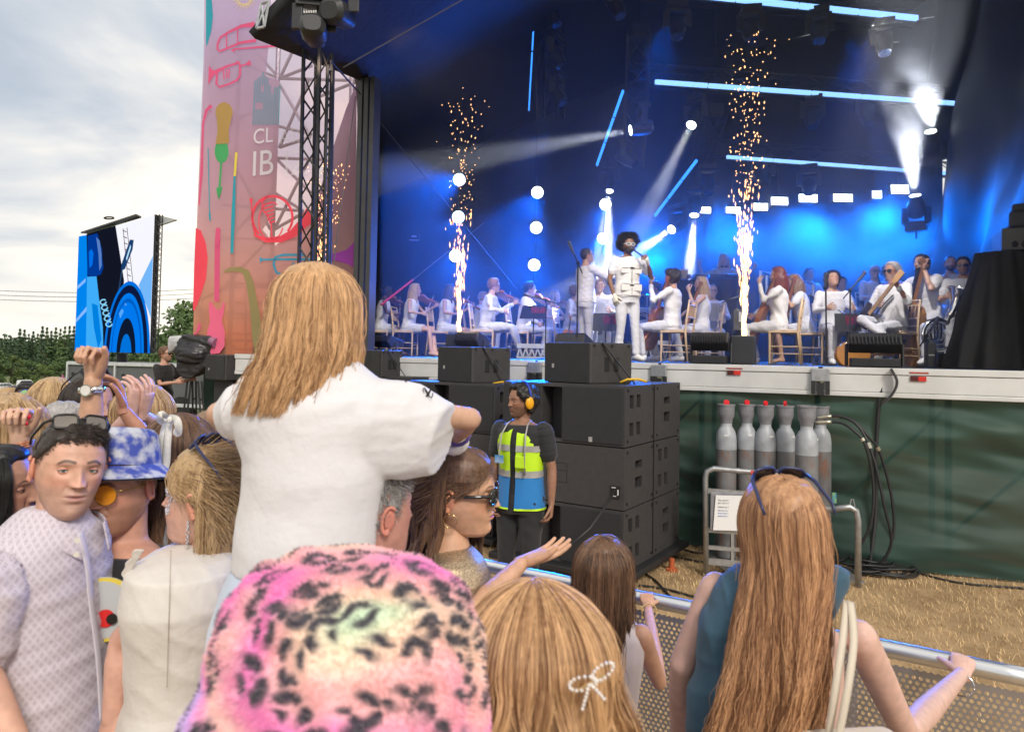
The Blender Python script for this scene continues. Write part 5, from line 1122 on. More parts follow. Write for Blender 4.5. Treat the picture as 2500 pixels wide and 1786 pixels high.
# risers with lattice fronts
for k, (px0, px1, py, Y, lab) in enumerate([(1262, 1335, 838, 11.2, 'low lattice riser behind the right fill speaker'), (1560, 1640, 830, 12.0, 'lattice riser behind the chair of the curly haired cellist'), (2298, 2385, 882, 9.6, 'lattice riser under the seated tuba player'), (2260, 2300, 848, 10.8, 'lattice riser behind the double bass player'), (1985, 2080, 850, 11.6, 'lattice riser behind the trumpeter')]):
 a, b = W(px0, py, Y), W(px1, py, Y); b.z = a.z = max(a.z, DECK + .16); t = thing('riser', lab, 'riser', a, group='aluminium risers on the stage')
 mb = MB(); mb.prism([a + Vector((0, 0, -.07)), b + Vector((0, 0, -.07)), b + Vector((0, 1.2, -.07)), a + Vector((0, 1.2, -.07))], (0, 0, .07)); obj('platform', mb, alu, t)
 mb = MB(); n = 5; h = a.z - DECK - .07
 mb.bar(a + Vector((0, 0, -h - .05)), b + Vector((0, 0, -h - .05)), .03)
 for i in range(n * 2):
  p, q = a.lerp(b, i / n / 2), a.lerp(b, (i + 1) / n / 2); z1, z2 = (-.07, -.07 - h + .02) if i % 2 else (-.07 - h + .02, -.07)
  mb.bar(p + Vector((0, 0, z1)), q + Vector((0, 0, z2)), .022)
 obj('lattice', mb, alu, t)
# black draped stand and speaker at the right edge
t = thing('draped_stand', 'tall stand covered by a black cloth at the right end of the stage', 'stand', ST(2440, 900, .8))
def dr(i, j):
 th = -math.pi * .5 - 1.9 + 3.8 * i; top = W(2450, 618, 8.0); c = W(2450, 860, 8.0); r_ = .27 + .32 * j + .045 * math.sin(i * 46) * (.3 + j) + .03 * mnoise.noise(Vector((i * 8, j * 3, 0)))
 return Vector((c.x + r_ * math.cos(th), c.y + .75 * r_ * math.sin(th), top.z + (DECK + .01 - top.z) * j))
mb = MB(); mb.grid(dr, 110, 24); obj('drape', mb, mat('serge', (.010, .010, .011), .9, var=.2, bump=.4, bscale=120), t, smooth=True)
t = thing('side_fill_speaker', 'dark grey speaker standing on the black draped stand', 'speaker', W(2480, 600, 8.0))
c = W(2490, 590, 8.0); mb = MB(); mb.obox(c, SU * .22, SV * .25, (0, 0, .12)); obj('body', mb, mat('speaker_grey', (.06, .06, .055), .6, bump=.3, bscale=200), t, bevel=.01)
for k in range(3): mb = MB(); q = c - SV * .255 + SU * (-.10 + .09 * k) + Vector((0, 0, -.06)); mb.lathe([(.035, 0), (.035, .01), (.025, .005), (.012, .008)], 12, Matrix.Translation(q) @ Matrix.Rotation(R(90) , 4, 'X')); obj('knob', mb, black, t)
mb = MB(); mb.obox(c + Vector((0, 0, .22)), SU * .14, SV * .2, (0, 0, .09)); mb.obox(c + Vector((0, 0, .36)), SU * .1, SV * .15, (0, 0, .05)); obj('top_unit', mb, black, t, bevel=.03)
# music stands, mic stands
red_light_sheet = mat('red_light_colour', (.45, .02, .05), .6, col2=(.05, .02, .05), vscale=35)  # red light behind the mesh desks, put into a sheet's colour
def music_stand(px, pyc, Y, wpx, hpx, label, sheet=None, tilt=.25, back=False):
 s_ = Y / F_PX; c = W(px, pyc, Y); t = thing('music_stand', label, 'music stand', (c.x, c.y, DECK), group='music stands of the orchestra')
 wd, hg = wpx * s_ / 2, hpx * s_ / 2
 mb = MB(); mb.obox(c, (wd, 0, 0), (0, .006, 0), (tilt * .3 * hg, tilt * hg, hg)); obj('desk', mb, black, t)
 mb = MB(); mb.cyl((c.x, c.y + .03, DECK + .02), (c.x, c.y + .03, c.z), .012, n=6)
 for k in range(3): a = k * 2.1 + .4; mb.cyl((c.x, c.y + .03, DECK + .25), (c.x + .22 * math.cos(a), c.y + .03 + .22 * math.sin(a), DECK + .01), .009, n=5)
 obj('leg', mb, black, t)
 if sheet: mb = MB(); mb.obox(c + Vector((wd * .35, -.012, 0)), (wd * .55, 0, 0), (0, .002, 0), (0, 0, hg * .75)); obj('sheet', mb, sheet, t)
 if sheet is red_light_sheet:
  mb = MB()
  for q in range(9): mb.cyl(c + Vector((wd * (-.15 + .12 * q), -.02, -hg * .9)), c + Vector((wd * (-.15 + .12 * q), -.02, hg * .9)), .003, n=3)
  obj('wire_grid', mb, black, t)
music_stand(1303, 762, 11.6, 62, 34, 'black music stand before the dark haired violin man', red_light_sheet, .8)
music_stand(1479, 786, 11.4, 62, 44, 'black music stand between conductor and singer', red_light_sheet)
music_stand(1806, 780, 10.4, 30, 50, 'music stand with white sheets behind the right fountain', mat('paper', (.75, .76, .8), .6))
music_stand(2070, 787, 10.0, 64, 44, 'black music stand in front of the trumpeter', red_light_sheet)
music_stand(2122, 736, 12.6, 50, 40, 'music stand with red lit grid behind the guitarist', red_light_sheet)
music_stand(1998, 742, 13.0, 40, 40, 'music stand with red lit grid behind the blonde cellist', red_light_sheet)
music_stand(2335, 742, 11.6, 36, 60, 'music stand before the bearded brass player', red_light_sheet)
music_stand(1518, 700, 13.8, 40, 50, 'pale music stand behind the singer', mat('paper', (.75, .76, .8), .6))
def mic_stand(base, top, tip, Y, label, r=.011):
 b = W(*base, Y); b.z = DECK; a = W(*top, Y); e = W(*tip, Y); t = thing('microphone_stand', label, 'microphone stand', b, group='microphone stands on the stage')
 mb = MB(); mb.cyl(b, a, r, n=6); mb.lathe([(.12, 0), (.12, .015), (.02, .025)], 14, Matrix.Translation(b)); obj('stand', mb, black, t)
 d = (e - a).normalized(); mb = MB(); mb.cyl(a - d * .15, e, r * .8, n=6); mb.ball(a, .025, 8, 6); obj('boom', mb, black, t)
 mb = MB(); mb.cyl(e - d * .02, e + d * .12, .016, .024, 8); mb.ball(e + d * .13, .030, 10, 8); obj('microphone', mb, mat('mic_grey', (.10, .10, .12), .35, metal=.5), t, smooth='auto')
mic_stand((1408, 868), (1411, 642), (1399, 614), 9.4, 'tall microphone stand in front of the conductor')
mic_stand((1332, 840), (1333, 733), (1302, 724), 10.6, 'microphone on a boom above the music stand of the violin man')
mic_stand((2074, 880), (2076, 708), (2096, 684), 9.6, 'microphone stand with boom right of the trumpeter')
mic_stand((2018, 884), (2016, 702), (2016, 695), 9.0, 'plain black stand beside the empty looking chair')
mic_stand((1788, 860), (1786, 730), (1792, 728), 10.8, 'thin stand left of the right spark fountain')
mic_stand((2262, 860), (2262, 820), (2275, 800), 8.6, 'short microphone stand aimed at the double bass')
# percussion glimpses at the back
cy_m = mat('cymbal', (.55, .45, .2), .3, metal=.9); chrome = mat('chrome', (.75, .77, .8), .12, metal=1.0, var=.05)
for k, (px, py, Y, lab) in enumerate([(1293, 705, 15.0, 'cymbal on a stand behind the violin men'), (1275, 742, 15.0, 'low cymbal on a stand at the rear left'), (2000, 706, 14.5, 'flat cymbal behind the blonde cellist'), (2130, 706, 14.5, 'cymbal behind the guitarist'), (2380, 700, 13.5, 'cymbal near the bearded brass player'), (1580, 722, 14.0, 'silver drum behind the curly haired cellist')]):
 c = W(px, py, Y); t = thing('cymbal_stand', lab, 'cymbal', (c.x, c.y, DECK), group='percussion at the back')
 mb = MB(); mb.lathe([(.001, .03), (.04, .02), (.2, 0), (.2, -.004)], 20, Matrix.Translation(c) @ Matrix.Rotation(R(12), 4, 'Y')); obj('cymbal', mb, cy_m, t, smooth=True)
 mb = MB(); mb.cyl((c.x, c.y, DECK), c, .012, n=6); obj('stand', mb, chrome, t)
t = thing('keyboard_rack', 'white keyboards on a two tier stand behind the conductor', 'keyboard', W(1465, 740, 13.2))
for k, (py, wpx) in enumerate(((688, 60), (738, 90))):
 c = W(1470, py, 13.2); mb = MB(); mb.obox(c, (wpx * 13.2 / F_PX / 2, 0, 0), (0, .15, 0), (0, 0, .045)); kb = obj('keyboard', mb, black, t, bevel=.01)
 mb = MB(); mb.obox(c + Vector((0, -.06, .05)), (wpx * 13.2 / F_PX / 2 * .9, 0, 0), (0, .07, 0), (0, 0, .005)); obj('keys', mb, mat('ivory', (.8, .8, .8), .4, var=0), kb)
mb = MB(); c = W(1465, 715, 13.3); mb.obox(c + Vector((0, .1, -.1)), (.28, 0, 0), (0, .01, 0), (0, 0, .42)); obj('white_cover', mb, mat('white_cover', (.75, .77, .8), .6), t)
for px in (1440, 1495): mb = MB(); c = W(px, 740, 13.2); mb.cyl((c.x, c.y, DECK), c, .015, n=6); obj('leg', mb, black, t)
# acoustic guitar on the deck behind the big monitor
t = thing('resting_guitar', 'orange acoustic guitar lying behind the large floor monitor', 'guitar', W(2085, 860, 9.2))
c = W(2085, 866, 9.2); mb = MB();
out = [(math.cos(a) * (.20 + .02 * math.cos(2 * a)), math.sin(a) * (.17 - .03 * math.cos(a))) for a in np.linspace(0, 2 * math.pi, 28, endpoint=False)]
mb.prism([c + Vector((x, 0, z)) for x, z in out], (0, .09, 0)); obj('body', mb, mat('spruce', (.55, .24, .06), .3, var=.1, coat=.4), t, bevel=.01)
mb = MB(); mb.bar(c + Vector((.18, .03, 0)), c + Vector((.75, .03, .05)), .05, .03); obj('neck', mb, mat('neckwood', (.10, .05, .03), .5), t)
# -- figure building
def colr(me, col):
 n = len(me.vertices); at = me.color_attributes.new('col', 'FLOAT_COLOR', 'POINT')
 c = np.ones((n, 4), 'f'); c[:, :3] = col; at.data.foreach_set('color', c.ravel())
def merge_col(name, items):
 """items: (mesh or (verts, faces), colours Nx3 or one colour) -> one mesh with a point colour"""
 V_, F_, Cc_ = [], [], []; o = 0
 for it, col in items:
  if isinstance(it, bpy.types.Mesh): v = mesh_np(it); f = [tuple(p.vertices) for p in it.polygons]
  elif isinstance(it, MB): v = np.array([tuple(p) for p in it.v], 'f').reshape(-1, 3); f = it.f
  else: v, f = it
  if len(v) == 0: continue
  V_.append(v); F_.extend([tuple(i + o for i in q) for q in f]); col = np.asarray(col, 'f'); Cc_.append(np.broadcast_to(col, (len(v), 3)) if col.ndim == 1 else col); o += len(v)
 v = np.concatenate(V_); c = np.concatenate(Cc_); me = bpy.data.meshes.new(name); me.from_pydata(v.tolist(), [], F_); me.update()
 at = me.color_attributes.new('col', 'FLOAT_COLOR', 'POINT'); c4 = np.ones((len(v), 4), 'f'); c4[:, :3] = c; at.data.foreach_set('color', c4.ravel())
 for p in me.polygons: p.use_smooth = True
 return me
def xf(M, a):
 m = np.array(M, 'f'); return a @ m[:3, :3].T + m[:3, 3]
HZ = np.array([-.124, -.118, -.108, -.095, -.080, -.055, -.030, -.005, .020, .050, .080, .100, .112, .118])
HWd = np.array([.012, .030, .042, .050, .058, .067, .073, .0765, .078, .0755, .066, .052, .034, .006])
HYF = np.array([.060, .076, .084, .0865, .088, .090, .0915, .0925, .094, .088, .074, .056, .036, .010])
HYB = np.array([.030, .005, -.015, -.030, -.050, -.072, -.088, -.099, -.104, -.103, -.092, -.072, -.047, -.02])
HY0 = np.array([.04, .03, .02, .01, .0, -.005, -.01, -.012, -.012, -.012, -.012, -.01, -.008, -.006])
def head_surf(a, z, grow=0.0):
 """a: angle from straight ahead (radians), z: height; the bare skull surface"""
 w_ = np.interp(z, HZ, HWd) + grow; yf = np.interp(z, HZ, HYF) + grow; yb = np.interp(z, HZ, HYB) - grow; y0 = np.interp(z, HZ, HY0)
 ca, sa = np.cos(a), np.sin(a)
 ex = 0.92
 sx = np.sign(sa) * np.abs(sa) ** ex; cx = np.sign(ca) * np.abs(ca) ** ex
 return w_ * sx, np.where(ca > 0, y0 + (yf - y0) * cx, y0 + (y0 - yb) * cx)
def g2(x, z, x0, z0, sx, sz): return np.exp(-((x - x0) / sx) ** 2 - ((z - z0) / sz) ** 2)
def ss(a, b, x): t = np.clip((x - a) / (b - a), 0, 1); return t * t * (3 - 2 * t)
def hairline(a, hl=.078, side=-.012, back=-.078):
 d = np.abs(np.degrees(np.arctan2(np.sin(a), np.cos(a))))
 return np.interp(d, [0, 38, 58, 78, 92, 112, 150, 180], [hl, hl - .004, hl - .035, side + .005, side, -.035, back, back])
def head_mesh(skin, nu=36, nv=30, brow=(.05, .03, .02), lips=None, stubble=None, fem=False, mouth_open=0.0, hair_scalp=None, hl=.078, ears=True, jaw=1.0, eyeo=(12, -15), nose=1.0, blush=.25, young=False):
 skin = np.array(skin); lips = np.array(lips if lips is not None else (skin * np.array([.88, .58, .55])))
 u = np.linspace(-1, 1, nu, endpoint=False); a = math.pi * (u - .33 * np.sin(math.pi * u) / math.pi * 1.25)
 zz = np.concatenate([np.linspace(-.124, -.105, max(3, nv // 8), endpoint=False), np.linspace(-.105, .06, int(nv * .62), endpoint=False), np.linspace(.06, .118, nv - int(nv * .62) - max(3, nv // 8))])
 A_, Z = np.meshgrid(a, zz); X, Y = head_surf(A_, Z)
 X = X * (1 + (jaw - 1) * ss(-.02, -.07, Z)) * (1 - (.05 if fem else 0) * ss(-.03, -.09, Z)); fr = ss(.0, .05, Y)
 ax = np.abs(X)
 d = .004 * g2(ax, Z, .026, .023, .022, .008) * (0.4 if fem else 1.25)
 d -= .0120 * g2(ax, Z, .0325, .004, .0150, .0120)
 t = np.clip((.020 - Z) / .052, 0, 1); prof = np.exp(-(X / (.0066 + .0052 * t)) ** 2) * (.0025 + .0215 * nose * t ** 1.25) * ss(-.0385, -.0315, Z) * ss(.05, .02, Z)
 d += prof
 d += .0095 * nose * g2(ax, Z, .0125, -.029, .0062, .0062) - .004 * g2(ax, Z, .0215, -.034, .006, .010)
 d += .0045 * g2(ax, Z, .045, -.014, .018, .014) + (.003 if fem or young else 0) * g2(ax, Z, .042, -.045, .02, .02)
 d -= .003 * g2(ax, Z, .040, -.060, .012, .014) * (0 if fem else 1)
 d += .0045 * g2(X, Z, 0, -.058, .026, .017)
 mo = mouth_open
 d += .0042 * g2(X, Z, 0, -.0535 + mo * .2, .017, .0040) * (1 - .35 * np.exp(-(X / .004) ** 2)) + .0055 * g2(X, Z, 0, -.0660 - mo, .0150, .0048)
 d -= (.0058 + mo * .6) * g2(X, Z, 0, -.0598 - mo * .4, .0215, .0019 + mo * .45)
 d -= .0022 * np.exp(-(X / .0035) ** 2) * ss(-.050, -.046, Z) * ss(-.034, -.040, Z)
 d -= .0035 * g2(X, Z, 0, -.0765 - mo, .018, .0045)
 d += .0060 * g2(X, Z, 0, -.098, .019, .012)
 d += .0035 * (0 if fem else 1) * g2(ax, Z, .052, -.085, .012, .018)
 d -= .0014 * np.exp(-((ax - (.022 + (-.035 - Z) * .45)) / .0028) ** 2) * ss(-.062, -.055, Z) * ss(-.028, -.036, Z)
 Y = Y + d * fr; X = X + np.sign(X) * .0018 * g2(ax, Z, .0125, -.030, .006, .007) * fr
 v = np.stack([X, Y, Z], -1).reshape(-1, 3)
 C_ = np.ones((v.shape[0], 3)) * skin; Xf, Zf, Ff, af = X.ravel(), Z.ravel(), fr.ravel(), np.abs(X.ravel())
 def paint(mask, col, k=1.0):
  nonlocal C_; m_ = (np.clip(mask, 0, 1) * k)[:, None]; C_ = C_ * (1 - m_) + np.array(col) * m_
 paint(g2(af, Zf, .045, -.025, .02, .02) * Ff, skin * np.array([1.06, .80, .78]), blush * 2)
 paint(g2(Xf, Zf, 0, -.028, .012, .012) * Ff, skin * np.array([1.05, .84, .82]), .4)
 lm = ss(.0225, .0195, af) * np.exp(-((Zf + .0598 + mo * .4) / (.0082 * np.clip(1 - (af / .0235) ** 2, .05, 1) + mo * .6)) ** 6) * Ff
 paint(lm, lips, .85)
 paint(g2(Xf, Zf, 0, -.0598 - mo * .4, .0195, .0013 + mo * .42) * Ff, lips * .30, .85)
 bz = .0245 + .004 * np.exp(-((af - .030) / .014) ** 2) - .006 * ss(.036, .05, af)
 paint(ss(.009, .014, af) * ss(.052, .044, af) * np.exp(-((Zf - bz) / (.0026 if fem else .0040)) ** 4) * Ff, brow, .82)
 paint(g2(af, Zf, .0085, -.0365, .0035, .0022) * Ff, skin * .18, .9)
 if stubble is not None:
  sk = ss(-.028, -.050, Zf) * ss(-.03, .02, v[:, 1]); mus = g2(Xf, Zf, 0, -.0445, .022, .006) * Ff
  paint(np.clip(sk * (1 - g2(Xf, Zf, 0, -.06, .024, .010) * Ff) + mus, 0, 1), stubble[0], stubble[1])
 if hair_scalp is not None:
  hlz = hairline(A_.ravel(), hl); paint(ss(-.004, .010, Zf - hlz), hair_scalp, .85)
 n1, n2 = Z.shape; F_ = []
 for i in range(n1 - 1):
  for k in range(n2):
   k2 = (k + 1) % n2; F_.append((i * n2 + k, i * n2 + k2, (i + 1) * n2 + k2, (i + 1) * n2 + k))
 F_.append(tuple(range(n2))[::-1]); F_.append(tuple((n1 - 1) * n2 + k for k in range(n2)))
 items = [((v, F_), C_)]
 if ears:
  for s_ in (-1, 1):
   eb = MB(); Re = Matrix.Rotation(s_ * R(-22), 3, 'Z') @ Matrix.Rotation(R(-12), 3, 'X')
   fine = nu > 60
   c = V3(s_ * .078, -.016, -.006)
   eb.ball(c, (.0075, .0165, .029), 10 if not fine else 18, 8 if not fine else 14, Re)
   rim = [c + Re @ V3(s_ * (.008), .014 * math.cos(t) * (1 if math.cos(t) < .2 else .75) - .001, .0275 * math.sin(t)) for t in np.linspace(-1.9, 2.6 if s_ else 2.6, 14)]
   rim = [c + Re @ V3(s_ * .0085, -.0155 * math.cos(t), .029 * math.sin(t)) for t in np.linspace(-1.75, 2.2, 14)]
   eb.tube(rim, .0042, 6 if not fine else 9); eb.ball(c + Re @ V3(s_ * .004, .002, -.026), (.005, .008, .010), 8, 6)
   if fine: eb.tube([c + Re @ V3(s_ * .0085, -.008 * math.cos(t) + .001, .016 * math.sin(t)) for t in np.linspace(-1.2, 1.6, 10)], .0028, 7)
   items.append((eb, skin * np.array([1.08, .82, .78])))
 if nu > 30:
  for s_ in (-1, 1):
   lb = MB(); ec = V3(s_ * .0315, .0705, .0035); r_ = .0134; q = 14 if nu > 60 else 8
   for lo, hi, sg in ((eyeo[0], 85, 1), (eyeo[1], -80, -1)):
    def fn(i, j, lo=lo, hi=hi):
     az = R(-82 + 164 * i); e0 = lo * max(0.0, math.cos(az * 1.38)) ** .7 + (0 if sg > 0 else -1); el = R(e0 + (hi - e0) * j); rr_ = r_ + (.0006 if j < .08 else 0)
     return ec + V3(math.sin(az) * math.cos(el), math.cos(az) * math.cos(el), math.sin(el)) * rr_
    lb.grid(fn, q, q // 2)
    if sg > 0:
     lash = [fn(i / 12, 0) + V3(0, .0006, -.0002) for i in range(13)]
     lb2 = MB(); lb2.tube(lash, .0007 if not fem else .0011, 4); items.append((lb2, (.03, .02, .018)))
   items.append((lb, skin * np.array([.97, .86, .84])))
 return items
def eyes(parent, HM, gaze=(0, 0), iris=(.10, .16, .18), name='eye'):
 for s_ in (-1, 1):
  ec = V3(s_ * .0315, .0705, .0035); rings = [0, 11, 11.5, 26, 27.5, 40, 70, 110, 180]; v = []; c = []; n = 20
  Rg = Matrix.Rotation(R(-gaze[0]), 3, 'Z') @ Matrix.Rotation(R(gaze[1]), 3, 'X')
  for t in rings:
   for k in range(n):
    a = 2 * math.pi * k / n; p = V3(math.sin(R(t)) * math.cos(a), math.cos(R(t)), math.sin(R(t)) * math.sin(a)); v.append(tuple(HM @ (ec + Rg @ p * .0122)))
    c.append((.01, .01, .01) if t <= 11 else (iris if t <= 26 else (.72, .66, .63)))
  f = [(i * n + k, i * n + (k + 1) % n, (i + 1) * n + (k + 1) % n, (i + 1) * n + k) for i in range(len(rings) - 1) for k in range(n)]
  me = merge_col(name, [((np.array(v), f), np.array(c))]); obj(name, me, mat('eye_wet', (1, 1, 1), .12, var=0, attr='col', coat=1.0), parent)
skinmat = mat('skin', (.5, .3, .2), .5, var=.11, vscale=38, bump=.2, bscale=380, attr='col', sss=.12)
clothm = {}
def cloth(name, col, bump=.25, bs=260, rough=.85, var=.05, **k):
 return mat(name, col, rough, var=var, vscale=5, bump=bump, bscale=bs, sheen=.15, **k)
WHITE = cloth('white_cotton', (.76, .75, .76), bump=.45, bs=14); WHITE2 = cloth('white_linen', (.60, .60, .64), bump=.45, bs=12);
def hand(mb, o, D, P, S, s=1.0, curl=(20, 25, 20), spread=6, thumb=35, res=6, curls=None):
 """o wrist, D along the hand, P palm normal (towards the palm side), S side of the thumb"""
 D = Vector(D).normalized(); P = Vector(P); P = (P - D * P.dot(D)).normalized(); S2 = D.cross(P).normalized(); S2 = S2 if S2.dot(Vector(S)) > 0 else -S2
 mb.loft([(o - D * .02 * s, S2 * .026 * s, P * .020 * s), (o + D * .01 * s, S2 * .028 * s, P * .019 * s), (o + D * .04 * s, S2 * .037 * s, P * .017 * s), (o + D * .075 * s, S2 * .041 * s, P * .014 * s), (o + D * .092 * s, S2 * .038 * s, P * .010 * s)], res * 2)
 L_ = [(.040, .025, .020), (.045, .029, .021), (.042, .027, .020), (.033, .021, .018)]
 for k in range(4):
  off = (.031 - .0205 * k) * s; p = o + D * (.080 - .004 * abs(k - 1.3)) * s + S2 * off; cu = curls[k] if curls else curl
  ang = 0; d0 = (D + S2 * math.tan(R((1.5 - k) * spread))).normalized(); pts = [p - d0 * .02 * s, p]; rs = [.0095 * s, .0098 * s]
  for q in range(3):
   ang += cu[q]; dd_ = d0 * math.cos(R(ang)) + P * math.sin(R(ang)); p = p + dd_ * L_[k][q] * s; pts.append(p); rs.append((.0088, .0080, .0066)[q] * s)
  p2 = pts[-1] + (pts[-1] - pts[-2]).normalized() * .004 * s; pts.append(p2); rs.append(.003 * s)
  mb.tube(pts, rs, res)
 p = o + D * .018 * s + S2 * .022 * s + P * .004 * s; d1 = (D * .75 + S2 * math.sin(R(thumb)) * 1.1 + P * .35).normalized(); d2 = (d1 + D * .25 + P * .2).normalized(); d3 = (d2 + D * .2 + P * .3 - S2 * .2).normalized()
 q1 = p + d1 * .045 * s; q2 = q1 + d2 * .033 * s; q3 = q2 + d3 * .026 * s
 mb.tube([p - d1 * .015 * s, p, q1, q2, q3, q3 + d3 * .004 * s], [.014 * s, .0155 * s, .0115 * s, .0100 * s, .0078 * s, .0035 * s], res)
 return [q3]
def limb(mb, pts, rs, n=10, flat=1.0): mb.tube(pts, rs, n, flat=flat); [mb.ball(p, r * .98, 8, 6) for p, r in zip(pts, rs)]
def cap_hair(t, grow=.012, nu=30, nv=24, hl=.078, side=-.012, back=-.078, rough=.004, seed=0, top=0.0):
 """solid hair close to the skull, in head coordinates"""
 a = np.linspace(-math.pi, math.pi, nu, endpoint=False); zz = np.linspace(-.11, .118, nv); A_, Z = np.meshgrid(a, zz); r = np.random.default_rng(seed)
 m = ss(-.006, .016, Z - hairline(A_, hl, side, back)); X0, Y0 = head_surf(A_, Z, 0)
 nz_ = sum(np.sin(A_ * k + Z * 60 * q + r.random() * 6) for k, q in ((5, 1), (9, -1.5), (14, 2))) / 3
 g = (grow + rough * nz_) * m - .022 * (1 - m)
 X, Y = head_surf(A_, Z, 0); l = np.sqrt(X ** 2 + Y ** 2) + 1e-6; up = ss(.03, .118, Z); X = X + X / l * g; Y = Y + Y / l * g; Zz = Z + up * (g * .9 + top * m) + .0
 v = np.stack([X, Y, Zz], -1).reshape(-1, 3); n1, n2 = Z.shape
 F_ = [(i * n2 + k, i * n2 + (k + 1) % n2, (i + 1) * n2 + (k + 1) % n2, (i + 1) * n2 + k) for i in range(n1 - 1) for k in range(n2)]
 F_.append(tuple((n1 - 1) * n2 + k for k in range(n2))); F_.append(tuple(range(n2))[::-1])
 return v, F_
def hairmat(name, lo, hi, rough=.46):
 if name in MATS: return MATS[name]
 m = bpy.data.materials.new(name); m.use_nodes = True; t_ = m.node_tree; n = t_.nodes; L = t_.links; b = n['Principled BSDF']
 a = n.new('ShaderNodeAttribute'); a.attribute_name = 'tone'; tcn = n.new('ShaderNodeTexCoord'); mp = n.new('ShaderNodeMapping'); mp.inputs['Scale'].default_value = (130, 130, 14); L.new(tcn.outputs['Object'], mp.inputs[0])
 nn = n.new('ShaderNodeTexNoise'); nn.inputs['Scale'].default_value = 1; nn.inputs['Detail'].default_value = 4; L.new(mp.outputs[0], nn.inputs['Vector'])
 ad = n.new('ShaderNodeMath'); ad.operation = 'MULTIPLY_ADD'; ad.inputs[1].default_value = .9; L.new(nn.outputs['Fac'], ad.inputs[0]);
 s_ = n.new('ShaderNodeMath'); s_.operation = 'SUBTRACT'; s_.inputs[1].default_value = .45; L.new(a.outputs['Fac'], s_.inputs[0]); L.new(s_.outputs[0], ad.inputs[2])
 r_ = n.new('ShaderNodeValToRGB'); r_.color_ramp.elements[0].color = (*lo, 1); r_.color_ramp.elements[1].color = (*hi, 1); r_.color_ramp.elements[0].position = .12; r_.color_ramp.elements[1].position = .88
 L.new(ad.outputs[0], r_.inputs[0]); L.new(r_.outputs[0], b.inputs['Base Color']); b.inputs['Roughness'].default_value = rough; b.inputs['Specular IOR Level'].default_value = .45
 bp = n.new('ShaderNodeBump'); bp.inputs['Strength'].default_value = .6; bp.inputs['Distance'].default_value = .002; L.new(nn.outputs['Fac'], bp.inputs['Height']); L.new(bp.outputs[0], b.inputs['Normal'])
 MATS[name] = m; return m
def set_tone(me, val=.5):
 at = me.attributes.new('tone', 'FLOAT', 'POINT'); at.data.foreach_set('value', np.full(len(me.vertices), val, 'f'))
HAIRC = {'blonde': ((.20, .11, .05), (.62, .43, .23)), 'brown': ((.05, .025, .014), (.23, .125, .07)), 'dark': ((.010, .007, .006), (.045, .028, .02)), 'black': ((.004, .004, .004), (.018, .015, .014)), 'grey': ((.16, .15, .15), (.52, .50, .48)), 'red': ((.06, .012, .008), (.20, .04, .02)), 'strawberry': ((.19, .08, .038), (.66, .37, .19)), 'lightbrown': ((.09, .05, .028), (.34, .21, .12)), 'ginger': ((.14, .06, .03), (.40, .22, .12)), 'honey': ((.24, .115, .05), (.80, .50, .26)), 'sandy': ((.20, .105, .05), (.62, .38, .20))}
def HM_(k): return hairmat('hair_' + k, *HAIRC[k])
def strands(name, pts, radius, tone, m, parent=None):
 """pts: (n strands, k points, 3) -> one curves object"""
 n, k, _ = pts.shape; cu = bpy.data.hair_curves.new(name); cu.add_curves([k] * n)
 if parent is not None: pts = xf(WM[parent.name].inverted(), pts.reshape(-1, 3)).reshape(n, k, 3)
 cu.attributes['position'].data.foreach_set('vector', pts.astype('f').ravel())
 ra = cu.attributes.get('radius') or cu.attributes.new('radius', 'FLOAT', 'POINT')
 rr = np.broadcast_to(radius * np.concatenate([np.ones(k - 3), [.85, .6, .25]])[None, :], (n, k)); ra.data.foreach_set('value', rr.astype('f').ravel())
 ta = cu.attributes.new('tone', 'FLOAT', 'CURVE'); ta.data.foreach_set('value', tone.astype('f'))
 cu.materials.append(m); o = bpy.data.objects.new(name, cu); C.objects.link(o)
 if parent is not None: o.parent = parent; WM[o.name] = WM[parent.name].copy()
 return o
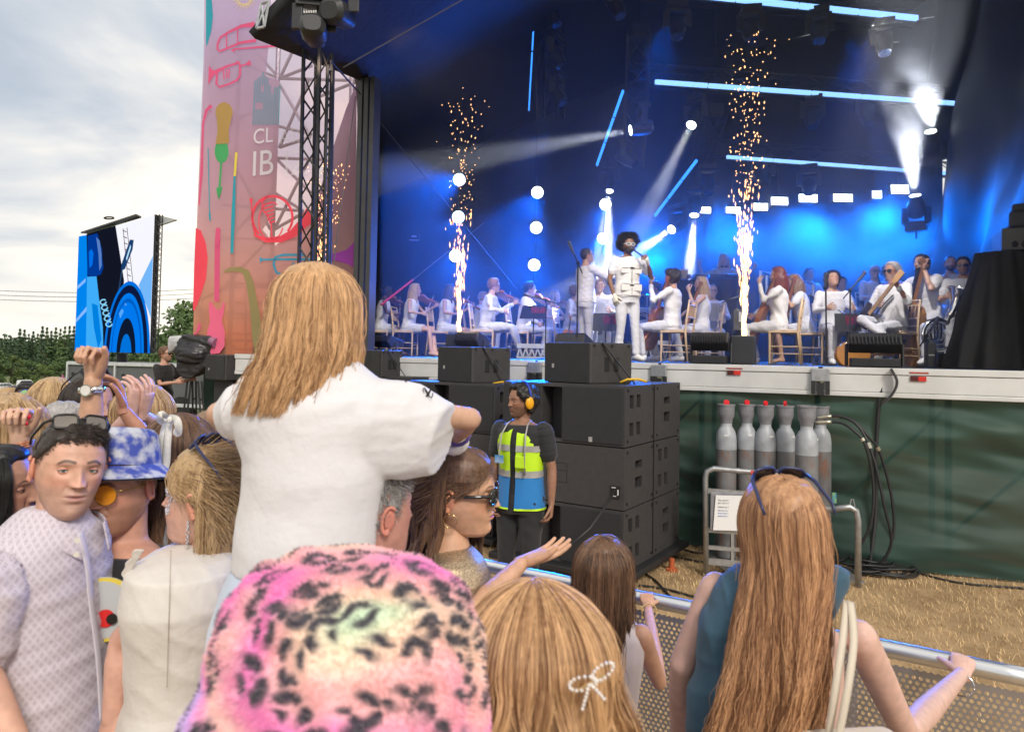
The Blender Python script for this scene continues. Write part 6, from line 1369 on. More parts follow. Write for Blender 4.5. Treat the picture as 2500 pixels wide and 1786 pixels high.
def long_hair(HM, n, seed, az=(55, 305), length=(.30, .40), grow=.012, locks=60, wave=.008, spread=None, yoff=None, top=.0, part=0.0, k=18, hang=.015, jit=.006, clump=.7, tip=.0, gap=0, lens_fn=None, Mdown=None, zt=.0, flare=None):
 """strands that run over the skull from a parting and then hang; azimuth 180 is the back of the head.
    spread(d): radial scale at distance d below the ears; yoff(d): push backwards. Head coordinates, hanging along -z of Mdown"""
 r = np.random.default_rng(seed); ph = np.radians(r.uniform(az[0], az[1], n)); lock = np.floor(ph * locks / (2 * math.pi) + r.normal(0, .25, n)).astype(int)
 L_ = r.uniform(length[0], length[1], n); lr = np.random.default_rng(seed + 1).random((400, 6)); lk = lr[lock % 400]
 if lens_fn: L_ = L_ * lens_fn(ph)
 phc = (lock + .5) * 2 * math.pi / locks
 start = r.uniform(0, 1, n) ** 1.3            # how far down the skull the root is
 out = np.zeros((n, k, 3)); t = np.linspace(0, 1, k)
 arc = .17 * (1 - start * .85); tot = arc + L_
 lay = r.uniform(.25, 1, n)                      # layer depth
 for i in range(k):
  s_ = tot * t[i]; on = s_ < arc
  el = np.clip((start * .85 + s_ / .17), 0, 1) * (math.pi / 2)
  az_ = ph * (1 - clump * .25 * t[i]) + phc * clump * .25 * t[i]
  sw = np.sin(el); rx = .078 + (grow + hang * sw) * (.6 + .4 * lay); ryb = .100 + (grow + hang * sw) * (.6 + .4 * lay); rz_ = .098 + grow * (.6 + .4 * lay)
  sx, cx = np.sin(az_), np.cos(az_)
  X = rx * sw * sx + part * (1 - sw); Yc = ryb * sw * cx - .005; Zc = .018 + rz_ * np.cos(el)
  d = np.clip(s_ - arc, 0, None); f = np.clip(d / .45, 0, 1.5)
  cm = clump * np.clip(d / np.maximum(L_, .01), 0, 1) ** .7
  azd = az_ * (1 - cm) + phc * cm
  sp_ = spread(d) if spread else np.ones(n); yo = yoff(d) if yoff else np.zeros(n)
  Xd = rx * np.sin(azd) * sp_; Yd = ryb * np.cos(azd) * np.where(np.cos(azd) < 0, 1, 1) * np.clip(sp_, 0, 1.1) - .005 + yo
  wv = wave * (.4 + lk[:, 0]) * np.clip(d / .08, 0, 1)
  wx = wv * np.sin(d * (22 + 14 * lk[:, 1]) + lk[:, 2] * 6.28) + (lk[:, 3] - .5) * .045 * d + jit * r.normal(0, 1, n) * np.clip(d / .3, 0, 1) * .6
  wy = wv * np.cos(d * (20 + 12 * lk[:, 4]) + lk[:, 5] * 6.28)
  if flare: wx = wx + flare(d, azd)
  out[:, i, 0] = np.where(on, X, Xd + wx); out[:, i, 1] = np.where(on, Yc, Yd + wy); out[:, i, 2] = np.where(on, Zc, .018 - d)
 fly = (r.random(n) < .02)[:, None, None] * np.cumsum(r.normal(0, .0024, (n, k, 3)), axis=1); fly[:, :3] *= .3; out += fly; out += r.normal(0, .0011, (n, 1, 3)) + r.normal(0, .00015, out.shape)
 out = out.reshape(-1, 3); m = np.array(HM, 'f')
 if Mdown is not None:
  base = out.copy(); base[:, 2] = np.maximum(base[:, 2], .018); dn = out[:, 2] - base[:, 2]
  md = np.array(Mdown, 'f'); res = xf(HM, base) + np.outer(dn, md[:3, 2] / np.linalg.norm(md[:3, 2]));
 else: res = xf(HM, out)
 tone = np.clip(.5 + .26 * (lk[:, 1] - .5) * 2 + r.normal(0, .20, n), 0, 1)
 return res.reshape(n, k, 3), tone
def short_hair(HM, n, seed, length=.02, hl=.078, side=-.012, back=-.07, dirf=None, k=5, grow=.004, zmin=None, lift=.5, curl=0):
 r = np.random.default_rng(seed); a = r.uniform(-math.pi, math.pi, n * 3); z = .118 - (r.random(n * 3) ** 1.0) * .2
 keep = z > hairline(a, hl, side, back) + r.normal(0, .003, n * 3)
 if zmin is not None: keep &= z > zmin(a)
 a = a[keep][:n]; z = z[keep][:n]; n = len(a); X, Y = head_surf(a, z, grow)
 top = ss(.06, .116, z); nrm = np.stack([X * (1 - top * .6), (Y + .01) * (1 - top * .6), (z + .0) * (.35 + 1.0 * top)], -1); nrm /= np.linalg.norm(nrm, axis=1)[:, None]
 P = np.stack([X, Y, z + top * grow], -1); D = dirf(a, z) if dirf else np.stack([X * 2, Y * 2 - .05, -np.ones(n) * .06], -1)
 D = D / (np.linalg.norm(D, axis=1)[:, None] + 1e-6); D = D + r.normal(0, .22, D.shape); le = length * r.uniform(.6, 1.1, n) if np.isscalar(length) else length(a, z) * r.uniform(.7, 1.1, n)
 out = np.zeros((n, k, 3)); p = P.copy()
 ph = r.random(n) * 6.28
 for i in range(k):
  out[:, i] = p; f = i / (k - 1); dd_ = nrm * lift * (1 - f) + D * (.35 + f * .9)
  if curl: dd_ = dd_ + curl * np.stack([np.sin(ph + f * 9), np.cos(ph + f * 9), np.sin(ph * 2 + f * 8)], -1)
  dd_ /= np.linalg.norm(dd_, axis=1)[:, None]; p = p + dd_ * (le / (k - 1))[:, None]
 return xf(HM, out.reshape(-1, 3)).reshape(n, k, 3), np.clip(.5 + r.normal(0, .18, n), 0, 1)
def sunglasses(parent, HM, m, lensm, name='sunglasses', w_=.070, h_=.020, up=0.0, rnd=.0, fr_=.003, dy=0.0, tilt=0.0, arms=True, lens_r=None):
 T_ = HM @ Matrix.Translation(V3(0, dy, up)) @ Matrix.Rotation(tilt, 4, 'X')
 t_ = None
 mb = MB(); ml = MB()
 for s_ in (-1, 1):
  pts = []
  for k in range(16):
   a = 2 * math.pi * k / 16; ca, sa = math.cos(a), math.sin(a); p_ = .55 if rnd == 0 else 1.0
   x = s_ * .0345 + .0275 * math.copysign(abs(ca) ** p_, ca); z = .002 + h_ * math.copysign(abs(sa) ** p_, sa); y = .098 - .012 * (abs(x) / .065) ** 2
   pts.append(T_ @ V3(x, y, z))
  mb.tube(pts + [pts[0]], fr_, 6); ml.add([p for p in pts], [tuple(range(16))])
  if arms: mb.tube([T_ @ V3(s_ * .0625, .086, .010), T_ @ V3(s_ * .076, .06, .010), T_ @ V3(s_ * .084, -.01, .006), T_ @ V3(s_ * .082, -.035, -.004)], [fr_ * 1.1, fr_ * 1.2, fr_, fr_ * .8], 6)
 mb.tube([T_ @ V3(-.009, .0985, .006), T_ @ V3(0, .100, .008), T_ @ V3(.009, .0985, .006)], fr_, 6)
 o = obj(name, mb, m, parent, smooth=True); obj('lens', ml, lensm, o if parent is not None and o.parent.parent is None else parent)
 return o
glass_dark = mat('lens_black', (.012, .012, .016), .08, var=0, coat=.5)
# -- whole figures --
def figure(label, loc, yaw, pose='stand', s=1.0, skin=(.50, .29, .20), hair='brown', style='short', top=WHITE, slim=1.0, jaw=1.0, hs=1.0, cap=None, eyeo=(12, -15), bottom=WHITE2, sleeve='long', legs='trousers', lean=0, side_lean=0, twist=0, head=(0, 0, 0), armR=None, armL=None, handR=None, handL=None, group=None, det='far', fem=False, shoes=None, stubble=None, knees=None, glasses=None, name='person', shirt_name='shirt', lips=None, beard=None, fat=1.0, torso_down=True, iris=(.08, .06, .04), gaze=(0, 0), mouth=0.0, foldamp=.004, vox=None, hand_curlR=(35, 40, 25), hand_curlL=(35, 40, 25), build_legs=True, kid=False, hair_extra=None, hands=True):
 """armX: (direction of upper arm, direction of forearm[, hand direction]) in body axes: x to the person's right, y forward, z up"""
 M = Matrix.Translation(Vector(loc)) @ Matrix.Rotation(yaw, 4, 'Z') @ Matrix.Scale(s, 4)
 t = thing(name, label, 'person', M=Matrix.Translation(Vector(loc)) @ Matrix.Rotation(yaw, 4, 'Z'), group=group)
 T_ = lambda p: M @ Vector(p); Dv = lambda d: (M.to_3x3() @ Vector(d)).normalized()
 sit = pose == 'sit'; hz_ = .56 if sit else .93
 Ru = Matrix.Translation(V3(0, 0, hz_)) @ Matrix.Rotation(R(twist), 4, 'Z') @ Matrix.Rotation(-R(lean), 4, 'X') @ Matrix.Rotation(R(side_lean), 4, 'Y') @ Matrix.Translation(V3(0, 0, -hz_))
 U = lambda x, y, z: T_(Ru @ V3(x, y, z + hz_ - .93)); UD = lambda d: Dv(Ru.to_3x3() @ Vector(d))
 sw_ = (.165 if fem else .185) * (1 if not kid else .92); f_ = fat
 HMm = M @ Ru @ Matrix.Translation(V3(0, .015, 1.625 + hz_ - .93)) @ Matrix.Rotation(R(head[0]), 4, 'Z') @ Matrix.Rotation(R(-head[1]), 4, 'X') @ Matrix.Rotation(R(head[2]), 4, 'Y') @ Matrix.Scale(hs, 4)
 if kid: HMm = HMm @ Matrix.Scale(1.12 if pose != 'sit' else 1.02, 4)
 X_ = UD((1, 0, 0)); Yd = UD((0, 1, 0))
 def torso(mb, g=0.0, lo=.80, hi=1.47, neck=True, wide=1.0, n=20):
  st = [(.80, .165, .115), (.88, .170, .118), (.95, .162 if not fem else .160, .112), (1.08, .140 if not fem else .122, .100), (1.20, .152 if not fem else .138, .108 if not fem else .112), (1.32, .172 if not fem else .152, .112 if not fem else .118), (1.40, .178 if not fem else .155, .098), (1.45, .130 if not fem else .115, .078), (1.475, .075, .064)]
  mb.loft([(U(0, -.005, z), X_ * (w_ * f_ * wide + g) * s, Yd * (d_ * f_ + g) * s) for z, w_, d_ in st if lo - .001 <= z <= hi + .01], n)
 legsd = knees or ([(.11, .44, .50), (.12, .40, .09), (-.11, .44, .50), (-.12, .40, .09)] if sit else [(.10, .02, .50), (.10, -.02, .09), (-.10, .02, .50), (-.10, -.02, .09)])
 hipz = .53 if sit else .90
 arms = {}
 for sd_, arm in ((1, armR), (-1, armL)):
  a = arm or ((.25 * sd_, .05, -1), (.05 * sd_, .25, -1))
  if a[0] == 'w': arms[sd_] = (a[4] if len(a) > 4 else U(sd_ * sw_, -.01, 1.405), a[1], a[2], Vector(a[3]).normalized()); continue
  sh_ = U(sd_ * sw_, -.01, 1.405); el = sh_ + UD(a[0]) * .285 * s; wr = el + UD(a[1]) * .25 * s; hd = UD(a[2]) if len(a) > 2 else UD(a[1]); arms[sd_] = (sh_, el, wr, hd)
 far = det == 'far'; vx = vox or (.016 if far else .007); hn = 10 if far else 18
 sk = MB(); torso(sk, -.004 - (1 - slim) * .12)
 nb = U(0, -.012, 1.46); ht = HMm @ V3(0, -.025, -.055); sk.tube([nb - UD((0, 0, 1)) * .05 * s, nb, nb.lerp(ht, .5), ht], [.075 * s, .060 * s, .052 * s * (0.88 if fem else 1.08), .054 * s * (.88 if fem else 1.05)], 14)
 for sd_ in (1, -1):
  sh_, el, wr, hd = arms[sd_]; k_ = .88 if fem else 1.0
  limb(sk, [sh_, sh_.lerp(el, .35), el, el.lerp(wr, .3), wr], [.052 * k_ * s * slim, .046 * k_ * s * (.5 + .5 * slim), .036 * k_ * s, .038 * k_ * s, .0245 * k_ * s], hn)
 if build_legs:
  for q, sd_ in ((0, 1), (2, -1)):
   hp = T_((sd_ * .09, 0, hipz)); kn = T_(legsd[q]); an = T_(legsd[q + 1]); limb(sk, [hp, hp.lerp(kn, .5), kn, kn.lerp(an, .3), an], [.085 * s, .072 * s, .050 * s, .052 * s, .034 * s], hn)
   fd = Dv((sd_ * .15, 1, 0)); sk.tube([an - fd * .05 * s - V3(0, 0, .045 * s), an + fd * .02 * s - V3(0, 0, .04 * s), an + fd * .10 * s - V3(0, 0, .060 * s), an + fd * .15 * s - V3(0, 0, .066 * s)], [.032 * s, .038 * s, .034 * s, .018 * s], 8)
 body = remesh(sk, vx, 3)
 items = [(body, skin)]
 if hands:
  for sd_, cu in ((1, hand_curlR), (-1, hand_curlL)):
   sh_, el, wr, hd = arms[sd_]; hb = MB(); pal = (hd.cross(UD((0, 0, 1))) * -sd_); pal = pal if pal.length > .1 else UD((-sd_, 0, 0))
   hspec = handR if sd_ > 0 else handL
   if hspec: pal = UD(hspec)
   hand(hb, wr, hd, pal, UD((0, .3, 1)), s * (.92 if fem else 1.0), cu, 5, 35, 5 if far else 8); items.append((hb if far else remesh(hb, .0032, 2), skin))
 hi_ = head_mesh(skin, 34 if far else 150, 28 if far else 130, brow=tuple(np.array(HAIRC.get(hair, HAIRC['brown'])[0]) * .8), fem=fem, stubble=stubble or ((tuple(HAIRC[hair][0]), .85) if beard else None), hair_scalp=(tuple(np.array(skin) * .55 + np.array(HAIRC[hair][0]) * .45) if style == 'crop' else None), hl=(cap or {}).get('hl', .078), lips=lips, eyeo=eyeo, jaw=jaw, mouth_open=mouth, young=kid)
 for it, col in hi_:
  if isinstance(it, MB): it.v = [tuple(HMm @ Vector(p)) for p in it.v]; items.append((it, col))
  else: items.append(((xf(HMm, it[0]), it[1]), col))
 bo = obj('body', merge_col('body', items), skinmat, t, smooth=True)
 if det != 'far' or True: eyes(t, HMm, gaze, iris)
 if top is not None:
  tp = MB(); torso(tp, .014 if det != 'far' else .020, .88 if torso_down else .95, 1.45, wide=1.02)
  for sd_ in (1, -1):
   sh_, el, wr, hd = arms[sd_]
   if sleeve == 'long': limb(tp, [sh_, sh_.lerp(el, .4), el, el.lerp(wr, .92)], [.070 * s, .062 * s, .054 * s, .040 * s], hn)
   elif sleeve == 'short': limb(tp, [sh_, sh_.lerp(el, .62)], [.072 * s, .064 * s], hn)
  tm = remesh(tp, vx, 2)
  if foldamp: folds(tm, foldamp * s * (2.2 if far else 1), 20 if not far else 15, len(label) * 7)
  so = obj(shirt_name, tm, top, t, smooth=True)
 if build_legs and legs:
  lg = MB()
  if legs == 'trousers':
   torso(lg, .018, .80, 1.0 if not sit else .98)
   for q, sd_ in ((0, 1), (2, -1)):
    hp = T_((sd_ * .09, 0, hipz)); kn = T_(legsd[q]); an = T_(legsd[q + 1]) ; limb(lg, [hp, hp.lerp(kn, .5), kn, kn.lerp(an, .5), an.lerp(kn, .04)], [.100 * s, .090 * s, .070 * s, .062 * s, .058 * s], hn)
   nm = 'trousers'
  elif legs in ('skirt', 'shorts'):
   torso(lg, .016, .80, 1.0)
   if sit:
    for q, sd_ in ((0, 1), (2, -1)):
     hp = T_((sd_ * .09, 0, hipz)); kn = T_(legsd[q]); limb(lg, [hp, hp.lerp(kn, .55)], [.105 * s, .092 * s], hn)
   else:
    lg.loft([(T_((0, 0, .90)), X_ * .19 * s, Yd * .14 * s), (T_((0, 0, .62)), X_ * .22 * s, Yd * .17 * s)], 16)
   nm = 'skirt' if legs == 'skirt' else 'shorts'
  lm_ = remesh(lg, vx, 2); folds(lm_, (.0035 if not far else .007) * s, 22 if not far else 17, 7); obj(nm, lm_, bottom, t, smooth=True)
  if shoes is not None:
   sb = MB()
   for q, sd_ in ((0, 1), (2, -1)):
    an = T_(legsd[q + 1]); fd = Dv((sd_ * .15, 1, 0)); sb.tube([an - fd * .06 * s - V3(0, 0, .045 * s), an + fd * .03 * s - V3(0, 0, .04 * s), an + fd * .11 * s - V3(0, 0, .058 * s), an + fd * .17 * s - V3(0, 0, .066 * s)], [.040 * s, .047 * s, .040 * s, .022 * s], 10)
    obj('shoe', sb, shoes, t, smooth=True); sb = MB()
 hm = HM_(hair) if hair else None
 if style and style != 'bald':
  grow = {'short': .010, 'crop': .003, 'long': .015, 'under': .011, 'curly': .022, 'afro': .03, 'bun': .012, 'pony': .012}[style]
  v, F_ = cap_hair(0, grow, 60 if not far else 40, 60 if not far else 30, **(cap or {}), rough=.005 if style in ('curly', 'afro') else .0025, top=.012 if style == 'short' else 0, seed=len(label) % 99)
  hb = MB(); hb.v = [tuple(p) for p in xf(HMm, v)]; hb.f = F_
  if style == 'under':
   hb.loft([(HMm @ V3(0, -.045, .03), (HMm.to_3x3() @ V3(.068, 0, 0)), (HMm.to_3x3() @ V3(0, .055, 0))), (HMm @ V3(0, -.062, -.05), (HMm.to_3x3() @ V3(.064, 0, 0)), (HMm.to_3x3() @ V3(0, .045, 0))), (HMm @ V3(0, -.062, 0) - V3(0, 0, .15 * s), (HMm.to_3x3() @ V3(.06, 0, 0)), (HMm.to_3x3() @ V3(0, .03, 0))), (HMm @ V3(0, -.065, 0) - V3(0, 0, .22 * s), (HMm.to_3x3() @ V3(.04, 0, 0)), (HMm.to_3x3() @ V3(0, .018, 0)))], 18)
   me = remesh(hb, .006, 3); folds(me, .002, 60, 3, (1, 1, .15))
  elif style == 'long':
   for k in range(9):
    a = R(75 + 26 * k); p0 = HMm @ V3(.075 * math.sin(a), .09 * math.cos(a) - .01, .03); p1 = HMm @ V3(.088 * math.sin(a), .105 * math.cos(a) - .015, -.06); dn = V3(0, 0, -1); p2 = p1 + dn * .12 * s + (p1 - HMm @ V3(0, 0, -.06)) * .15; p3 = p2 + dn * .10 * s
    hb.tube([p0, p1, p2, p3], [.030 * s, .036 * s, .030 * s, .010 * s], 7)
   me = remesh(hb, .012 if far else .006, 2); folds(me, .004, 60, 3, (1, 1, .15))
  elif style == 'afro':
   hb.ball(HMm @ V3(0, -.055, .065), (.145 * s, .125 * s, .13 * s), 18, 12); me = remesh(hb, .012, 1); folds(me, .012, 60, 2, (1, 1, 1))
  elif style == 'curly':
   rr = random.Random(3)
   for k in range(60):
    z = rr.uniform(-.08, .09); am = 1.75 if z < .03 else 2.3 + 4 * max(0, z - .06); a = rr.uniform(-am, am) + math.pi; x, y = head_surf(np.array(a), np.array(z), .012); hb.ball(HMm @ V3(float(x), float(y) - .01, z), .028 * s, 7, 5)
   me = remesh(hb, .012, 1); folds(me, .010, 70, 2, (1, 1, 1))
  elif style in ('bun', 'pony'):
   hb.ball(HMm @ V3(0, -.12, .03), .035 * s, 10, 8)
   if style == 'pony': hb.tube([HMm @ V3(0, -.12, .03), HMm @ V3(0, -.14, -.03), HMm @ V3(0, -.12, -.2)], [.02 * s, .03 * s, .01 * s], 8)
   me = hb.mesh('hair')
  else: me = hb.mesh('hair'); folds(me, .003, 90, 4, (1, 1, .5))
  set_tone(me); o = obj('hair', me, hm, t, smooth=True)
  if far and style in ('short', 'curly', 'afro'):
   if style == 'afro':
    pts, tn = short_hair(HMm, 1400, 5, .075, hl=.09, side=.03, lift=1.2, curl=.6, grow=.035)
   else: pts, tn = short_hair(HMm, 600, 5, .022 if style == 'short' else .05, curl=.2 if style == 'short' else .8, grow=grow * .8)
   strands('hair_wisps', pts, .0022 if style != 'afro' else .0035, tn, hm, t)
 if beard:
  v, F_ = None, None; bb = MB()
  for a in np.linspace(-1.5, 1.5, 15):
   z = -.085 + .03 * (abs(a) / 1.5) ** 2; x, y = head_surf(np.array(a), np.array(z), -.002); bb.ball(HMm @ V3(float(x), float(y), z - .01), (.014 * s, .014 * s, .020 * s * beard), 7, 5)
  me = remesh(bb, .008, 1); set_tone(me); obj('beard', me, hm, t, smooth=True)
 if glasses: sunglasses(t, HMm, glasses[0], glasses[1], rnd=glasses[2] if len(glasses) > 2 else 0, fr_=.003)
 return dict(t=t, HM=HMm, arms=arms, U=U, UD=UD, M=M, T=T_, D=Dv)
# -- the band
GRP = 'musicians in white on the stage'
chair_m = mat('limewashed_wood', (.62, .44, .27), .5, var=.12, vscale=12, bump=.1, bscale=60)
def chair_proto(M, label):
 t = thing('banquet_chair', label, 'chair', M=M, group='limewashed bamboo style chairs of the orchestra')
 mb = MB(); mb.box(-.20, .20, -.20, .20, .43, .455); obj('seat', mb, chair_m, t, local=True, bevel=.008)
 mb = MB(); mb.box(-.185, .185, -.185, .185, .456, .480); obj('cushion', mb, mat('cushion', (.6, .5, .42), .8), t, local=True, bevel=.01)
 for sx in (-1, 1):
  mb = MB(); mb.tube([(sx * .19, .18, 0), (sx * .18, .18, .43)], [.013, .017], 8); obj('front_leg', mb, chair_m, t, local=True, smooth='auto')
  mb = MB(); mb.tube([(sx * .20, -.23, 0), (sx * .185, -.19, .43), (sx * .185, -.21, .65), (sx * .185, -.25, .92)], [.014, .018, .016, .014], 8); obj('back_post', mb, chair_m, t, local=True, smooth=True)
  for z in (.14, .24): mb = MB(); mb.cyl((sx * .188, .18, z), (sx * .192, -.20, z), .008, n=6); obj('side_rung', mb, chair_m, t, local=True)
 for y, z in ((.18, .2), (-.2, .2)): mb = MB(); mb.cyl((-.185, y, z), (.185, y, z), .008, n=6); obj('cross_rung', mb, chair_m, t, local=True)
 for z, y in ((.91, -.248), (.84, -.236), (.66, -.212), (.55, -.2)): mb = MB(); mb.cyl((-.185, y, z), (.185, y, z), .011, n=7); obj('back_rail', mb, chair_m, t, local=True)
 for k in range(6): x = -.13 + .052 * k; mb = MB(); mb.cyl((x, -.236, .84), (x, -.212, .66), .006, n=5); obj('back_spindle', mb, chair_m, t, local=True)
 return t
CH = None
def chair(x, y, yaw, label):
 global CH
 M = TM((x, y, DECK + .002), yaw)
 if CH is None: CH = chair_proto(M, label); return CH
 return dup(CH, M, label)
wood_v = mat('violin_varnish', (.34, .10, .025), .25, var=.25, vscale=8, coat=.6, stretch=(8, 8, 1))
wood_c = mat('cello_varnish', (.27, .085, .03), .3, var=.25, vscale=4, coat=.5, stretch=(8, 8, 1))
ebony = mat('ebony', (.015, .013, .013), .35, var=0)
def fiddle(base, up, front, L_, label, name='violin', m=wood_v, kind='violin'):
 """base: bottom of body, up: towards the scroll, front: the face's outward normal, L_: whole length"""
 up = Vector(up).normalized(); front = Vector(front); front = (front - up * front.dot(up)).normalized(); X = up.cross(front); base = Vector(base)
 B_ = L_ * .60; t = thing(name, label, kind, base, group='string instruments being played')
 w_ = [(0, .09), (.03, .16), (.12, .205), (.25, .20), (.36, .15), (.48, .125), (.60, .15), (.72, .165), (.86, .16), (.95, .11), (1.0, .04)]
 pts = [(x * L_ , z * B_) for z, x in w_] + [(-x * L_, z * B_) for z, x in reversed(w_)]
 th = L_ * .065; mb = MB(); mb.prism([base + X * x + up * z - front * th / 2 for x, z in pts], front * th); obj('body', mb, m, t, bevel=L_ * .012)
 mb = MB(); mb.bar(base + up * B_ * .96 + front * th * .3, base + up * L_ * .94 + front * th * .1, L_ * .035, L_ * .04, up=front); obj('neck', mb, m, t)
 mb = MB(); mb.bar(base + up * B_ * .62 + front * th * .85, base + up * L_ * .90 + front * th * .45, L_ * .04, L_ * .012, up=front); obj('fingerboard', mb, ebony, t)
 c = base + up * L_ * .96 + front * th * .2; mb = MB(); mb.cyl(c - X * L_ * .02, c + X * L_ * .02, L_ * .030, n=12); mb.cyl(c - X * L_ * .027, c + X * L_ * .027, L_ * .014, n=10)
 for k in range(4): q = base + up * L_ * (.90 + .012 * k); mb.cyl(q - X * L_ * .045 * (1 if k % 2 else .3), q + X * L_ * .045 * (.3 if k % 2 else 1), L_ * .007, n=5)
 obj('scroll', mb, m, t)
 mb = MB(); mb.bar(base + up * B_ * .03 + front * th * .75, base + up * B_ * .30 + front * th * .9, L_ * .05, L_ * .01, up=front); mb.bar(base + up * B_ * .42 + front * th * .5 - X * L_ * .05, base + up * B_ * .42 + front * th * .5 + X * L_ * .05, L_ * .01, L_ * .05, up=up)
 for k in range(4): x = (k - 1.5) * L_ * .010; mb.cyl(base + X * x + up * B_ * .28 + front * th * .95, base + X * x + up * L_ * .91 + front * th * .55, L_ * .0016, n=3)
 obj('strings', mb, ebony, t); return t
bowm = mat('bow_stick', (.45, .33, .25), .4, var=0)
def bow(a, b, label, th=.006):
 t = thing('bow', label, 'bow', a, group='bows'); mb = MB(); mb.tube([a, Vector(a).lerp(Vector(b), .5) + V3(0, 0, .012), b], [th * 1.3, th, th * .8], 5); obj('stick', mb, bowm, t)
 mb = MB(); d = V3(0, 0, -.022); mb.bar(Vector(a) + d, Vector(b) + d, .003, .006); obj('hair', mb, mat('bow_hair', (.7, .7, .68), .5, var=0), t)
def at(px, Y): p = W(px, 860, Y); return (p.x, p.y)
def ang(deg): return R(deg - 90)        # yaw for facing direction deg (0 = +x, 90 = away from the camera)
SKL = (.62, .38, .27); SKT = (.52, .30, .19); SKD = (.10, .045, .028); SKB = (.22, .11, .065)
shade = (mat('frame_black', (.02, .02, .02), .3, var=0), glass_dark)
def violinist(px, Y, deg, label, lab2, chair_label, **k):
 x, y = at(px, Y)
 k.setdefault('armL', ((-.45, .62, -.62), (-.05, .75, .62))); k.setdefault('armR', ((.62, .25, -.72), (-.55, .80, .02)))
 k.setdefault('lean', 8); k.setdefault('head', (18, -8, 10))
 f = figure(label, (x, y, DECK), ang(deg), 'sit', group=GRP, **k)
 HMm = f['HM']; s = k.get('s', 1.0)
 base = HMm @ V3(-.055, .055, -.128); wr = f['arms'][-1][2]; up = (wr + V3(0, 0, .035) - base).normalized()
 fiddle(base, up, V3(0, 0, 1) + f['UD']((-.3, 0, 0)) * .5, .60 * s * 1.02, lab2)
 wrR = f['arms'][1][2] + f['arms'][1][3] * .07; tgt = base + up * .30 + V3(0, 0, .05); d = (tgt - wrR).normalized(); bow(wrR, wrR + d * .72, 'bow drawn by the ' + lab2.split(' played by the ')[-1])
 chair(x - math.cos(R(deg)) * .06, y - math.sin(R(deg)) * .06, ang(deg), chair_label); return f
violinist(928, 13.8, 10, 'dark skinned woman in white playing violin, half hidden by the girl\'s hair', 'violin played by the half hidden woman at the far left', 'chair of the half hidden woman violinist', skin=SKD, hair='black', style='bun', fem=True, sleeve='none', legs='skirt', glasses=shade, s=.98)
violinist(997, 13.6, -8, 'blonde woman violinist in a white ruffled halter dress', 'violin played by the blonde woman', 'chair of the blonde woman violinist', skin=SKL, hair='blonde', style='long', fem=True, sleeve='none', legs='skirt', knees=[(.10, .42, .50), (.14, .48, .09), (-.08, .44, .52), (.10, .55, .10)])
violinist(1083, 13.6, -12, 'dark haired woman violinist in white minidress and sunglasses', 'violin played by the dark haired woman in sunglasses', 'chair of the dark haired woman violinist', skin=SKT, hair='dark', style='long', fem=True, sleeve='none', legs='skirt', glasses=shade, shoes=WHITE)
violinist(1188, 12.4, -5, 'fair haired man violinist in white shirt and sunglasses', 'violin played by the fair haired man in sunglasses', 'chair of the fair haired man violinist', skin=SKL, hair='ginger', style='short', glasses=shade, knees=[(.12, .44, .52), (.16, .62, .09), (-.12, .46, .50), (-.10, .58, .09)], shoes=WHITE)
violinist(1277, 12.9, -14, 'dark haired man in white resting his bow behind the music stand', 'viola played by the dark haired man', 'chair of the dark haired man behind the music stand', skin=SKL, hair='dark', style='short', shoes=WHITE, armR=((.35, .3, -.9), (-.35, .8, -.45)))
violinist(1342, 14.6, -30, 'long haired woman in white seated further back between two men', 'violin played by the woman further back', 'chair of the woman further back', skin=SKL, hair='brown', style='long', fem=True, sleeve='none', head=(0, -15, 0))
violinist(1392, 13.3, -20, 'curly grey haired man with glasses playing viola beside the conductor', 'viola played by the curly haired man with glasses', 'chair of the viola man by the conductor', skin=SKL, hair='lightbrown', style='curly', glasses=(shade[0], mat('lens_clear', (.3, .3, .32), .1, alpha=.25)), stubble=((.12, .08, .06), .6))
violinist(1165, 15.2, 0, 'far back violinist glimpsed through the middle spark fountain', 'violin played by the far back musician', 'chair of the far back violinist', skin=SKL, hair='blonde', style='short')
# instrument hanging on a stand in front of the viola man
p = W(1383, 845, 11.8); fiddle((p.x, p.y, DECK + .12), (0.1, 0, 1), (0, -1, 0), .62, 'dark red violin hanging upright on a stand before the viola man')
# conductor, standing with his back half turned
cx, cyy = at(1428, 11.6)
f = figure('conductor in a white suit seen from behind, arms raised over the music', (cx, cyy, DECK - .0), ang(25), 'stand', 1.04, skin=SKT, hair='dark', style='crop', top=cloth('white_suit', (.72, .69, .70), bump=.3), bottom=cloth('white_suit', (.72, .69, .70)), armR=((.35, .75, -.5), (-.1, 1, .25)), armL=((-.55, .6, -.5), (.1, 1, .2)), group=GRP, glasses=(shade[0], mat('lens_clear', (.3, .3, .32), .1, alpha=.25)), head=(-12, -14, 0), shoes=WHITE, fat=1.08, shirt_name='jacket')
mb = MB(); a_ = f['arms'][1][2] + f['arms'][1][3] * .08; mb.cyl(a_, a_ + f['UD']((-.2, .6, .5)) * .35, .004, .002, 5); tag(obj('baton', mb, WHITE), 'thin white baton in the conductor\'s hand', 'baton')
t = thing('podium', 'low black podium under the conductor', 'podium', (cx, cyy, DECK))
mb = MB(); mb.box(cx - .5, cx + .5, cyy - .5, cyy + .5, DECK + .003, DECK + .004); obj('top', mb, black, t)
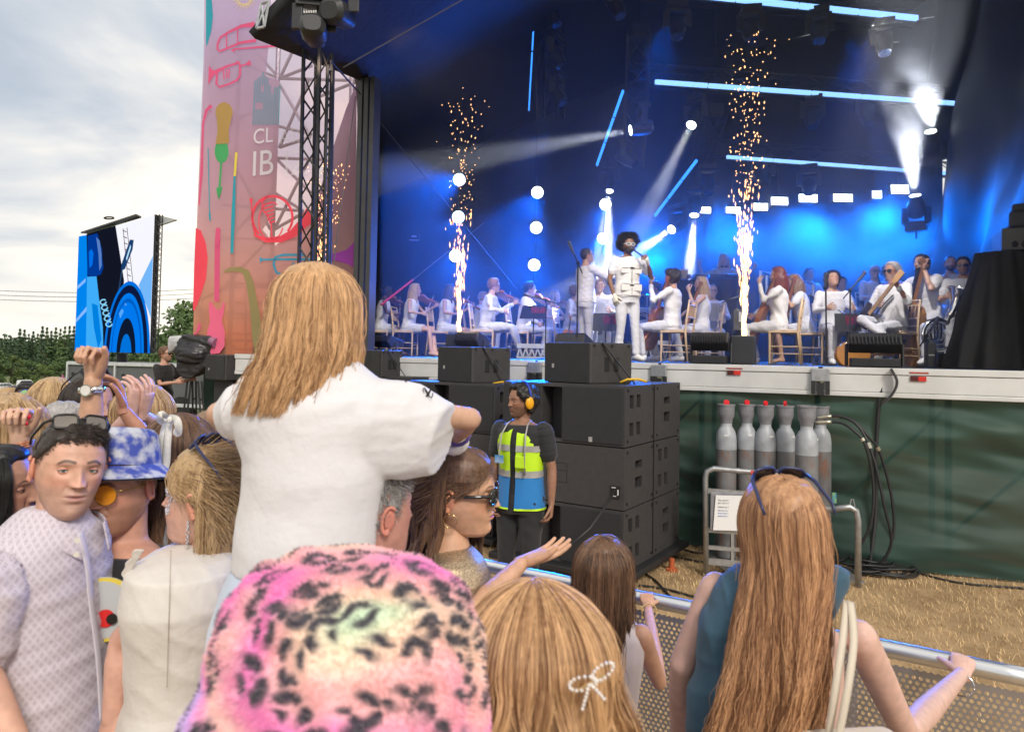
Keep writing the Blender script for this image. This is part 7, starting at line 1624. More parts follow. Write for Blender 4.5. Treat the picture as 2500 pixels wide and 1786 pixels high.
# the singer
sx_, sy_ = at(1530, 10.55)
glv = cloth('cream_glove', (.68, .64, .54), bump=.3)
f = figure('singer with a big round afro and white sunglasses singing into a microphone', (sx_, sy_, DECK), ang(-72), 'stand', 1.05, skin=SKB, hair='black', style='afro', top=cloth('white_tee', (.70, .69, .72)), sleeve='short', armR=((.32, -.05, -1), (-.18, .22, -.9)), armL=((-.55, .22, -.75), (.50, .48, .72)), handL=(.6, -.5, .3), group=GRP, knees=[(.11, .03, .50), (.13, .0, .09), (-.09, .06, .50), (-.10, .10, .09)], shoes=cloth('offwhite_shoe', (.66, .65, .62)), glasses=(mat('frame_white', (.82, .82, .82), .3, var=0), mat('lens_grey', (.12, .14, .15), .1, var=0)), beard=.8, head=(-6, 0, 0))
S_ = f
gl = MB()
for sd_ in (1, -1):
 sh_, el, wr, hd = f['arms'][sd_]; pal = f['UD']((.6, -.5, .3)) if sd_ < 0 else hd.cross(f['UD']((0, 0, 1))) * -sd_
 hb = MB(); hand(hb, wr - hd * .01, hd, pal, f['UD']((0, .3, 1)), 1.16, (50, 50, 30) if sd_ < 0 else (25, 25, 15), 5, 35, 6); o = obj('glove', hb, glv, f['t'], smooth=True)
sh_, el, wr, hd = f['arms'][-1]; mth = f['HM'] @ V3(0, .11, -.06); d = ((wr + hd * .07) - mth).normalized()
t = thing('microphone', 'dark handheld microphone in the singer\'s gloved hand', 'microphone', mth); mb = MB(); mb.cyl(mth + d * .02, mth + d * .22, .014, .012, 8); obj('handle', mb, black, t); mb = MB(); mb.ball(mth + d * .0, .026, 10, 8); obj('grille', mb, mat('mic_grey', (.10, .10, .12), .35, metal=.5), t, smooth=True)
# his utility waistcoat
U, UD, X_, Yd = f['U'], f['UD'], f['UD']((1, 0, 0)), f['UD']((0, 1, 0)); s = 1.05
vest = cloth('waistcoat', (.70, .68, .66), bump=.3)
mb = MB(); mb.loft([(U(0, -.005, z), X_ * w_ * s, Yd * d_ * s) for z, w_, d_ in ((.90, .205, .15), (1.0, .195, .142), (1.12, .175, .132), (1.25, .185, .138), (1.36, .19, .135), (1.42, .165, .11))], 22); me = remesh(mb, .012, 2); folds(me, .003, 25, 4); wv = obj('waistcoat', me, vest, f['t'], smooth=True)
for sd_ in (-1, 1):
 for z, hh_ in ((1.25, .075), (1.02, .10)):
  mb = MB(); mb.obox(U(sd_ * .088, .112 if z > 1.1 else .124, z), X_ * .070 * s, Yd * .014, UD((0, 0, 1)) * hh_ * s * .5); pk_ = obj('pocket', mb, vest, f['t'], bevel=.01)
  mb = MB(); mb.obox(U(sd_ * .088, .126 if z > 1.1 else .138, z + hh_ * .5), X_ * .060 * s, Yd * .003, UD((0, 0, 1)) * .003); obj('pocket_trim', mb, ebony, f['t'])
mb = MB(); mb.bar(U(0, .136, .92), U(0, .128, 1.32), .012, .006); obj('zip', mb, ebony, f['t'])
for z in (1.29, 1.05): mb = MB(); mb.obox(U(0, .136, z), X_ * .035, Yd * .006, UD((0, 0, 1)) * .010); obj('buckle', mb, ebony, f['t'], bevel=.004)
# cellists
def cellist(px, Y, deg, label, clab, chlab, lean_cello=.35, L_=1.22, flip=1, **k):
 x, y = at(px, Y); k.setdefault('armL', ((-.5, .55, -.45), (.25, .25, .95))); k.setdefault('armR', ((.5, .6, -.6), (-.3, .7, -.55))); k.setdefault('knees', [(.24, .42, .50), (.26, .34, .09), (-.24, .42, .50), (-.26, .36, .09)])
 f = figure(label, (x, y, DECK), ang(deg), 'sit', group=GRP, **k)
 b_ = f['T']((.02, .42, .16)); top = f['HM'] @ V3(-.10, -.02, .02) + V3(0, 0, .02)
 fiddle(b_, (top - b_), f['D']((0.1, 1, .25)), L_, clab, 'cello', wood_c, 'cello'); mb = MB(); mb.cyl(b_, f['T']((.02, .52, .01)), .007, n=5); tag(obj('cello_spike', mb, chrome), 'steel spike of the ' + clab, 'spike', 'cello spikes')
 wr = f['arms'][1][2] + f['arms'][1][3] * .08; bow(wr, wr + f['D']((-1, .15, .15)) * .68, 'bow of the ' + clab)
 chair(x - math.cos(R(deg)) * .08, y - math.sin(R(deg)) * .08, ang(deg), chlab); return f
cellist(1640, 10.9, 148, 'curly dark haired cellist in white shirt seen from behind', 'cello of the curly haired man', 'chair of the curly haired cellist, nearest the singer', skin=SKT, hair='dark', style='curly', shoes=WHITE, s=1.02)
cellist(1712, 11.6, 172, 'smiling blonde woman cellist in a white sleeveless waistcoat', 'cello of the smiling blonde woman', 'chair of the smiling blonde cellist', skin=SKL, hair='blonde', style='long', fem=True, sleeve='none', shoes=WHITE)
cellist(1900, 10.2, 155, 'red haired woman cellist in a loose white shirt by the right fountain', 'cello of the red haired woman', 'big chair right of the right spark machine', skin=SKL, hair='red', style='long', fem=True, shoes=WHITE)
cellist(1965, 10.9, 165, 'light haired woman in a white lace top bent over her cello', 'cello of the woman in the lace top', 'chair of the woman in the lace top', skin=SKT, hair='lightbrown', style='long', fem=True, sleeve='short', legs='shorts', lean=12)
def seated(px, Y, deg, label, chlab, z=0, **k):
 x, y = at(px, Y); k.setdefault('armR', ((.3, .35, -.9), (-.3, .9, .1))); k.setdefault('armL', ((-.3, .35, -.9), (.3, .9, .1)))
 f = figure(label, (x, y, DECK + z), ang(deg), 'sit', group=GRP, **k)
 if chlab: c = chair(x - math.cos(R(deg)) * .06, y - math.sin(R(deg)) * .06, ang(deg), chlab); c.location.z += z
 return f
clear = (shade[0], mat('lens_clear', (.3, .3, .32), .1, alpha=.25))
f = seated(1738, 12.8, -100, 'balding man with glasses playing a pale accordion behind the blonde cellist', 'chair of the accordion player', skin=SKL, hair='lightbrown', style='crop', glasses=clear)
t = thing('accordion', 'pale accordion with upright bellows on the glasses man\'s lap', 'accordion', f['T']((0, .25, .7)))
mb = MB()
for k in range(12): p_ = f['T'](((k - 5.5) * .022, .22, .86)); mb.obox(p_, f['D']((1, 0, 0)) * .008, f['D']((0, 1, 0)) * .09 * (1 if k % 2 else .92), V3(0, 0, .16))
obj('bellows', mb, mat('bellows', (.5, .48, .45), .6), t)
for sx in (-1, 1): mb = MB(); mb.obox(f['T']((sx * .17, .22, .86)), f['D']((1, 0, 0)) * .03, f['D']((0, 1, 0)) * .10, V3(0, 0, .19)); obj('case', mb, mat('accordion_case', (.55, .45, .35), .4), t, bevel=.01)
def tube_instr(name, label, cat, pts, rs, m=chrome, extra=None):
 t = thing(name, label, cat, pts[0], group='brass and wind instruments'); mb = MB(); mb.tube(smooth_pts(pts, 5) if len(pts) > 3 else pts, rs if not hasattr(rs, '__len__') or len(pts) <= 3 else list(np.interp(np.linspace(0, len(rs) - 1, (len(pts) - 1) * 5 + 1), range(len(rs)), rs)), 12); obj('tubing', mb, m, t, smooth=True)
 if extra: mb = MB(); extra(mb); obj('valves', mb, m, t)
 return t
f = seated(2032, 10.6, -95, 'curly dark haired young man seated with a silver trumpet on his lap', 'chair of the trumpeter', skin=SKT, hair='dark', style='curly', head=(0, -22, 0), knees=[(.14, .44, .50), (.16, .44, .09), (-.14, .44, .50), (-.14, .42, .09)], shoes=WHITE)
a_ = f['T']((.12, .55, .78)); b_ = f['T']((-.22, .42, .56)); tube_instr('trumpet', 'silver trumpet held low by the curly haired young man', 'trumpet', [a_, a_.lerp(b_, .5), a_.lerp(b_, .85), b_], [.008, .010, .018, .055])
f = seated(2052, 12.6, -80, 'dark haired woman behind the curly trumpeter, face half hidden by a folder', 'chair of the woman behind the trumpeter', z=.15, skin=SKT, hair='dark', style='short', fem=True)
f = seated(1975 - 0, 14.2, -80, 'far back brass player raising a horn behind the lace top cellist', None, z=.5, skin=SKL, hair='brown', style='short');
f = seated(2135, 12.4, -90, 'man with glasses playing a wind instrument behind the guitarist', 'chair of the wind player behind the guitarist', z=.35, skin=SKL, hair='dark', style='bald', glasses=clear); a_ = f['HM'] @ V3(0, .1, -.06); tube_instr('clarinet', 'black clarinet of the man behind the guitarist', 'clarinet', [a_, a_ + f['D']((.1, .5, -.7)) * .5], [.012, .024], ebony)
f = seated(2168, 13.2, -120, 'curly haired blue lit person behind the guitarist\'s head', None, z=.45, skin=SKL, hair='lightbrown', style='curly')
f = seated(2320, 11.2, -110, 'bearded bald man playing a brass horn beside the black drape', 'chair of the bearded horn player', z=.35, skin=SKL, hair='dark', style='crop', beard=.8, armR=((.3, .6, -.6), (-.3, .8, .4)), armL=((-.3, .6, -.6), (.3, .8, .4)))
a_ = f['HM'] @ V3(0, .11, -.06); tube_instr('brass_horn', 'blue lit brass horn of the bearded man', 'horn', [a_, a_ + f['D']((0, .3, -.05)), a_ + f['D']((.05, .5, -.15)), a_ + f['D']((.1, .62, -.3))], [.008, .010, .02, .09])
f = seated(2352, 9.9, -125, 'tanned man in sunglasses and white T-shirt seated beside a tuba', 'chair of the tanned man at the right end', z=.14, skin=SKT, hair='dark', style='short', sleeve='short', glasses=shade, stubble=((.05, .03, .02), .6), shoes=WHITE, knees=[(.13, .44, .50), (.14, .46, .09), (-.13, .44, .50), (-.13, .42, .09)])
# tuba
t = thing('tuba', 'shiny silver tuba standing beside the tanned man', 'tuba', W(2298, 880, 9.6)); b_ = W(2290, 872, 9.6)
mb = MB()
for k, (r_, h_) in enumerate(((.20, .62), (.15, .5), (.10, .38))):
 pts = [b_ + V3(r_ * math.cos(a), .02 * k, .30 + (h_ - .2) * .5 * math.sin(a)) for a in np.linspace(0, 2 * math.pi, 26)]; mb.tube(pts, .028 - .006 * k, 9)
obj('tubing', mb, chrome, t, smooth=True); mb = MB(); mb.lathe([(.035, 0), (.05, .2), (.08, .35), (.16, .46), (.19, .48), (.17, .48), (.06, .34), (.03, .1)], 24, Matrix.Translation(b_ + V3(.12, 0, .45)) @ Matrix.Rotation(R(25), 4, 'Y')); obj('bell', mb, chrome, t, smooth=True)
mb = MB(); [mb.cyl(b_ + V3(-.08 + .05 * k, -.05, .25), b_ + V3(-.08 + .05 * k, -.05, .45), .018, n=8) for k in range(3)]; obj('valves', mb, chrome, t)
# guitarist
x, y = at(2180, 9.9)
f = figure('grey haired guitarist in sunglasses and a white shirt with cross legged pose', (x, y, DECK), ang(-152), 'sit', 1.04, skin=(.44, .22, .14), hair='grey', style='short', group=GRP, glasses=shade, armR=((.35, .2, -.9), (-.75, .65, .1)), armL=((-.4, .5, -.65), (.15, .65, .75)), hand_curlL=(45, 45, 25), knees=[(.10, .50, .60), (-.22, .52, .40), (-.12, .42, .50), (-.10, .42, .09)], shoes=WHITE, head=(-8, 0, 0), stubble=((.3, .28, .27), .4), foldamp=.006)
chair(x + .06, y + .03, ang(-152), 'chair of the grey haired guitarist')
a_ = f['T']((.20, .24, .62)); hl_ = f['arms'][-1][2] + f['arms'][-1][3] * .06; up = (hl_ - a_).normalized()
t = thing('electric_guitar', 'electric guitar with maple neck played by the grey haired man', 'guitar', a_)
fr_ = f['D']((-.1, 1, .15)); fr_ = (fr_ - up * fr_.dot(up)).normalized(); Xg = up.cross(fr_)
out = [(-.02, -.12), (.02, -.14), (.10, -.11), (.14, -.03), (.11, .05), (.12, .12), (.15, .19), (.10, .20), (.05, .14), (-.04, .13), (-.08, .22), (-.14, .20), (-.12, .10), (-.11, .04), (-.14, -.03), (-.10, -.11)]
mb = MB(); mb.prism([a_ + Xg * x_ + up * z_ for x_, z_ in out], fr_ * .045); obj('body', mb, mat('guitar_dark', (.03, .03, .05), .25, coat=.7), t, bevel=.008)
mb = MB(); mb.bar(a_ + up * .1 + fr_ * .04, a_ + up * .72 + fr_ * .03, .05, .022, up=fr_); nk = obj('neck', mb, mat('maple', (.55, .33, .15), .4), t)
mb = MB()
for k in range(14): q = a_ + up * (.22 + .036 * k) + fr_ * .053; mb.bar(q - Xg * .024, q + Xg * .024, .004, .003)
obj('frets', mb, galv, t); mb = MB(); mb.bar(a_ + up * .72 + fr_ * .03, a_ + up * .88 + fr_ * .02, .075, .018, up=fr_); [mb.cyl(a_ + up * (.745 + .022 * k) - Xg * .055 + fr_ * .025, a_ + up * (.745 + .022 * k) + Xg * .0 + fr_ * .025, .006, n=5) for k in range(6)]; obj('headstock', mb, MATS['maple'], t)
mb = MB(); pts = [f['U'](-.10, .14, 1.30), f['U'](.02, .16, 1.18), f['U'](.16, .12, 1.06), f['U'](.22, .02, .98), f['U'](.20, -.10, .98)]; mb.tube(smooth_pts(pts), .026, 6, flat=.25); obj('strap', mb, ebony, t)
# double bass player
x, y = at(2268, 10.3)
f = figure('bearded double bass player in a white T-shirt with one arm raised high', (x, y, DECK + .12), ang(-160), 'sit', 1.08, skin=SKL, hair='dark', style='short', group=GRP, sleeve='short', beard=1.2, armL=('w', W(2272, 705, 9.95), W(2256, 656, 10.05), (-.1, .1, 1)), armR=((.55, .55, -.5), (-.3, .85, .1)), knees=[(.16, .40, .40), (.18, .38, .0), (-.22, .38, .40), (-.28, .38, .0)], shoes=WHITE, lean=10, head=(10, -18, 0), fat=1.08)
hl_ = f['arms'][-1][2] + f['arms'][-1][3] * .08; b_ = W(2196, 905, 10.25); up = (hl_ - b_); fiddle(b_, up, f['D']((.3, 1, .1)), min(1.66, up.length * 1.06), 'big tan double bass leaning back against the bearded player', 'double_bass', mat('bass_varnish', (.30, .14, .05), .35, var=.2, vscale=4, coat=.4, stretch=(6, 6, 1)), 'double bass')
t = thing('bass_stool', 'black stool under the double bass player', 'stool', (x, y, DECK)); mb = MB(); mb.cyl((x, y, DECK + .54), (x, y, DECK + .60), .18, n=20); obj('seat', mb, black, t); [obj('leg', MB().cyl((x, y, DECK + .54), (x + .2 * math.cos(a), y + .2 * math.sin(a), DECK), .013, n=6), black, t) for a in (0.4, 2.0, 3.6, 5.1)]
# DJ
x, y = at(1765, 13.9)
f = figure('blonde DJ woman in a grey T-shirt with both arms spread behind the booth', (x, y, W(1765, 690, 13.9).z - 1.18), ang(-95), 'stand', 1.0, skin=SKL, hair='blonde', style='long', fem=True, sleeve='short', top=cloth('grey_tee', (.42, .42, .40)), group=GRP, armR=((.85, .35, -.45), (.35, .3, .9)), armL=((-.8, .4, -.45), (-.45, .5, .6)), build_legs=True, bottom=blackcloth)
sunglasses(f['t'], f['HM'] @ Matrix.Translation(V3(0, -.06, -.14)), ebony, ebony, 'headphones', rnd=1, arms=True)
t = thing('dj_riser', 'black riser platform under the DJ', 'riser', (x, y, DECK)); zz = W(1765, 690, 13.9).z - 1.18; mb = MB(); mb.box(x - .7, x + .7, y - .35, y + .9, DECK + .01, zz); obj('platform', mb, black, t)
# keyboard player's hands side and a few more heads in the rear
f = seated(1462, 12.2, -95, 'musician in white half hidden behind the music stand beside the singer', 'chair of the musician behind the music stand', skin=SKL, hair='lightbrown', style='short')
f = seated(1600, 14.4, 160, 'drummer in white far behind the curly haired cellist', None, z=.2, skin=SKL, hair='brown', style='short')
# -- the crowd
CG = 'festival crowd at the front barrier'
def place(label, px, py, Y, deg, s=None, lean=0, side_lean=0, twist=0, pose='stand', z=None, **k):
 c = W(px, py, Y); hz_ = .56 if pose == 'sit' else .93
 Ru = Matrix.Translation(V3(0, 0, hz_)) @ Matrix.Rotation(R(twist), 4, 'Z') @ Matrix.Rotation(-R(lean), 4, 'X') @ Matrix.Rotation(R(side_lean), 4, 'Y') @ Matrix.Translation(V3(0, 0, -hz_))
 off = Ru @ V3(0, .015, 1.625 + hz_ - .93)
 if s is None: s = (c.z - GZ) / off.z
 o = Matrix.Rotation(ang(deg), 3, 'Z') @ (off * s); p = c - o
 k.setdefault('det', 'near'); k.setdefault('group', CG)
 return figure(label, p, ang(deg), pose, s, lean=lean, side_lean=side_lean, twist=twist, **k)
def pxloft(rows, n=40, p=1.0, mb=None):
 mb = mb or MB(); sec = []
 for r_ in rows:
  y, l, r, Y, dp = r_[:5]; a, b = W(l, y, Y + (r_[5] if len(r_) > 5 else 0)), W(r, y, Y - (r_[5] if len(r_) > 5 else 0)); X = (b - a) / 2; sec.append(((a + b) / 2, X, V3(-X.y, X.x, 0).normalized() * dp))
 return mb.loft(sec, n, p=p)
def garment(name, mb, m, t, vox=.006, amp=.004, k=22, seed=1, sm=3, diag=(.6, .3, 1)):
 me = remesh(mb, vox, sm);
 if amp: folds(me, amp, k, seed, diag)
 return obj(name, me, m, t, smooth=True)
def hair(f, kind, n, seed, **k):
 rad = k.pop('rad', .0006); nm = k.pop('name', 'hair_strands'); pts, tn = long_hair(f['HM'], n, seed, Mdown=Matrix.Scale(1, 4), **k); return strands(nm, pts, rad, tn, HM_(kind), f['t'])
def swept(f, kind, seed, n=5200):
 pts, tn = short_hair(f['HM'], n, seed, .085, hl=.070, side=.016, back=-.05, lift=.0, grow=.007, k=8, dirf=lambda a, z: np.stack([-.0 * a, -1 + .0 * a, -.55 * ss(.10, .0, z) - .12], -1)); h = f['HM']; q = xf(h.inverted(), pts.reshape(-1, 3)); a_ = np.arctan2(q[:, 0], q[:, 1] + .012); X, Y = head_surf(a_, np.clip(q[:, 2], -.12, .112), .010); k_ = np.sqrt((X ** 2 + (Y + .012) ** 2) / np.maximum(q[:, 0] ** 2 + (q[:, 1] + .012) ** 2, 1e-7)); m_ = (np.abs(q[:, 2]) < .095) & (k_ > 1); q[m_, 0] *= k_[m_]; q[m_, 1] = (q[m_, 1] + .012) * k_[m_] - .012
 strands('hair_strands', xf(h, q).reshape(pts.shape), .0007, tn, HM_(kind), f['t'])
# --- man in the patterned shirt
def shirt_pattern():
 m = mat('patterned_shirt', (.66, .60, .67), .85, var=0, bump=.2, bscale=260, sheen=.15); t_ = m.node_tree; n = t_.nodes; L = t_.links; b = n['Principled BSDF']
 tcn = n.new('ShaderNodeTexCoord'); sp = n.new('ShaderNodeSeparateXYZ'); L.new(tcn.outputs['Object'], sp.inputs[0])
 def mth(op, a, b_=None):
  q = n.new('ShaderNodeMath'); q.operation = op
  for i, v in enumerate((a, b_)):
   if v is None: continue
   if isinstance(v, (int, float)): q.inputs[i].default_value = v
   else: L.new(v, q.inputs[i])
  return q.outputs[0]
 u = mth('MULTIPLY', mth('SUBTRACT', sp.outputs[1], mth('MULTIPLY', sp.outputs[0], .7)), 1 / .0195); v = mth('MULTIPLY', sp.outputs[2], 1 / .023)
 a = mth('ADD', u, v); c = mth('SUBTRACT', u, v); fa = mth('ABSOLUTE', mth('SUBTRACT', mth('FRACT', a), .5)); fc = mth('ABSOLUTE', mth('SUBTRACT', mth('FRACT', c), .5)); d = mth('MAXIMUM', fa, fc)
 r_ = n.new('ShaderNodeValToRGB'); r_.color_ramp.interpolation = 'CONSTANT'; E = r_.color_ramp.elements; li, dk = (.72, .67, .73, 1), (.22, .15, .21, 1)
 E[0].position = 0; E[0].color = dk; E[1].position = .10; E[1].color = li
 for p_, c_ in ((.22, dk), (.29, li), (.40, (.40, .32, .40, 1)), (.45, li)): E.new(p_).color = c_
 L.new(d, r_.inputs[0]); L.new(r_.outputs[0], b.inputs['Base Color']); return m
SP_ = shirt_pattern()
f = place('man with short dark hair in a lilac patterned shirt looking back past the camera', 172, 1140, 1.83, -12, head=(-34, 2, -6), skin=(.62, .355, .26), hair='dark', style='crop', top=None, build_legs=True, legs='trousers', bottom=cloth('navy_trousers', (.02, .025, .05)), iris=(.10, .14, .15), gaze=(13, 9), stubble=((.30, .20, .17), .35), lips=(.50, .24, .22), fat=.95, slim=.85, hs=.96, jaw=.99, mouth=.0016, cap=dict(hl=.070, side=.004), eyeo=(17, -13),
 armR=('w', W(-70, 1600, 1.62), W(60, 1860, 1.5), (.5, -.2, -.8)), armL=((-.3, .2, -1), (-.1, .5, -.8)))
t = f['t']; mb = MB(); pxloft([(1235, 62, 196, 1.83, .06), (1262, 30, 212, 1.83, .085), (1300, -10, 226, 1.83, .15), (1350, -40, 236, 1.83, .185), (1420, -50, 243, 1.83, .19), (1520, -20, 252, 1.83, .18), (1620, 20, 262, 1.83, .175), (1720, 40, 268, 1.83, .18), (1830, 45, 272, 1.83, .185), (1950, 40, 272, 1.83, .18)], mb=mb)
sh_ = f['arms'][1][0]; limb(mb, [sh_ + V3(.0, 0, -.02), sh_.lerp(f['arms'][1][1], .45), sh_.lerp(f['arms'][1][1], .92)], [.085, .085, .083], 16)
garment('shirt', mb, SP_, t, .006, .0045, 18, 5)
HMm = f['HM']; nk = f['U'](0, .0, 1.49)
def collar(f, m, r0=.070, h=.040, open_=24, tilt=.014, top=0, fwd=0.0):
 mb = MB(); U, s_ = f['U'], 1
 def fn(i, j):
  a = R(open_ + (360 - 2 * open_) * i); hh = h * (1 + .55 * math.exp(-((min(i, 1 - i)) / .06) ** 2)); rr_ = r0 + tilt * j + .004
  return U(rr_ * math.sin(a) * 1.08, .010 + fwd + rr_ * math.cos(a) * 1.12, 1.505 + top - hh * j - .022 * math.cos(a) * .9)
 mb.grid(fn, 60, 6); return obj('collar', mb, m, f['t'], smooth=True, solid=.004)
collar(f, SP_, .072, .046)
mb = MB(); pts = [W(x, y, Y) for x, y, Y in ((196, 1300, 1.735), (214, 1380, 1.735), (224, 1480, 1.745), (240, 1600, 1.755), (250, 1760, 1.755))]; mb.tube(smooth_pts(pts), .012, 8, flat=.3); obj('placket', mb, cloth('shirt_edge', (.62, .58, .66)), t, smooth=True)
for x, y in ((188, 1318), (186, 1352)): mb = MB(); q = W(x, y, 1.672); mb.cyl(q, q + V3(.002, -.003, 0), .0062, n=12); obj('button', mb, cloth('button_white', (.7, .66, .58), rough=.3), t)
pts, tn = short_hair(HMm, 6500, 3, lambda a, z: .0035 + .017 * ss(.060, .092, z), hl=.071, side=.006, back=-.07, grow=.003, lift=.05, dirf=lambda a, z: np.stack([-.6 + 0 * a, .5 * (z > .06) + .0 * a, -.25 - .5 * (z < .06)], -1), k=6)
strands('hair_strands', pts, .0006, tn, HM_('dark'), t)
sg = sunglasses(t, HMm @ Matrix.Translation(V3(.0, -.048, .068)) @ Matrix.Rotation(R(32), 4, 'X'), ebony, mat('lens_smoke', (.16, .14, .12), .08, var=.1, coat=.6), h_=.019, fr_=.0032)
# --- man in the bucket hat
f = place('ginger stubbled man in a blue patterned bucket hat and round orange glasses', 290, 1190, 2.0, -112, s=1.0, head=(14, 2, 4), skin=(.60, .31, .21), hair='ginger', style='crop', top=cloth('black_tee', (.016, .015, .016)), sleeve='short', stubble=((.24, .11, .055), .6), bottom=cloth('navy_trousers', (.02, .025, .05)), mouth=.004, fat=1.02, foldamp=.004)
t = f['t']; HMm = f['HM']; amber = mat('lens_amber', (.80, .30, .01), .1, var=0, alpha=.8, coat=.8); sunglasses(t, HMm @ Matrix.Translation(V3(0, .004, -.002)), mat('gold_frame', (.6, .4, .12), .25, metal=1), amber, h_=.027, rnd=1, fr_=.0014, name='orange_glasses')
hatm = mat('hat_print', (.50, .52, .60), .85, var=.3, vscale=26, col2=(.05, .08, .38), bump=.3, bscale=200)
def hat(f, m, m2, M2=Matrix.Identity(4)):
 HH = f['HM'] @ Matrix.Translation(V3(0, -.012, .056)) @ Matrix.Rotation(R(13), 4, 'X'); th_ = thing('bucket_hat', 'bucket hat with blue and white print and dark lined brim', 'hat', HH @ V3(0, 0, 0))
 mb = MB(); mb.grid(lambda i, j: HH @ V3((np.interp(j, [0, .25, .4, .9, 1], [0, .072, .086, .098, .099])) * math.sin(6.2832 * i), np.interp(j, [0, .25, .4, .9, 1], [0, .085, .10, .116, .117]) * math.cos(6.2832 * i), np.interp(j, [0, .25, .4, .9, 1], [.105, .102, .085, .012, 0])), 40, 20); obj('crown', mb, m, th_, smooth=True)
 mb = MB(); mb.grid(lambda i, j: HH @ V3((.099 + .045 * j) * math.sin(6.2832 * i), (.117 + .045 * j) * math.cos(6.2832 * i), .002 - .036 * j + .006 * math.sin(12 * i)), 48, 6); br = obj('brim', mb, m, th_, smooth=True)
 mb = MB(); mb.grid(lambda i, j: HH @ V3((.098 + .045 * j) * math.sin(6.2832 * i), (.116 + .045 * j) * math.cos(6.2832 * i), -.002 - .037 * j + .006 * math.sin(12 * i)), 48, 6); obj('brim_lining', mb, m2, th_, smooth=True); return th_
hat(f, hatm, blackcloth)
t2 = t; q = W(262, 1485, 1.84)
for k, (r_, m_, dx) in enumerate(((.082, mat('tee_grey', (.50, .52, .53), .8, var=0), 0), (.080, yel, .006), (.072, mat('tee_grey', (.50, .52, .53), .8, var=0), .0), (.022, mat('tee_red', (.7, .02, .02), .8, var=0), .012), (.013, ebony, .03))):
 mb = MB(); c = q + V3(dx - .01, -.002 * k - .005, 0 if k < 3 else -.02); mb.lathe([(r_, 0), (r_, .002)], 36, Matrix.Translation(c) @ Matrix.Rotation(R(90), 4, 'X') @ Matrix.Rotation(R(12), 4, 'Y')); obj('printed_circle', mb, m_, t)
# --- blonde woman with face gems, white lace blouse
f = place('blonde woman in a white blouse with silver gems glued beside her eye', 500, 1212, 1.80, 160, s=.97, head=(12, -4, 0), fem=True, skin=(.66, .38, .29), hair='blonde', style='under', slim=.75, top=None, lips=(.5, .18, .17), armL=('w', W(300, 1560, 1.70), W(272, 1760, 1.68), (0, -.1, -1)), armR=((.1, .1, -1), (0, .3, -1)), bottom=cloth('denim_dark', (.03, .04, .07)))
t = f['t']; bl = cloth('ivory_blouse', (.66, .62, .57), bump=.4, bs=16); mb = MB()
pxloft([(1322, 455, 590, 1.80, .07), (1340, 385, 610, 1.78, .13), (1370, 332, 625, 1.76, .18), (1450, 318, 620, 1.75, .19), (1550, 325, 600, 1.75, .17), (1640, 330, 585, 1.75, .16), (1680, 330, 580, 1.75, .16), (1720, 310, 590, 1.75, .17), (1800, 285, 600, 1.75, .19), (1900, 270, 610, 1.75, .2)], mb=mb); garment('blouse', mb, bl, t, .006, .0035, 22, 8)
mb = MB(); mb.grid(lambda i, j: W(np.interp(i, [0, .3, .7, 1], [352, 322, 318, 330]) - 22 * j - 3 * math.sin(38 * i) * j, 1340 + 160 * i, 1.66 + .02 * math.sin(i * 3) - .01 * j), 60, 5); obj('lace_sleeve', mb, bl, t, smooth=True, solid=.003)
mb = MB(); [mb.ball(W(418 - .03 * (y - 1330), y, 1.562), .0016, 5, 4) for y in range(1345, 1680, 6)]; obj('seam_stitches', mb, cloth('stitch', (.30, .20, .13)), t)['kind'] = 'stuff'
HMm = f['HM']
hair(f, 'blonde', 6200, 31, az=(62, 256), length=(.13, .17), grow=.008, locks=70, wave=.003, clump=.35, hang=.014, rad=.0007, spread=lambda d: 1 - .5 * d); swept(f, 'blonde', 5)
gm = mat('gem', (.75, .76, .8), .1, metal=.9, var=.3, vscale=200); mb = MB(); rg = random.Random(4)
for k in range(70):
 a = rg.uniform(-1.9, 1.7); r_ = rg.gauss(.019, .005); x = -.047 - r_ * math.cos(a) * .8; z = -.008 - r_ * math.sin(a) * 1.35; sx_2, sy_2 = head_surf(np.array(math.asin(max(-.98, min(.98, x / .0765)))), np.array(z)); mb.ball(HMm @ V3(float(sx_2), float(sy_2) + .002, z), .0016 + .0018 * rg.random(), 5, 4)
obj('face_gems', mb, gm, t)['kind'] = 'stuff'
mb = MB(); e_ = HMm @ V3(-.082, -.012, -.042)
for k in range(14): mb.ball(e_ + V3(.004 * math.sin(k * 2.4) * math.sin(k / 14 * 3.1), -.003, -.0042 * k), .0030, 6, 4)
obj('earring', mb, gm, t)
sunglasses(t, HMm @ Matrix.Translation(V3(0, -.06, .088)) @ Matrix.Rotation(R(35), 4, 'X'), mat('frame_navy', (.02, .03, .10), .3, var=0), glass_dark, h_=.018)
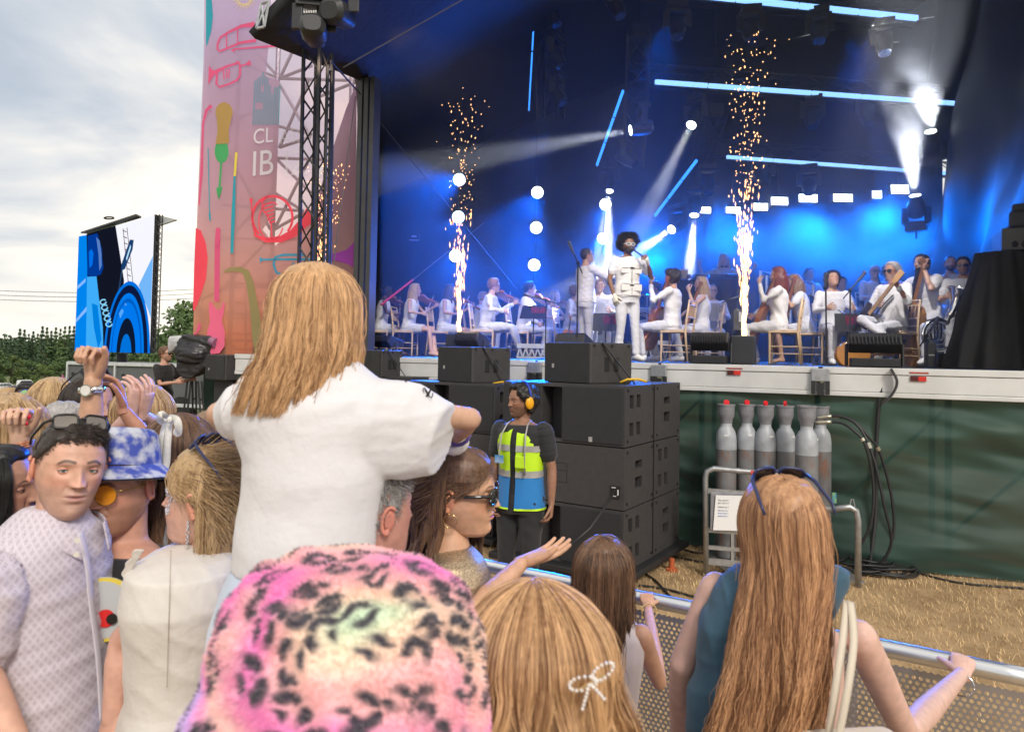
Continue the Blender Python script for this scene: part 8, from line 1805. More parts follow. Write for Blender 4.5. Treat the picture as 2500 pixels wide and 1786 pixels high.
# --- women behind: lace bow, brown hair
f = place('woman with very long brown hair tied with a white lace bow', 438, 1105, 2.30, 78, s=.98, fem=True, skin=SKL, hair='brown', style='under', top=cloth('striped_top', (.25, .25, .26)), bottom=cloth('denim_dark', (.03, .04, .07)))
hair(f, 'brown', 6500, 41, az=(40, 320), length=(.30, .40), locks=44, wave=.006, grow=.014, hang=.022, rad=.0008, spread=lambda d: 1 - .15 * d, yoff=lambda d: -.06 * d)
t = thing('hair_bow', 'white eyelet lace bow with long tails in the brown haired woman\'s hair', 'hair bow', W(408, 1030, 2.12)); lacem = mat('eyelet_lace', (.72, .70, .64), .9, var=.05, bump=.6, bscale=110)
def ribbon(pts, w0, w1, nm='tail'):
 mb = MB(); P = smooth_pts(pts, 5); n_ = len(P) - 1
 for i, p in enumerate(P):
  d = (P[min(i + 1, n_)] - P[max(i - 1, 0)]).normalized(); sd2 = d.cross(V3(0, -1, 0)).normalized() * (w0 + (w1 - w0) * i / n_) / 2; mb.v += [tuple(p - sd2), tuple(p + V3(0, -.004, 0)), tuple(p + sd2)]
 mb.f += [(3 * i + j, 3 * i + j + 1, 3 * i + j + 4, 3 * i + j + 3) for i in range(n_) for j in (0, 1)]; return mb
for pts, w0, w1 in (([W(412, 1020, 2.10), W(400, 1075, 2.10), W(390, 1130, 2.11), W(375, 1160, 2.12)], .028, .046), ([W(414, 1022, 2.095), W(408, 1080, 2.09), W(404, 1130, 2.1), W(395, 1152, 2.1)], .02, .030)): obj('tail', ribbon(pts, w0, w1), lacem, t, smooth=True, solid=.002)
for pts in ([W(414, 1022, 2.09), W(396, 1012, 2.05), W(388, 1022, 2.06), W(400, 1034, 2.08)], [W(414, 1022, 2.09), W(432, 1026, 2.05), W(436, 1056, 2.06), W(424, 1052, 2.08)]): obj('loop', ribbon(pts, .026, .018), lacem, t, smooth=True)
mb = MB(); mb.ball(W(414, 1024, 2.06), (.007, .007, .010), 10, 8); obj('knot', mb, lacem, t)
f = place('woman with light brown shoulder length hair standing behind the girl\'s left arm', 530, 1085, 2.5, 88, s=.97, fem=True, skin=SKL, hair='lightbrown', style='under', top=cloth('navy_top', (.02, .02, .05)), bottom=cloth('denim_dark', (.03, .04, .07)))
hair(f, 'lightbrown', 4500, 42, az=(40, 320), length=(.22, .30), locks=40, wave=.006, grow=.012, hang=.02, rad=.0008)
# --- raised arms and heads at the left
clT = [cloth('navy_top', (.02, .02, .05)), cloth('pink_top', (.5, .2, .28)), cloth('denim_dark', (.03, .04, .07)), cloth('blue_white_top', (.45, .52, .62), col2=(.06, .14, .40))]
def crowd(label, px, py, Y, deg, **k):
 k.setdefault('top', clT[2]); k.setdefault('bottom', clT[2]); k.setdefault('vox', .009); k.setdefault('sleeve', 'none' if 'armR' in k else 'short'); return place(label, px, py, Y, deg, **k)
f = crowd('person hidden behind the patterned shirt man, raising a fist with a silver watch', 140, 1160, 2.35, 60, s=.96, skin=(.58, .33, .22), hair='brown', style='short', armR=('w', W(214, 1130, 2.02), W(228, 925, 2.0), (.06, .0, 1)), handR=(.3, -1, 0), hand_curlR=(75, 85, 50))
t = thing('wrist_watch', 'silver wrist watch on the raised arm above the dark haired man', 'watch', W(224, 950, 1.98)); c = W(225, 951, 2.0)
mb = MB(); mb.lathe([(.034, -.009), (.0355, 0), (.034, .009), (.030, .009), (.030, -.009)], 26, Matrix.Translation(c) @ Matrix.Rotation(R(-6), 4, 'Y') @ Matrix.Diagonal((1, .85, 1, 1))); obj('bracelet', mb, chrome, t, smooth=True)
mb = MB(); mb.cyl(c + V3(.004, -.028, 0), c + V3(.004, -.038, 0), .0165, n=24); obj('case', mb, chrome, t); mb = MB(); mb.cyl(c + V3(.004, -.0381, 0), c + V3(.004, -.039, 0), .0135, n=24); obj('dial', mb, cloth('dial', (.7, .68, .65), rough=.2), t)
f = crowd('dark haired woman with sunglasses pushed up, mouth open, behind the raised fist', 222, 992, 3.2, -25, fem=True, skin=(.52, .28, .22), hair='dark', style='under', mouth=.004, top=clT[0]); hair(f, 'dark', 3500, 51, az=(45, 315), length=(.18, .26), wave=.006, rad=.0011, hang=.02)
sunglasses(f['t'], f['HM'] @ Matrix.Translation(V3(0, -.05, .092)) @ Matrix.Rotation(R(35), 4, 'X'), ebony, glass_dark)
f = crowd('blonde woman with a full fringe and shaggy hair far left of the raised fist', 130, 985, 3.6, -50, fem=True, skin=SKL, hair='blonde', style='under', top=clT[3]); hair(f, 'blonde', 4200, 52, az=(-62, 300), length=(.14, .24), wave=.014, rad=.0012, hang=.024, lens_fn=lambda p: np.where(np.cos(p) > .55, .10, 1))
f = crowd('long haired blonde woman at the left edge raising a hand with red nails', 22, 1052, 2.5, 75, fem=True, skin=SKL, hair='blonde', style='under', top=clT[1], armR=('w', W(70, 1210, 2.25), W(48, 1068, 2.15), (-.02, -.05, 1)), handR=(.6, -1, 0), hand_curlR=(70, 75, 45)); hair(f, 'blonde', 5200, 53, az=(40, 330), length=(.36, .46), wave=.006, rad=.0009, hang=.022, spread=lambda d: 1 + .2 * d)
h_ = f['arms'][1]; mb = MB();
for k in range(3): c = h_[2] - V3(0, 0, .018 + .007 * k); mb.tube([c + V3(.036 * math.cos(a), .030 * math.sin(a), .010 * math.cos(a)) for a in np.linspace(0, 6.2832, 24)], .0032, 6)
t = obj('bangle_stack', mb, mat('rose_gold', (.75, .38, .25), .25, metal=1)); tag(t, 'stack of rose gold beaded bangles on the hand with red nails', 'bangle'); t['kind'] = 'stuff'
mb = MB(); q = h_[2] + V3(.012, -.036, .078); mb.ball(q, (.008, .004, .010), 10, 8); mb.ball(q + V3(.03, .0, -.03), (.006, .004, .008), 8, 6); mb.ball(q + V3(.035, .004, -.012), (.006, .004, .008), 8, 6); obj('nail_polish', mb, mat('nail_red', (.6, .0, .03), .15, var=0, coat=1), f['t'])['kind'] = 'stuff'
f = crowd('black haired woman in profile at the left edge beside the patterned shirt', -8, 1195, 1.95, 10, fem=True, s=.95, skin=(.45, .24, .17), hair='black', style='under', top=cloth('black_tee', (.016, .015, .016))); hair(f, 'black', 5000, 54, az=(50, 310), length=(.24, .34), wave=.004, rad=.0008, hang=.02)
f = crowd('short haired dark skinned man with a black cap of hair far off by the fence', 64, 975, 5.6, -70, skin=SKD, hair='black', style='short', top=clT[0])
f = crowd('person with mirrored sunglasses on their head in front of the far man', 76, 1012, 4.4, -60, s=1.0, skin=SKL, hair='lightbrown', style='short', top=clT[0]); sunglasses(f['t'], f['HM'] @ Matrix.Translation(V3(0, -.03, .085)) @ Matrix.Rotation(R(30), 4, 'X'), mat('frame_blue', (.02, .05, .3), .2), mat('mirror_green', (.3, .5, .25), .08, metal=.9), rnd=1, h_=.026)
f = crowd('tanned woman hidden behind the bucket hat, her thin bracelets on a bent raised arm', 322, 1120, 2.75, 70, fem=True, s=.96, skin=(.46, .22, .14), hair='brown', style='bun', armR=('w', W(378, 1096, 2.55), W(300, 1000, 2.5), (-.25, .1, 1)), handR=(-.5, -1, 0), hand_curlR=(22, 30, 20))
f = crowd('blonde woman in a black strappy top with both pale hands raised', 352, 1012, 3.1, 62, fem=True, skin=(.62, .38, .32), hair='blonde', style='under', sleeve='none', top=cloth('black_tee', (.016, .015, .016)), armR=('w', W(395, 1050, 3.0), W(348, 1012, 2.8), (.3, -.1, 1)), armL=('w', W(282, 1062, 2.8), W(322, 1005, 2.75), (.2, 0, 1)), handR=(-1, -.4, 0), handL=(-1, -.4, 0), hand_curlR=(12, 30, 20), hand_curlL=(25, 40, 25)); hair(f, 'blonde', 3500, 55, az=(40, 320), length=(.28, .36), wave=.006, rad=.0011, hang=.02)
f = crowd('fair haired woman with a messy silver clip between fringe woman and raised fist', 172, 1062, 2.9, 60, fem=True, s=.95, skin=SKL, hair='grey', style='curly', top=clT[3])
t = obj('yellow_vest_shoulder', MB().ball(W(392, 1020, 4.2), (.10, .08, .05), 14, 10), mat('hi_vis', (.55, .85, .02), .6, var=.05, bump=.2), smooth=True); tag(t, 'bit of yellow safety vest glimpsed between the raised hands and the lace bow', 'vest')
for k, (px, py, Y, dg, hc, st, lb) in enumerate([(20, 955, 7.5, 80, 'blonde', 'long', 'far off fair haired woman near the fence'), (108, 962, 8.5, 60, 'dark', 'short', 'far off dark haired man near the fence'), (45, 1010, 6.2, 100, 'brown', 'long', 'far off brown haired woman behind the long blonde hair'), (300, 962, 6.5, 70, 'brown', 'short', 'man far off beyond the pale raised hands')]): crowd(lb, px, py + 20, Y, dg, skin=SKL, hair=hc, style=st, det='far', s=1.0)
# --- girl on shoulders
f = place('girl with long honey blonde hair and white T-shirt sitting on a man\'s shoulders', 775, 768, 1.55, 74, s=.86, pose='sit', head=(-6, 2, 0), kid=True, fem=True, skin=(.60, .36, .25), hair='honey', style='under', slim=.72, top=None, legs=None, knees=[(.13, .26, .34), (.12, .30, -.02), (-.13, .26, .34), (-.12, .30, -.02)], armR=('w', W(1150, 1022, 1.72), W(1092, 1080, 1.95), (-.7, .6, -.2)), armL=('w', W(532, 1010, 1.62), W(600, 1040, 1.80), (.6, .7, 0)))
t = f['t']; tee = cloth('white_tee_near', (.72, .71, .735), bump=.35, bs=9); mb = MB()
pxloft([(868, 690, 860, 1.55, .05), (892, 640, 890, 1.55, .075), (925, 588, 930, 1.55, .10), (975, 560, 952, 1.55, .12), (1040, 572, 955, 1.55, .13), (1120, 598, 948, 1.55, .13), (1220, 590, 932, 1.55, .13), (1320, 578, 918, 1.55, .135), (1378, 572, 902, 1.55, .135)], mb=mb)
def slv(mb, secs): mb.loft([((W(x0, y0, Y0) + W(x1, y1, Y0)) / 2, (W(x1, y1, Y0) - W(x0, y0, Y0)) / 2, Vector(d)) for x0, y0, x1, y1, Y0, d in secs], 20)
slv(mb, [(850, 905, 850, 1150, 1.54, (.02, .09, 0)), (950, 925, 925, 1165, 1.54, (.02, .085, 0)), (1030, 935, 985, 1172, 1.575, (.02, .08, 0)), (1103, 985, 1062, 1160, 1.62, (.02, .075, 0))])
slv(mb, [(650, 910, 640, 1060, 1.55, (0, .08, 0)), (560, 945, 575, 1075, 1.57, (0, .075, 0)), (532, 985, 560, 1070, 1.62, (0, .06, 0))])
garment('t_shirt', mb, tee, t, .0055, .0050, 15, 12, diag=(.5, .3, .9))
sh2 = cloth('pale_blue_denim', (.46, .54, .68), bump=.3, bs=200, col2=(.60, .66, .76)); mb = MB(); pxloft([(1368, 580, 890, 1.55, .125), (1440, 545, 900, 1.54, .15), (1520, 520, 905, 1.50, .16), (1590, 510, 900, 1.46, .15)], mb=mb); garment('shorts', mb, sh2, t, .007, .006, 16, 9)
hair(f, 'honey', 13000, 61, az=(24, 336), length=(.18, .235), grow=.012, locks=90, wave=.005, hang=.014, rad=.0006, clump=.2, spread=lambda d: 1 + .45 * d, yoff=lambda d: -.10 * d, flare=lambda d, a: -.30 * np.clip(d - .10, 0, 1) - .35 * np.clip(d - .12, 0, 1) * np.clip(-np.sin(a), 0, 1), k=20)
for px, py, cc, lab in ((1095, 1040, (.75, .72, .70), 'fluffy white scrunchie on the girl\'s forearm'), (1090, 1062, (.10, .06, .25), 'dark purple bead bracelet on the girl\'s forearm')):
 a_, b_ = f['arms'][1][1], f['arms'][1][2]; fr2 = .78 if px == 1095 else .55; c = a_.lerp(b_, fr2); X, D, Z = frame_of(b_ - a_); mb = MB()
 big = px == 1095; mb.tube([c + (X * math.cos(q) + Z * math.sin(q)) * (.032 if not big else .034) for q in np.linspace(0, 6.2832, 26)], .013 if big else .005, 8); me = mb.mesh('x'); folds(me, .004 if big else .001, 150, 3, (1, 1, 1)); tag(obj('scrunchie' if big else 'bead_bracelet', me, cloth('scr%d' % px, cc, bump=.6, bs=150), smooth=True), lab, 'scrunchie' if big else 'bracelet')
# printing on the sleeve and hem
for x, y, Y_, w2 in ((893, 1335, 1.405, 9), (1045, 958, 1.56, 12), (985, 935, 1.55, 7)):
 mb = MB(); [mb.tube([W(x + w2 * math.cos(a + q), y + w2 * math.sin(a * 1.7 + q * 2), Y_ - .0) for a in np.linspace(0, 2.4, 7)], .0011, 4) for q in (0, 1.3, 2.9, 4.1)]; obj('printed_motif', mb, ebony, t)
# --- grey haired man under her
f = place('grey haired man in a white shirt carrying the girl on his shoulders', 908, 1245, 1.62, 62, s=.985, head=(-14, -2, 0), skin=(.56, .28, .22), hair='grey', style='crop', top=cloth('white_shirt2', (.70, .71, .76)), bottom=clT[2], foldamp=.004)
pts, tn = short_hair(f['HM'], 3800, 9, lambda a, z: .010 + .026 * ss(.03, .09, z), lift=.5, back=-.075, grow=.004, k=5); strands('hair_strands', pts, .0007, tn, HM_('grey'), f['t'])
# --- woman in sunglasses
f = place('woman in black sunglasses and gold sequin top reaching out one hand', 1125, 1200, 2.0, -8, s=.975, head=(2, 2, 4), fem=True, skin=(.64, .37, .23), hair='brown', style='under', slim=.8, cap=dict(hl=.066), top=None, lips=(.55, .15, .20), fat=.95, bottom=clT[2], armR=('w', W(1150, 1500, 1.80), W(1275, 1372, 2.05), (.85, .35, .22)), handR=(0, .2, 1), hand_curlR=(8, 12, 8), armL=((-.3, .3, -.9), (.2, .9, 0)))
t = f['t']; seq = mat('sequins', (.50, .38, .25), .28, metal=.65, var=.45, vscale=230, bump=1.0, bscale=230); mb = MB()
pxloft([(1330, 1075, 1150, 2.0, .05), (1350, 1035, 1170, 2.0, .09), (1380, 1025, 1190, 2.0, .12), (1450, 1030, 1215, 2.0, .15), (1560, 1040, 1225, 2.0, .15), (1680, 1040, 1215, 2.0, .15), (1800, 1030, 1220, 2.0, .16)], mb=mb); garment('sequin_top', mb, seq, t, .006, .003, 22, 4)
HMm = f['HM']; swept(f, 'brown', 6); hair(f, 'brown', 8000, 71, az=(101, 310), length=(.20, .30), grow=.012, locks=40, wave=.012, hang=.014, rad=.0007, spread=lambda d: 1 + .2 * d, yoff=lambda d: -.12 * d)
sunglasses(t, HMm @ Matrix.Translation(V3(0, .006, .0)), mat('frame_gloss', (.008, .008, .009), .12, var=0, coat=1), glass_dark, h_=.021, fr_=.0045)
mb = MB(); mb.tube([HMm @ V3(.082, -.012 + .019 * math.sin(a), -.060 + .019 * math.cos(a)) for a in np.linspace(0, 6.2832, 28)], .0016, 6); obj('hoop_earring', mb, mat('gold', (.7, .48, .2), .2, metal=1), t, smooth=True)
mb = MB(); c = HMm @ V3(.02, -.125, .035); [mb.ball(c + V3(.012 * math.cos(k), -.004, .016 * math.sin(k)), .010, 8, 6) for k in range(6)]; tag(obj('hair_scrunchie', mb, cloth('cream_silk', (.7, .62, .55), rough=.35), smooth=True), 'cream satin scrunchie in the brown hair above the sunglasses', 'scrunchie')
# --- brown haired girl at the rail
rail = lambda px: min(((p0 + (p1 - p0) * k / 400) for k in range(401)), key=lambda q: abs((q - CAM).dot(rt) / (q - CAM).dot(fwd) * F_PX + 1250 - px))
hq = rail(1585)
f = place('child with straight long brown hair holding on to the barrier rail', 1474, 1395, 2.30, 72, head=(-4, -4, 0), kid=True, fem=True, skin=(.56, .31, .21), hair='brown', style='under', top=cloth('pale_pink_tee', (.68, .60, .62)), sleeve='none', bottom=clT[2], armR=('w', W(1610, 1665, 2.42), hq + V3(-.02, -.09, .005), (.10, 1, .45)), handR=(0, .3, -1), hand_curlR=(55, 55, 35), hand_curlL=(50, 50, 30))
hair(f, 'brown', 8500, 81, az=(35, 325), length=(.30, .42), grow=.014, locks=60, wave=.002, hang=.016, rad=.0007, clump=.35, spread=lambda d: 1 - .1 * d, yoff=lambda d: -.10 * d)
c = f['arms'][1][2] - V3(0, .03, .012); mb = MB(); mb.tube([c + V3(.030 * math.cos(a), .008 * math.sin(a), .028 * math.sin(a)) for a in np.linspace(0, 6.2832, 24)], .0026, 6); tag(obj('wristband', mb, cloth('tan_band', (.55, .38, .15)), smooth=True), 'thin tan wristband on the child\'s hand at the rail', 'wristband')
# --- woman with long strawberry hair at the right
hq = rail(2335)
f = place('woman with long strawberry blonde hair, blue denim top and tote bag at the rail', 1908, 1296, 1.56, 96, s=.985, head=(0, 6, 0), fem=True, skin=(.66, .42, .35), hair='strawberry', style='under', hs=.94, slim=.8, top=None, fat=1.0, bottom=clT[2], armR=('w', W(2210, 1790, 1.72), hq + V3(-.05, -.11, .012), (.55, .8, .35)), handR=(0, .3, -1), hand_curlR=(50, 55, 35), armL=('w', W(1668, 1620, 1.68), W(1660, 1850, 1.9), (0, 1, 0), W(1748, 1432, 1.66)))
t = f['t']; den = cloth('teal_denim', (.035, .095, .15), bump=.4, bs=180, var=.15); mb = MB()
pxloft([(1362, 1850, 2010, 1.60, .05), (1388, 1775, 2080, 1.60, .08), (1430, 1745, 2062, 1.60, .10), (1520, 1712, 2010, 1.60, .11), (1600, 1697, 2005, 1.60, .11), (1700, 1685, 2040, 1.60, .115), (1800, 1670, 2060, 1.60, .12), (1950, 1650, 2080, 1.60, .13)], mb=mb); garment('denim_top', mb, den, t, .006, .0045, 20, 14)
hair(f, 'strawberry', 13000, 91, az=(24, 336), length=(.46, .72), grow=.012, locks=150, wave=.002, hang=.004, rad=.00055, clump=.15, spread=lambda d: 1 - .38 * np.clip(d, 0, .6), yoff=lambda d: -.24 * np.clip(d, 0, .3), flare=lambda d, a: -.36 * np.clip(d - .08, 0, 1) * (.6 + .4 * np.sin(a * 3)), k=22)
sunglasses(t, f['HM'] @ Matrix.Translation(V3(.0, -.066, .072)) @ Matrix.Rotation(R(36), 4, 'X'), mat('frame_navy', (.02, .03, .10), .3, var=0), glass_dark, h_=.019, fr_=.0035)
t = thing('tote_bag', 'cream canvas tote bag with two straps on the strawberry blonde woman\'s shoulder', 'bag', W(2040, 1800, 1.45)); tm_ = cloth('cream_canvas', (.62, .55, .45), bump=.5, bs=220)
for pts in ([W(2068, 1468, 1.50), W(2058, 1560, 1.44), W(2040, 1680, 1.40), W(2022, 1800, 1.40)], [W(2076, 1466, 1.50), W(2085, 1560, 1.44), W(2070, 1680, 1.39), W(2040, 1830, 1.38)]): obj('strap', ribbon(pts, .018, .016), tm_, t, smooth=True, solid=.003)
mb = MB(); mb.obox(W(2010, 2000, 1.42), (.16, .02, 0), (-.008, .04, 0), (0, 0, .16)); obj('bag_body', mb, tm_, t, bevel=.02)
c = f['arms'][1][2] - f['arms'][1][3] * .05; X, D, Z = frame_of(f['arms'][1][2] - f['arms'][1][1]); mb = MB(); mb.tube([c + (X * math.cos(a) + Z * math.sin(a)) * .034 for a in np.linspace(0, 6.2832, 40)], .0024, 6); tag(obj('bracelet', mb, chrome, smooth=True), 'thin twisted silver bracelet on the wrist at the right end of the rail', 'bracelet')
# --- child or woman with the pearl bow, nearest the camera
f = place('fair haired person nearest the camera with a pearl bow clip in their hair', 1306, 1635, 1.06, 92, fem=True, head=(6, 8, 0), skin=SKL, hair='sandy', style='under', top=cloth('mustard_top', (.5, .33, .15)), bottom=clT[2])
hair(f, 'sandy', 10000, 95, az=(20, 340), length=(.30, .44), grow=.018, locks=60, wave=.012, hang=.022, rad=.0006, clump=.25, spread=lambda d: 1 + .5 * d, yoff=lambda d: -.06 * d, k=20)
hair(f, 'honey', 5000, 96, az=(20, 340), length=(.26, .40), grow=.022, locks=40, wave=.016, hang=.028, rad=.0006, clump=.7, spread=lambda d: 1 + .35 * d, yoff=lambda d: -.06 * d, k=20)
t = thing('pearl_bow_clip', 'bow shaped hair clip of small white pearls with gold bar', 'hair clip', W(1435, 1665, .90)); prl = mat('pearl', (.80, .76, .72), .18, var=.05, coat=.6); Yp = .875
lp = []
for cx_, cy_, rx_, ry_, rot in ((1420, 1668, 34, 16, -12), (1470, 1640, 30, 15, -38)):
 for k in range(15):
  a = 2 * math.pi * k / 15; x, y = rx_ * math.cos(a) * (1 + .1 * math.cos(a)), ry_ * math.sin(a); r_ = R(rot); lp.append((cx_ + x * math.cos(r_) - y * math.sin(r_), cy_ + x * math.sin(r_) + y * math.cos(r_)))
lp += [(1438 - 1.2 * k * 2.2, 1672 + 9.5 * k) for k in range(7)] + [(1444 + 6.2 * k, 1670 + 7 * k) for k in range(6)]
for x, y in lp: mb = MB(); mb.ball(W(x, y, Yp - .004), .0022, 8, 6); obj('pearl', mb, prl, t, smooth=True)
mb = MB(); mb.cyl(W(1400, 1690, Yp), W(1476, 1646, Yp), .0016, n=6); obj('bar', mb, MATS['gold'], t)
# --- fluffy leopard hat
def leopard():
 f = place('person nearest the camera under a fluffy pastel leopard print bucket hat', 850, 1770, .79, 88, skin=SKL, hair='brown', style='short', top=cloth('purple_top', (.25, .15, .3)), bottom=clT[2])
 HH = Matrix.Translation(W(850, 1648, .765)) @ Matrix.Rotation(R(-8), 4, 'Z') @ Matrix.Rotation(R(6), 4, 'Y'); t = thing('fluffy_hat', 'fluffy bucket hat in pastel rainbow leopard print filling the bottom of the view', 'hat', M=HH)
 nu, nv = 300, 150; A_, J = np.meshgrid(np.linspace(0, 2 * math.pi, nu, endpoint=False), np.linspace(0, 1, nv));
 rr_ = np.interp(J, [0, .12, .28, .42, .55, .62, .8, 1], [.001, .066, .111, .129, .139, .141, .158, .174]); zz_ = np.interp(J, [0, .12, .28, .42, .55, .62, .8, 1], [.118, .114, .094, .060, .018, -.005, -.055, -.11])
 for _ in range(6): rr_[1:-1] = (rr_[:-2] + rr_[1:-1] * 2 + rr_[2:]) / 4; zz_[1:-1] = (zz_[:-2] + zz_[1:-1] * 2 + zz_[2:]) / 4
 X, Y, Z = rr_ * np.cos(A_), rr_ * 1.02 * np.sin(A_), zz_; P = np.stack([X, Y, Z], -1).reshape(-1, 3)
 r = np.random.default_rng(3); bump_ = .003 * np.sin(P @ [60, 20, 40] + 2 * np.sin(P @ [20, 50, 10])) + .002 * np.sin(P @ [-40, 70, 90]); nn = P / np.linalg.norm(P, axis=1)[:, None]; P = P + nn * bump_[:, None]
 pal = np.array([(.93, .25, .60), (.93, .50, .52), (.92, .66, .52), (.66, .84, .62), (.88, .82, .50), (.64, .46, .86), (.93, .36, .66), (.92, .58, .55)])
 ph = 1.1 * np.sin(P @ [18, 9, 12] + 1) + 1.2 * np.sin(P @ [-12, 12, 20] + 2.2 * np.sin(P @ [12, -14, 9])) + P @ [9, 3, 9]
 q = (ph * .9) % len(pal); i0 = np.floor(q).astype(int) % len(pal); fq = (q - np.floor(q))[:, None]; fq = fq * fq * (3 - 2 * fq); C_ = pal[i0] * (1 - fq) + pal[(i0 + 1) % len(pal)] * fq
 S = [];
 while len(S) < 125:
  p_ = P[r.integers(len(P))]
  if all(np.linalg.norm(p_ - s_) > .0265 for s_ in S) or r.random() < .001: S.append(p_)
 S = np.array(S); D = np.linalg.norm(P[:, None, :] - S[None], axis=2); ix = D.argmin(1); d = D[np.arange(len(P)), ix]; rel = P - S[ix]; ang_ = np.arctan2(rel[:, 2], rel @ [.7, -.7, 0]); sd_ = r.random((len(S), 4))[ix]
 rad = .0088 + .0042 * sd_[:, 0]; wid = .0052 + .0014 * sd_[:, 1]; brk = .5 + .5 * np.sin(ang_ * np.where(sd_[:, 2] > .5, 2, 3) + sd_[:, 3] * 6.28); mask = np.exp(-((d * (1 + .25 * np.sin(ang_ * 2 + sd_[:, 1] * 6)) - rad) / wid) ** 4) * ss(.08, .45, brk + .12); mask = np.maximum(mask, np.exp(-(d / .0065) ** 4) * (sd_[:, 0] < .22))
 C_ = C_ * (1 - mask[:, None]) + np.array((.035, .03, .05)) * mask[:, None]
 F_ = [(i * nu + k, i * nu + (k + 1) % nu, (i + 1) * nu + (k + 1) % nu, (i + 1) * nu + k) for i in range(nv - 1) for k in range(nu)]
 Pw = xf(HH, P); me = merge_col('hat_cloth', [((Pw, F_), C_)]); o = obj('hat_cloth', me, mat('fluff', (1, 1, 1), .9, var=.06, attr='col', sheen=.6), t, smooth=True)
 n = 30000; ii = r.integers(0, len(P), n); L_ = r.uniform(.0025, .0045, n); base = P[ii]; dr = nn[ii] + r.normal(0, .3, (n, 3)) + np.array([0, 0, -.3]); dr /= np.linalg.norm(dr, axis=1)[:, None]
 pts = np.stack([base, base + (nn[ii] * .6 + dr * .4) * (L_ * .5)[:, None], base + (nn[ii] * .5 + dr) * (L_ * .8)[:, None], base + dr * 1.1 * L_[:, None]], 1)
 o = strands('fur', xf(HH, pts.reshape(-1, 3)).reshape(n, 4, 3), .0007, np.zeros(n), MATS['fluff'], t); ca = o.data.attributes.new('col', 'FLOAT_COLOR', 'CURVE'); c4 = np.ones((n, 4), 'f'); c4[:, :3] = C_[ii]; ca.data.foreach_set('color', c4.ravel())
leopard()
# --- the steward and the camera operator
f = place('young steward in yellow and blue safety vest with orange ear defenders', 1272, 978, 5.4, -118, s=1.0, head=(-30, 2, 0), skin=(.30, .15, .09), hair='black', style='curly', fat=1.05, top=cloth('black_polo', (.018, .018, .02)), sleeve='short', bottom=cloth('black_trousers', (.02, .02, .022)), shoes=ebony, vox=.010, group='festival crew', z=0, armL=((-.22, -.05, -1), (-.05, .12, -1)), armR=((.12, .1, -1), (-.1, .3, -1)), stubble=((.02, .012, .01), .5))
t = f['t']; U, UD = f['U'], f['UD']; X_, Yd = UD((1, 0, 0)), UD((0, 1, 0)); hv = mat('hi_vis', (.55, .85, .02), .6, var=.05, bump=.2); hb_ = cloth('vest_blue', (.02, .19, .50)); rf_ = mat('reflective_grey', (.42, .41, .40), .45, metal=.2)
def band(z0, z1, g, m, nm, n=6):
 zs = [.86, .95, 1.08, 1.20, 1.32, 1.40, 1.445]; ws = [.196, .186, .172, .180, .192, .175, .135]; ds = [.150, .142, .132, .138, .138, .122, .088]; mb = MB(); mb.grid(lambda i, j: U(((np.interp(z0 + (z1 - z0) * j, zs, ws) + g) * math.sin(.12 + 6.04 * i)), -.005 + (np.interp(z0 + (z1 - z0) * j, zs, ds) + g) * math.cos(.12 + 6.04 * i) + .003 * math.sin(i * 40 + j * 3), z0 + (z1 - z0) * j), 44, n); return obj(nm, mb, m, t, smooth=True)
band(1.07, 1.445, 0, hv, 'vest_upper', 12); band(.84, 1.07, .001, hb_, 'vest_lower', 8); band(1.07, 1.12, .004, rf_, 'reflective_band', 2); band(1.26, 1.305, .004, rf_, 'reflective_band', 2); band(.835, .85, .005, hv, 'vest_hem', 2)
for sx in (-1, 1): mb = MB(); mb.tube([U(sx * .105, .138, 1.10), U(sx * .105, .147, 1.25), U(sx * .10, .128, 1.38), U(sx * .085, .07, 1.45), U(sx * .08, .0, 1.47)], .022, 6, flat=.3); obj('reflective_brace', mb, rf_, t, smooth=True)
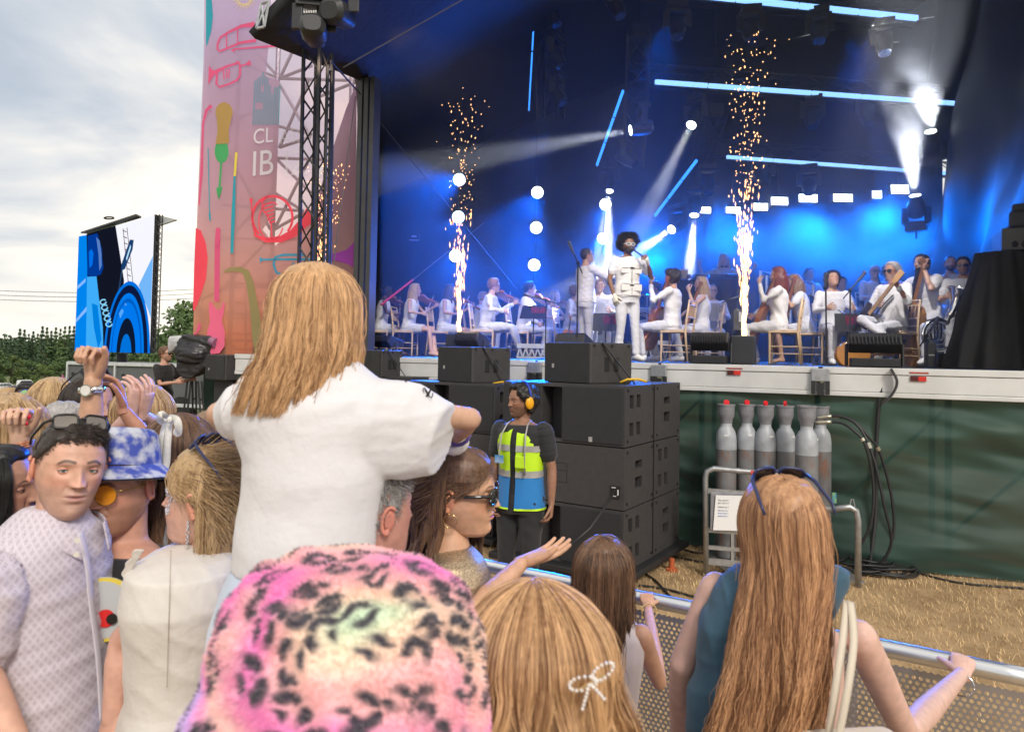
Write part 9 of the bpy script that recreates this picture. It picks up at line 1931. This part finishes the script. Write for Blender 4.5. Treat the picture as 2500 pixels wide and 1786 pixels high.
mb = MB(); mb.obox(U(-.075, .152, 1.19), X_ * .045, Yd * .006, V3(0, 0, .045)); obj('vest_pocket', mb, hv, t, bevel=.006); mb = MB(); mb.obox(U(.10, .158, 1.20), X_ * .035, Yd * .004, V3(0, 0, .028)); obj('chest_badge', mb, cloth('badge_blue', (.03, .22, .50), col2=(.4, .5, .6)), t)
HMm = f['HM']; ed = thing('ear_defenders', 'orange yellow ear defenders with blue headband on the steward', 'ear defenders', HMm @ V3(0, 0, .1)); omm = mat('defender_orange', (.85, .40, .01), .35, var=.03)
for sx in (-1, 1):
 mb = MB(); mb.ball(HMm @ V3(sx * .100, -.012, -.010), (.020, .036, .048), 16, 12, HMm.to_3x3().normalized()); obj('cup', mb, omm, ed, smooth=True); mb = MB(); mb.ball(HMm @ V3(sx * .086, -.012, -.010), (.016, .034, .045), 14, 10, HMm.to_3x3().normalized()); obj('cushion', mb, ebony, ed, smooth=True)
mb = MB(); mb.tube([HMm @ V3(.105 * math.cos(a), -.02, .02 + .125 * math.sin(a)) for a in np.linspace(0, math.pi, 16)], .008, 6, flat=.5); obj('headband', mb, mat('band_blue', (.02, .06, .5), .4), ed, smooth=True)
f = place('camera operator in a black T-shirt with headphones beside the broadcast camera', 405, 864, 12.1, -8, s=1.0, head=(0, -6, 0), skin=(.50, .28, .20), hair='brown', style='short', top=cloth('black_polo', (.018, .018, .02)), sleeve='short', bottom=cloth('black_trousers', (.02, .02, .022)), det='far', group='festival crew', glasses=shade, armR=((.05, .25, -1), (-.2, 1, .15)), armL=((-.2, .4, -.9), (.1, 1, .2)), stubble=((.10, .06, .04), .5))
sunglasses(f['t'], f['HM'] @ Matrix.Translation(V3(0, -.075, -.01)), ebony, ebony, 'headphones', rnd=1)
q = f['t'].location; t = thing('camera_riser', 'low dark riser under the camera operator', 'riser', (q.x, q.y, 0)); mb = MB(); mb.box(q.x - .6, q.x + 1.2, q.y - .6, q.y + .6, .0, max(.02, q.z)); obj('platform', mb, black, t)
bpy.data.scenes.remove(TMP)
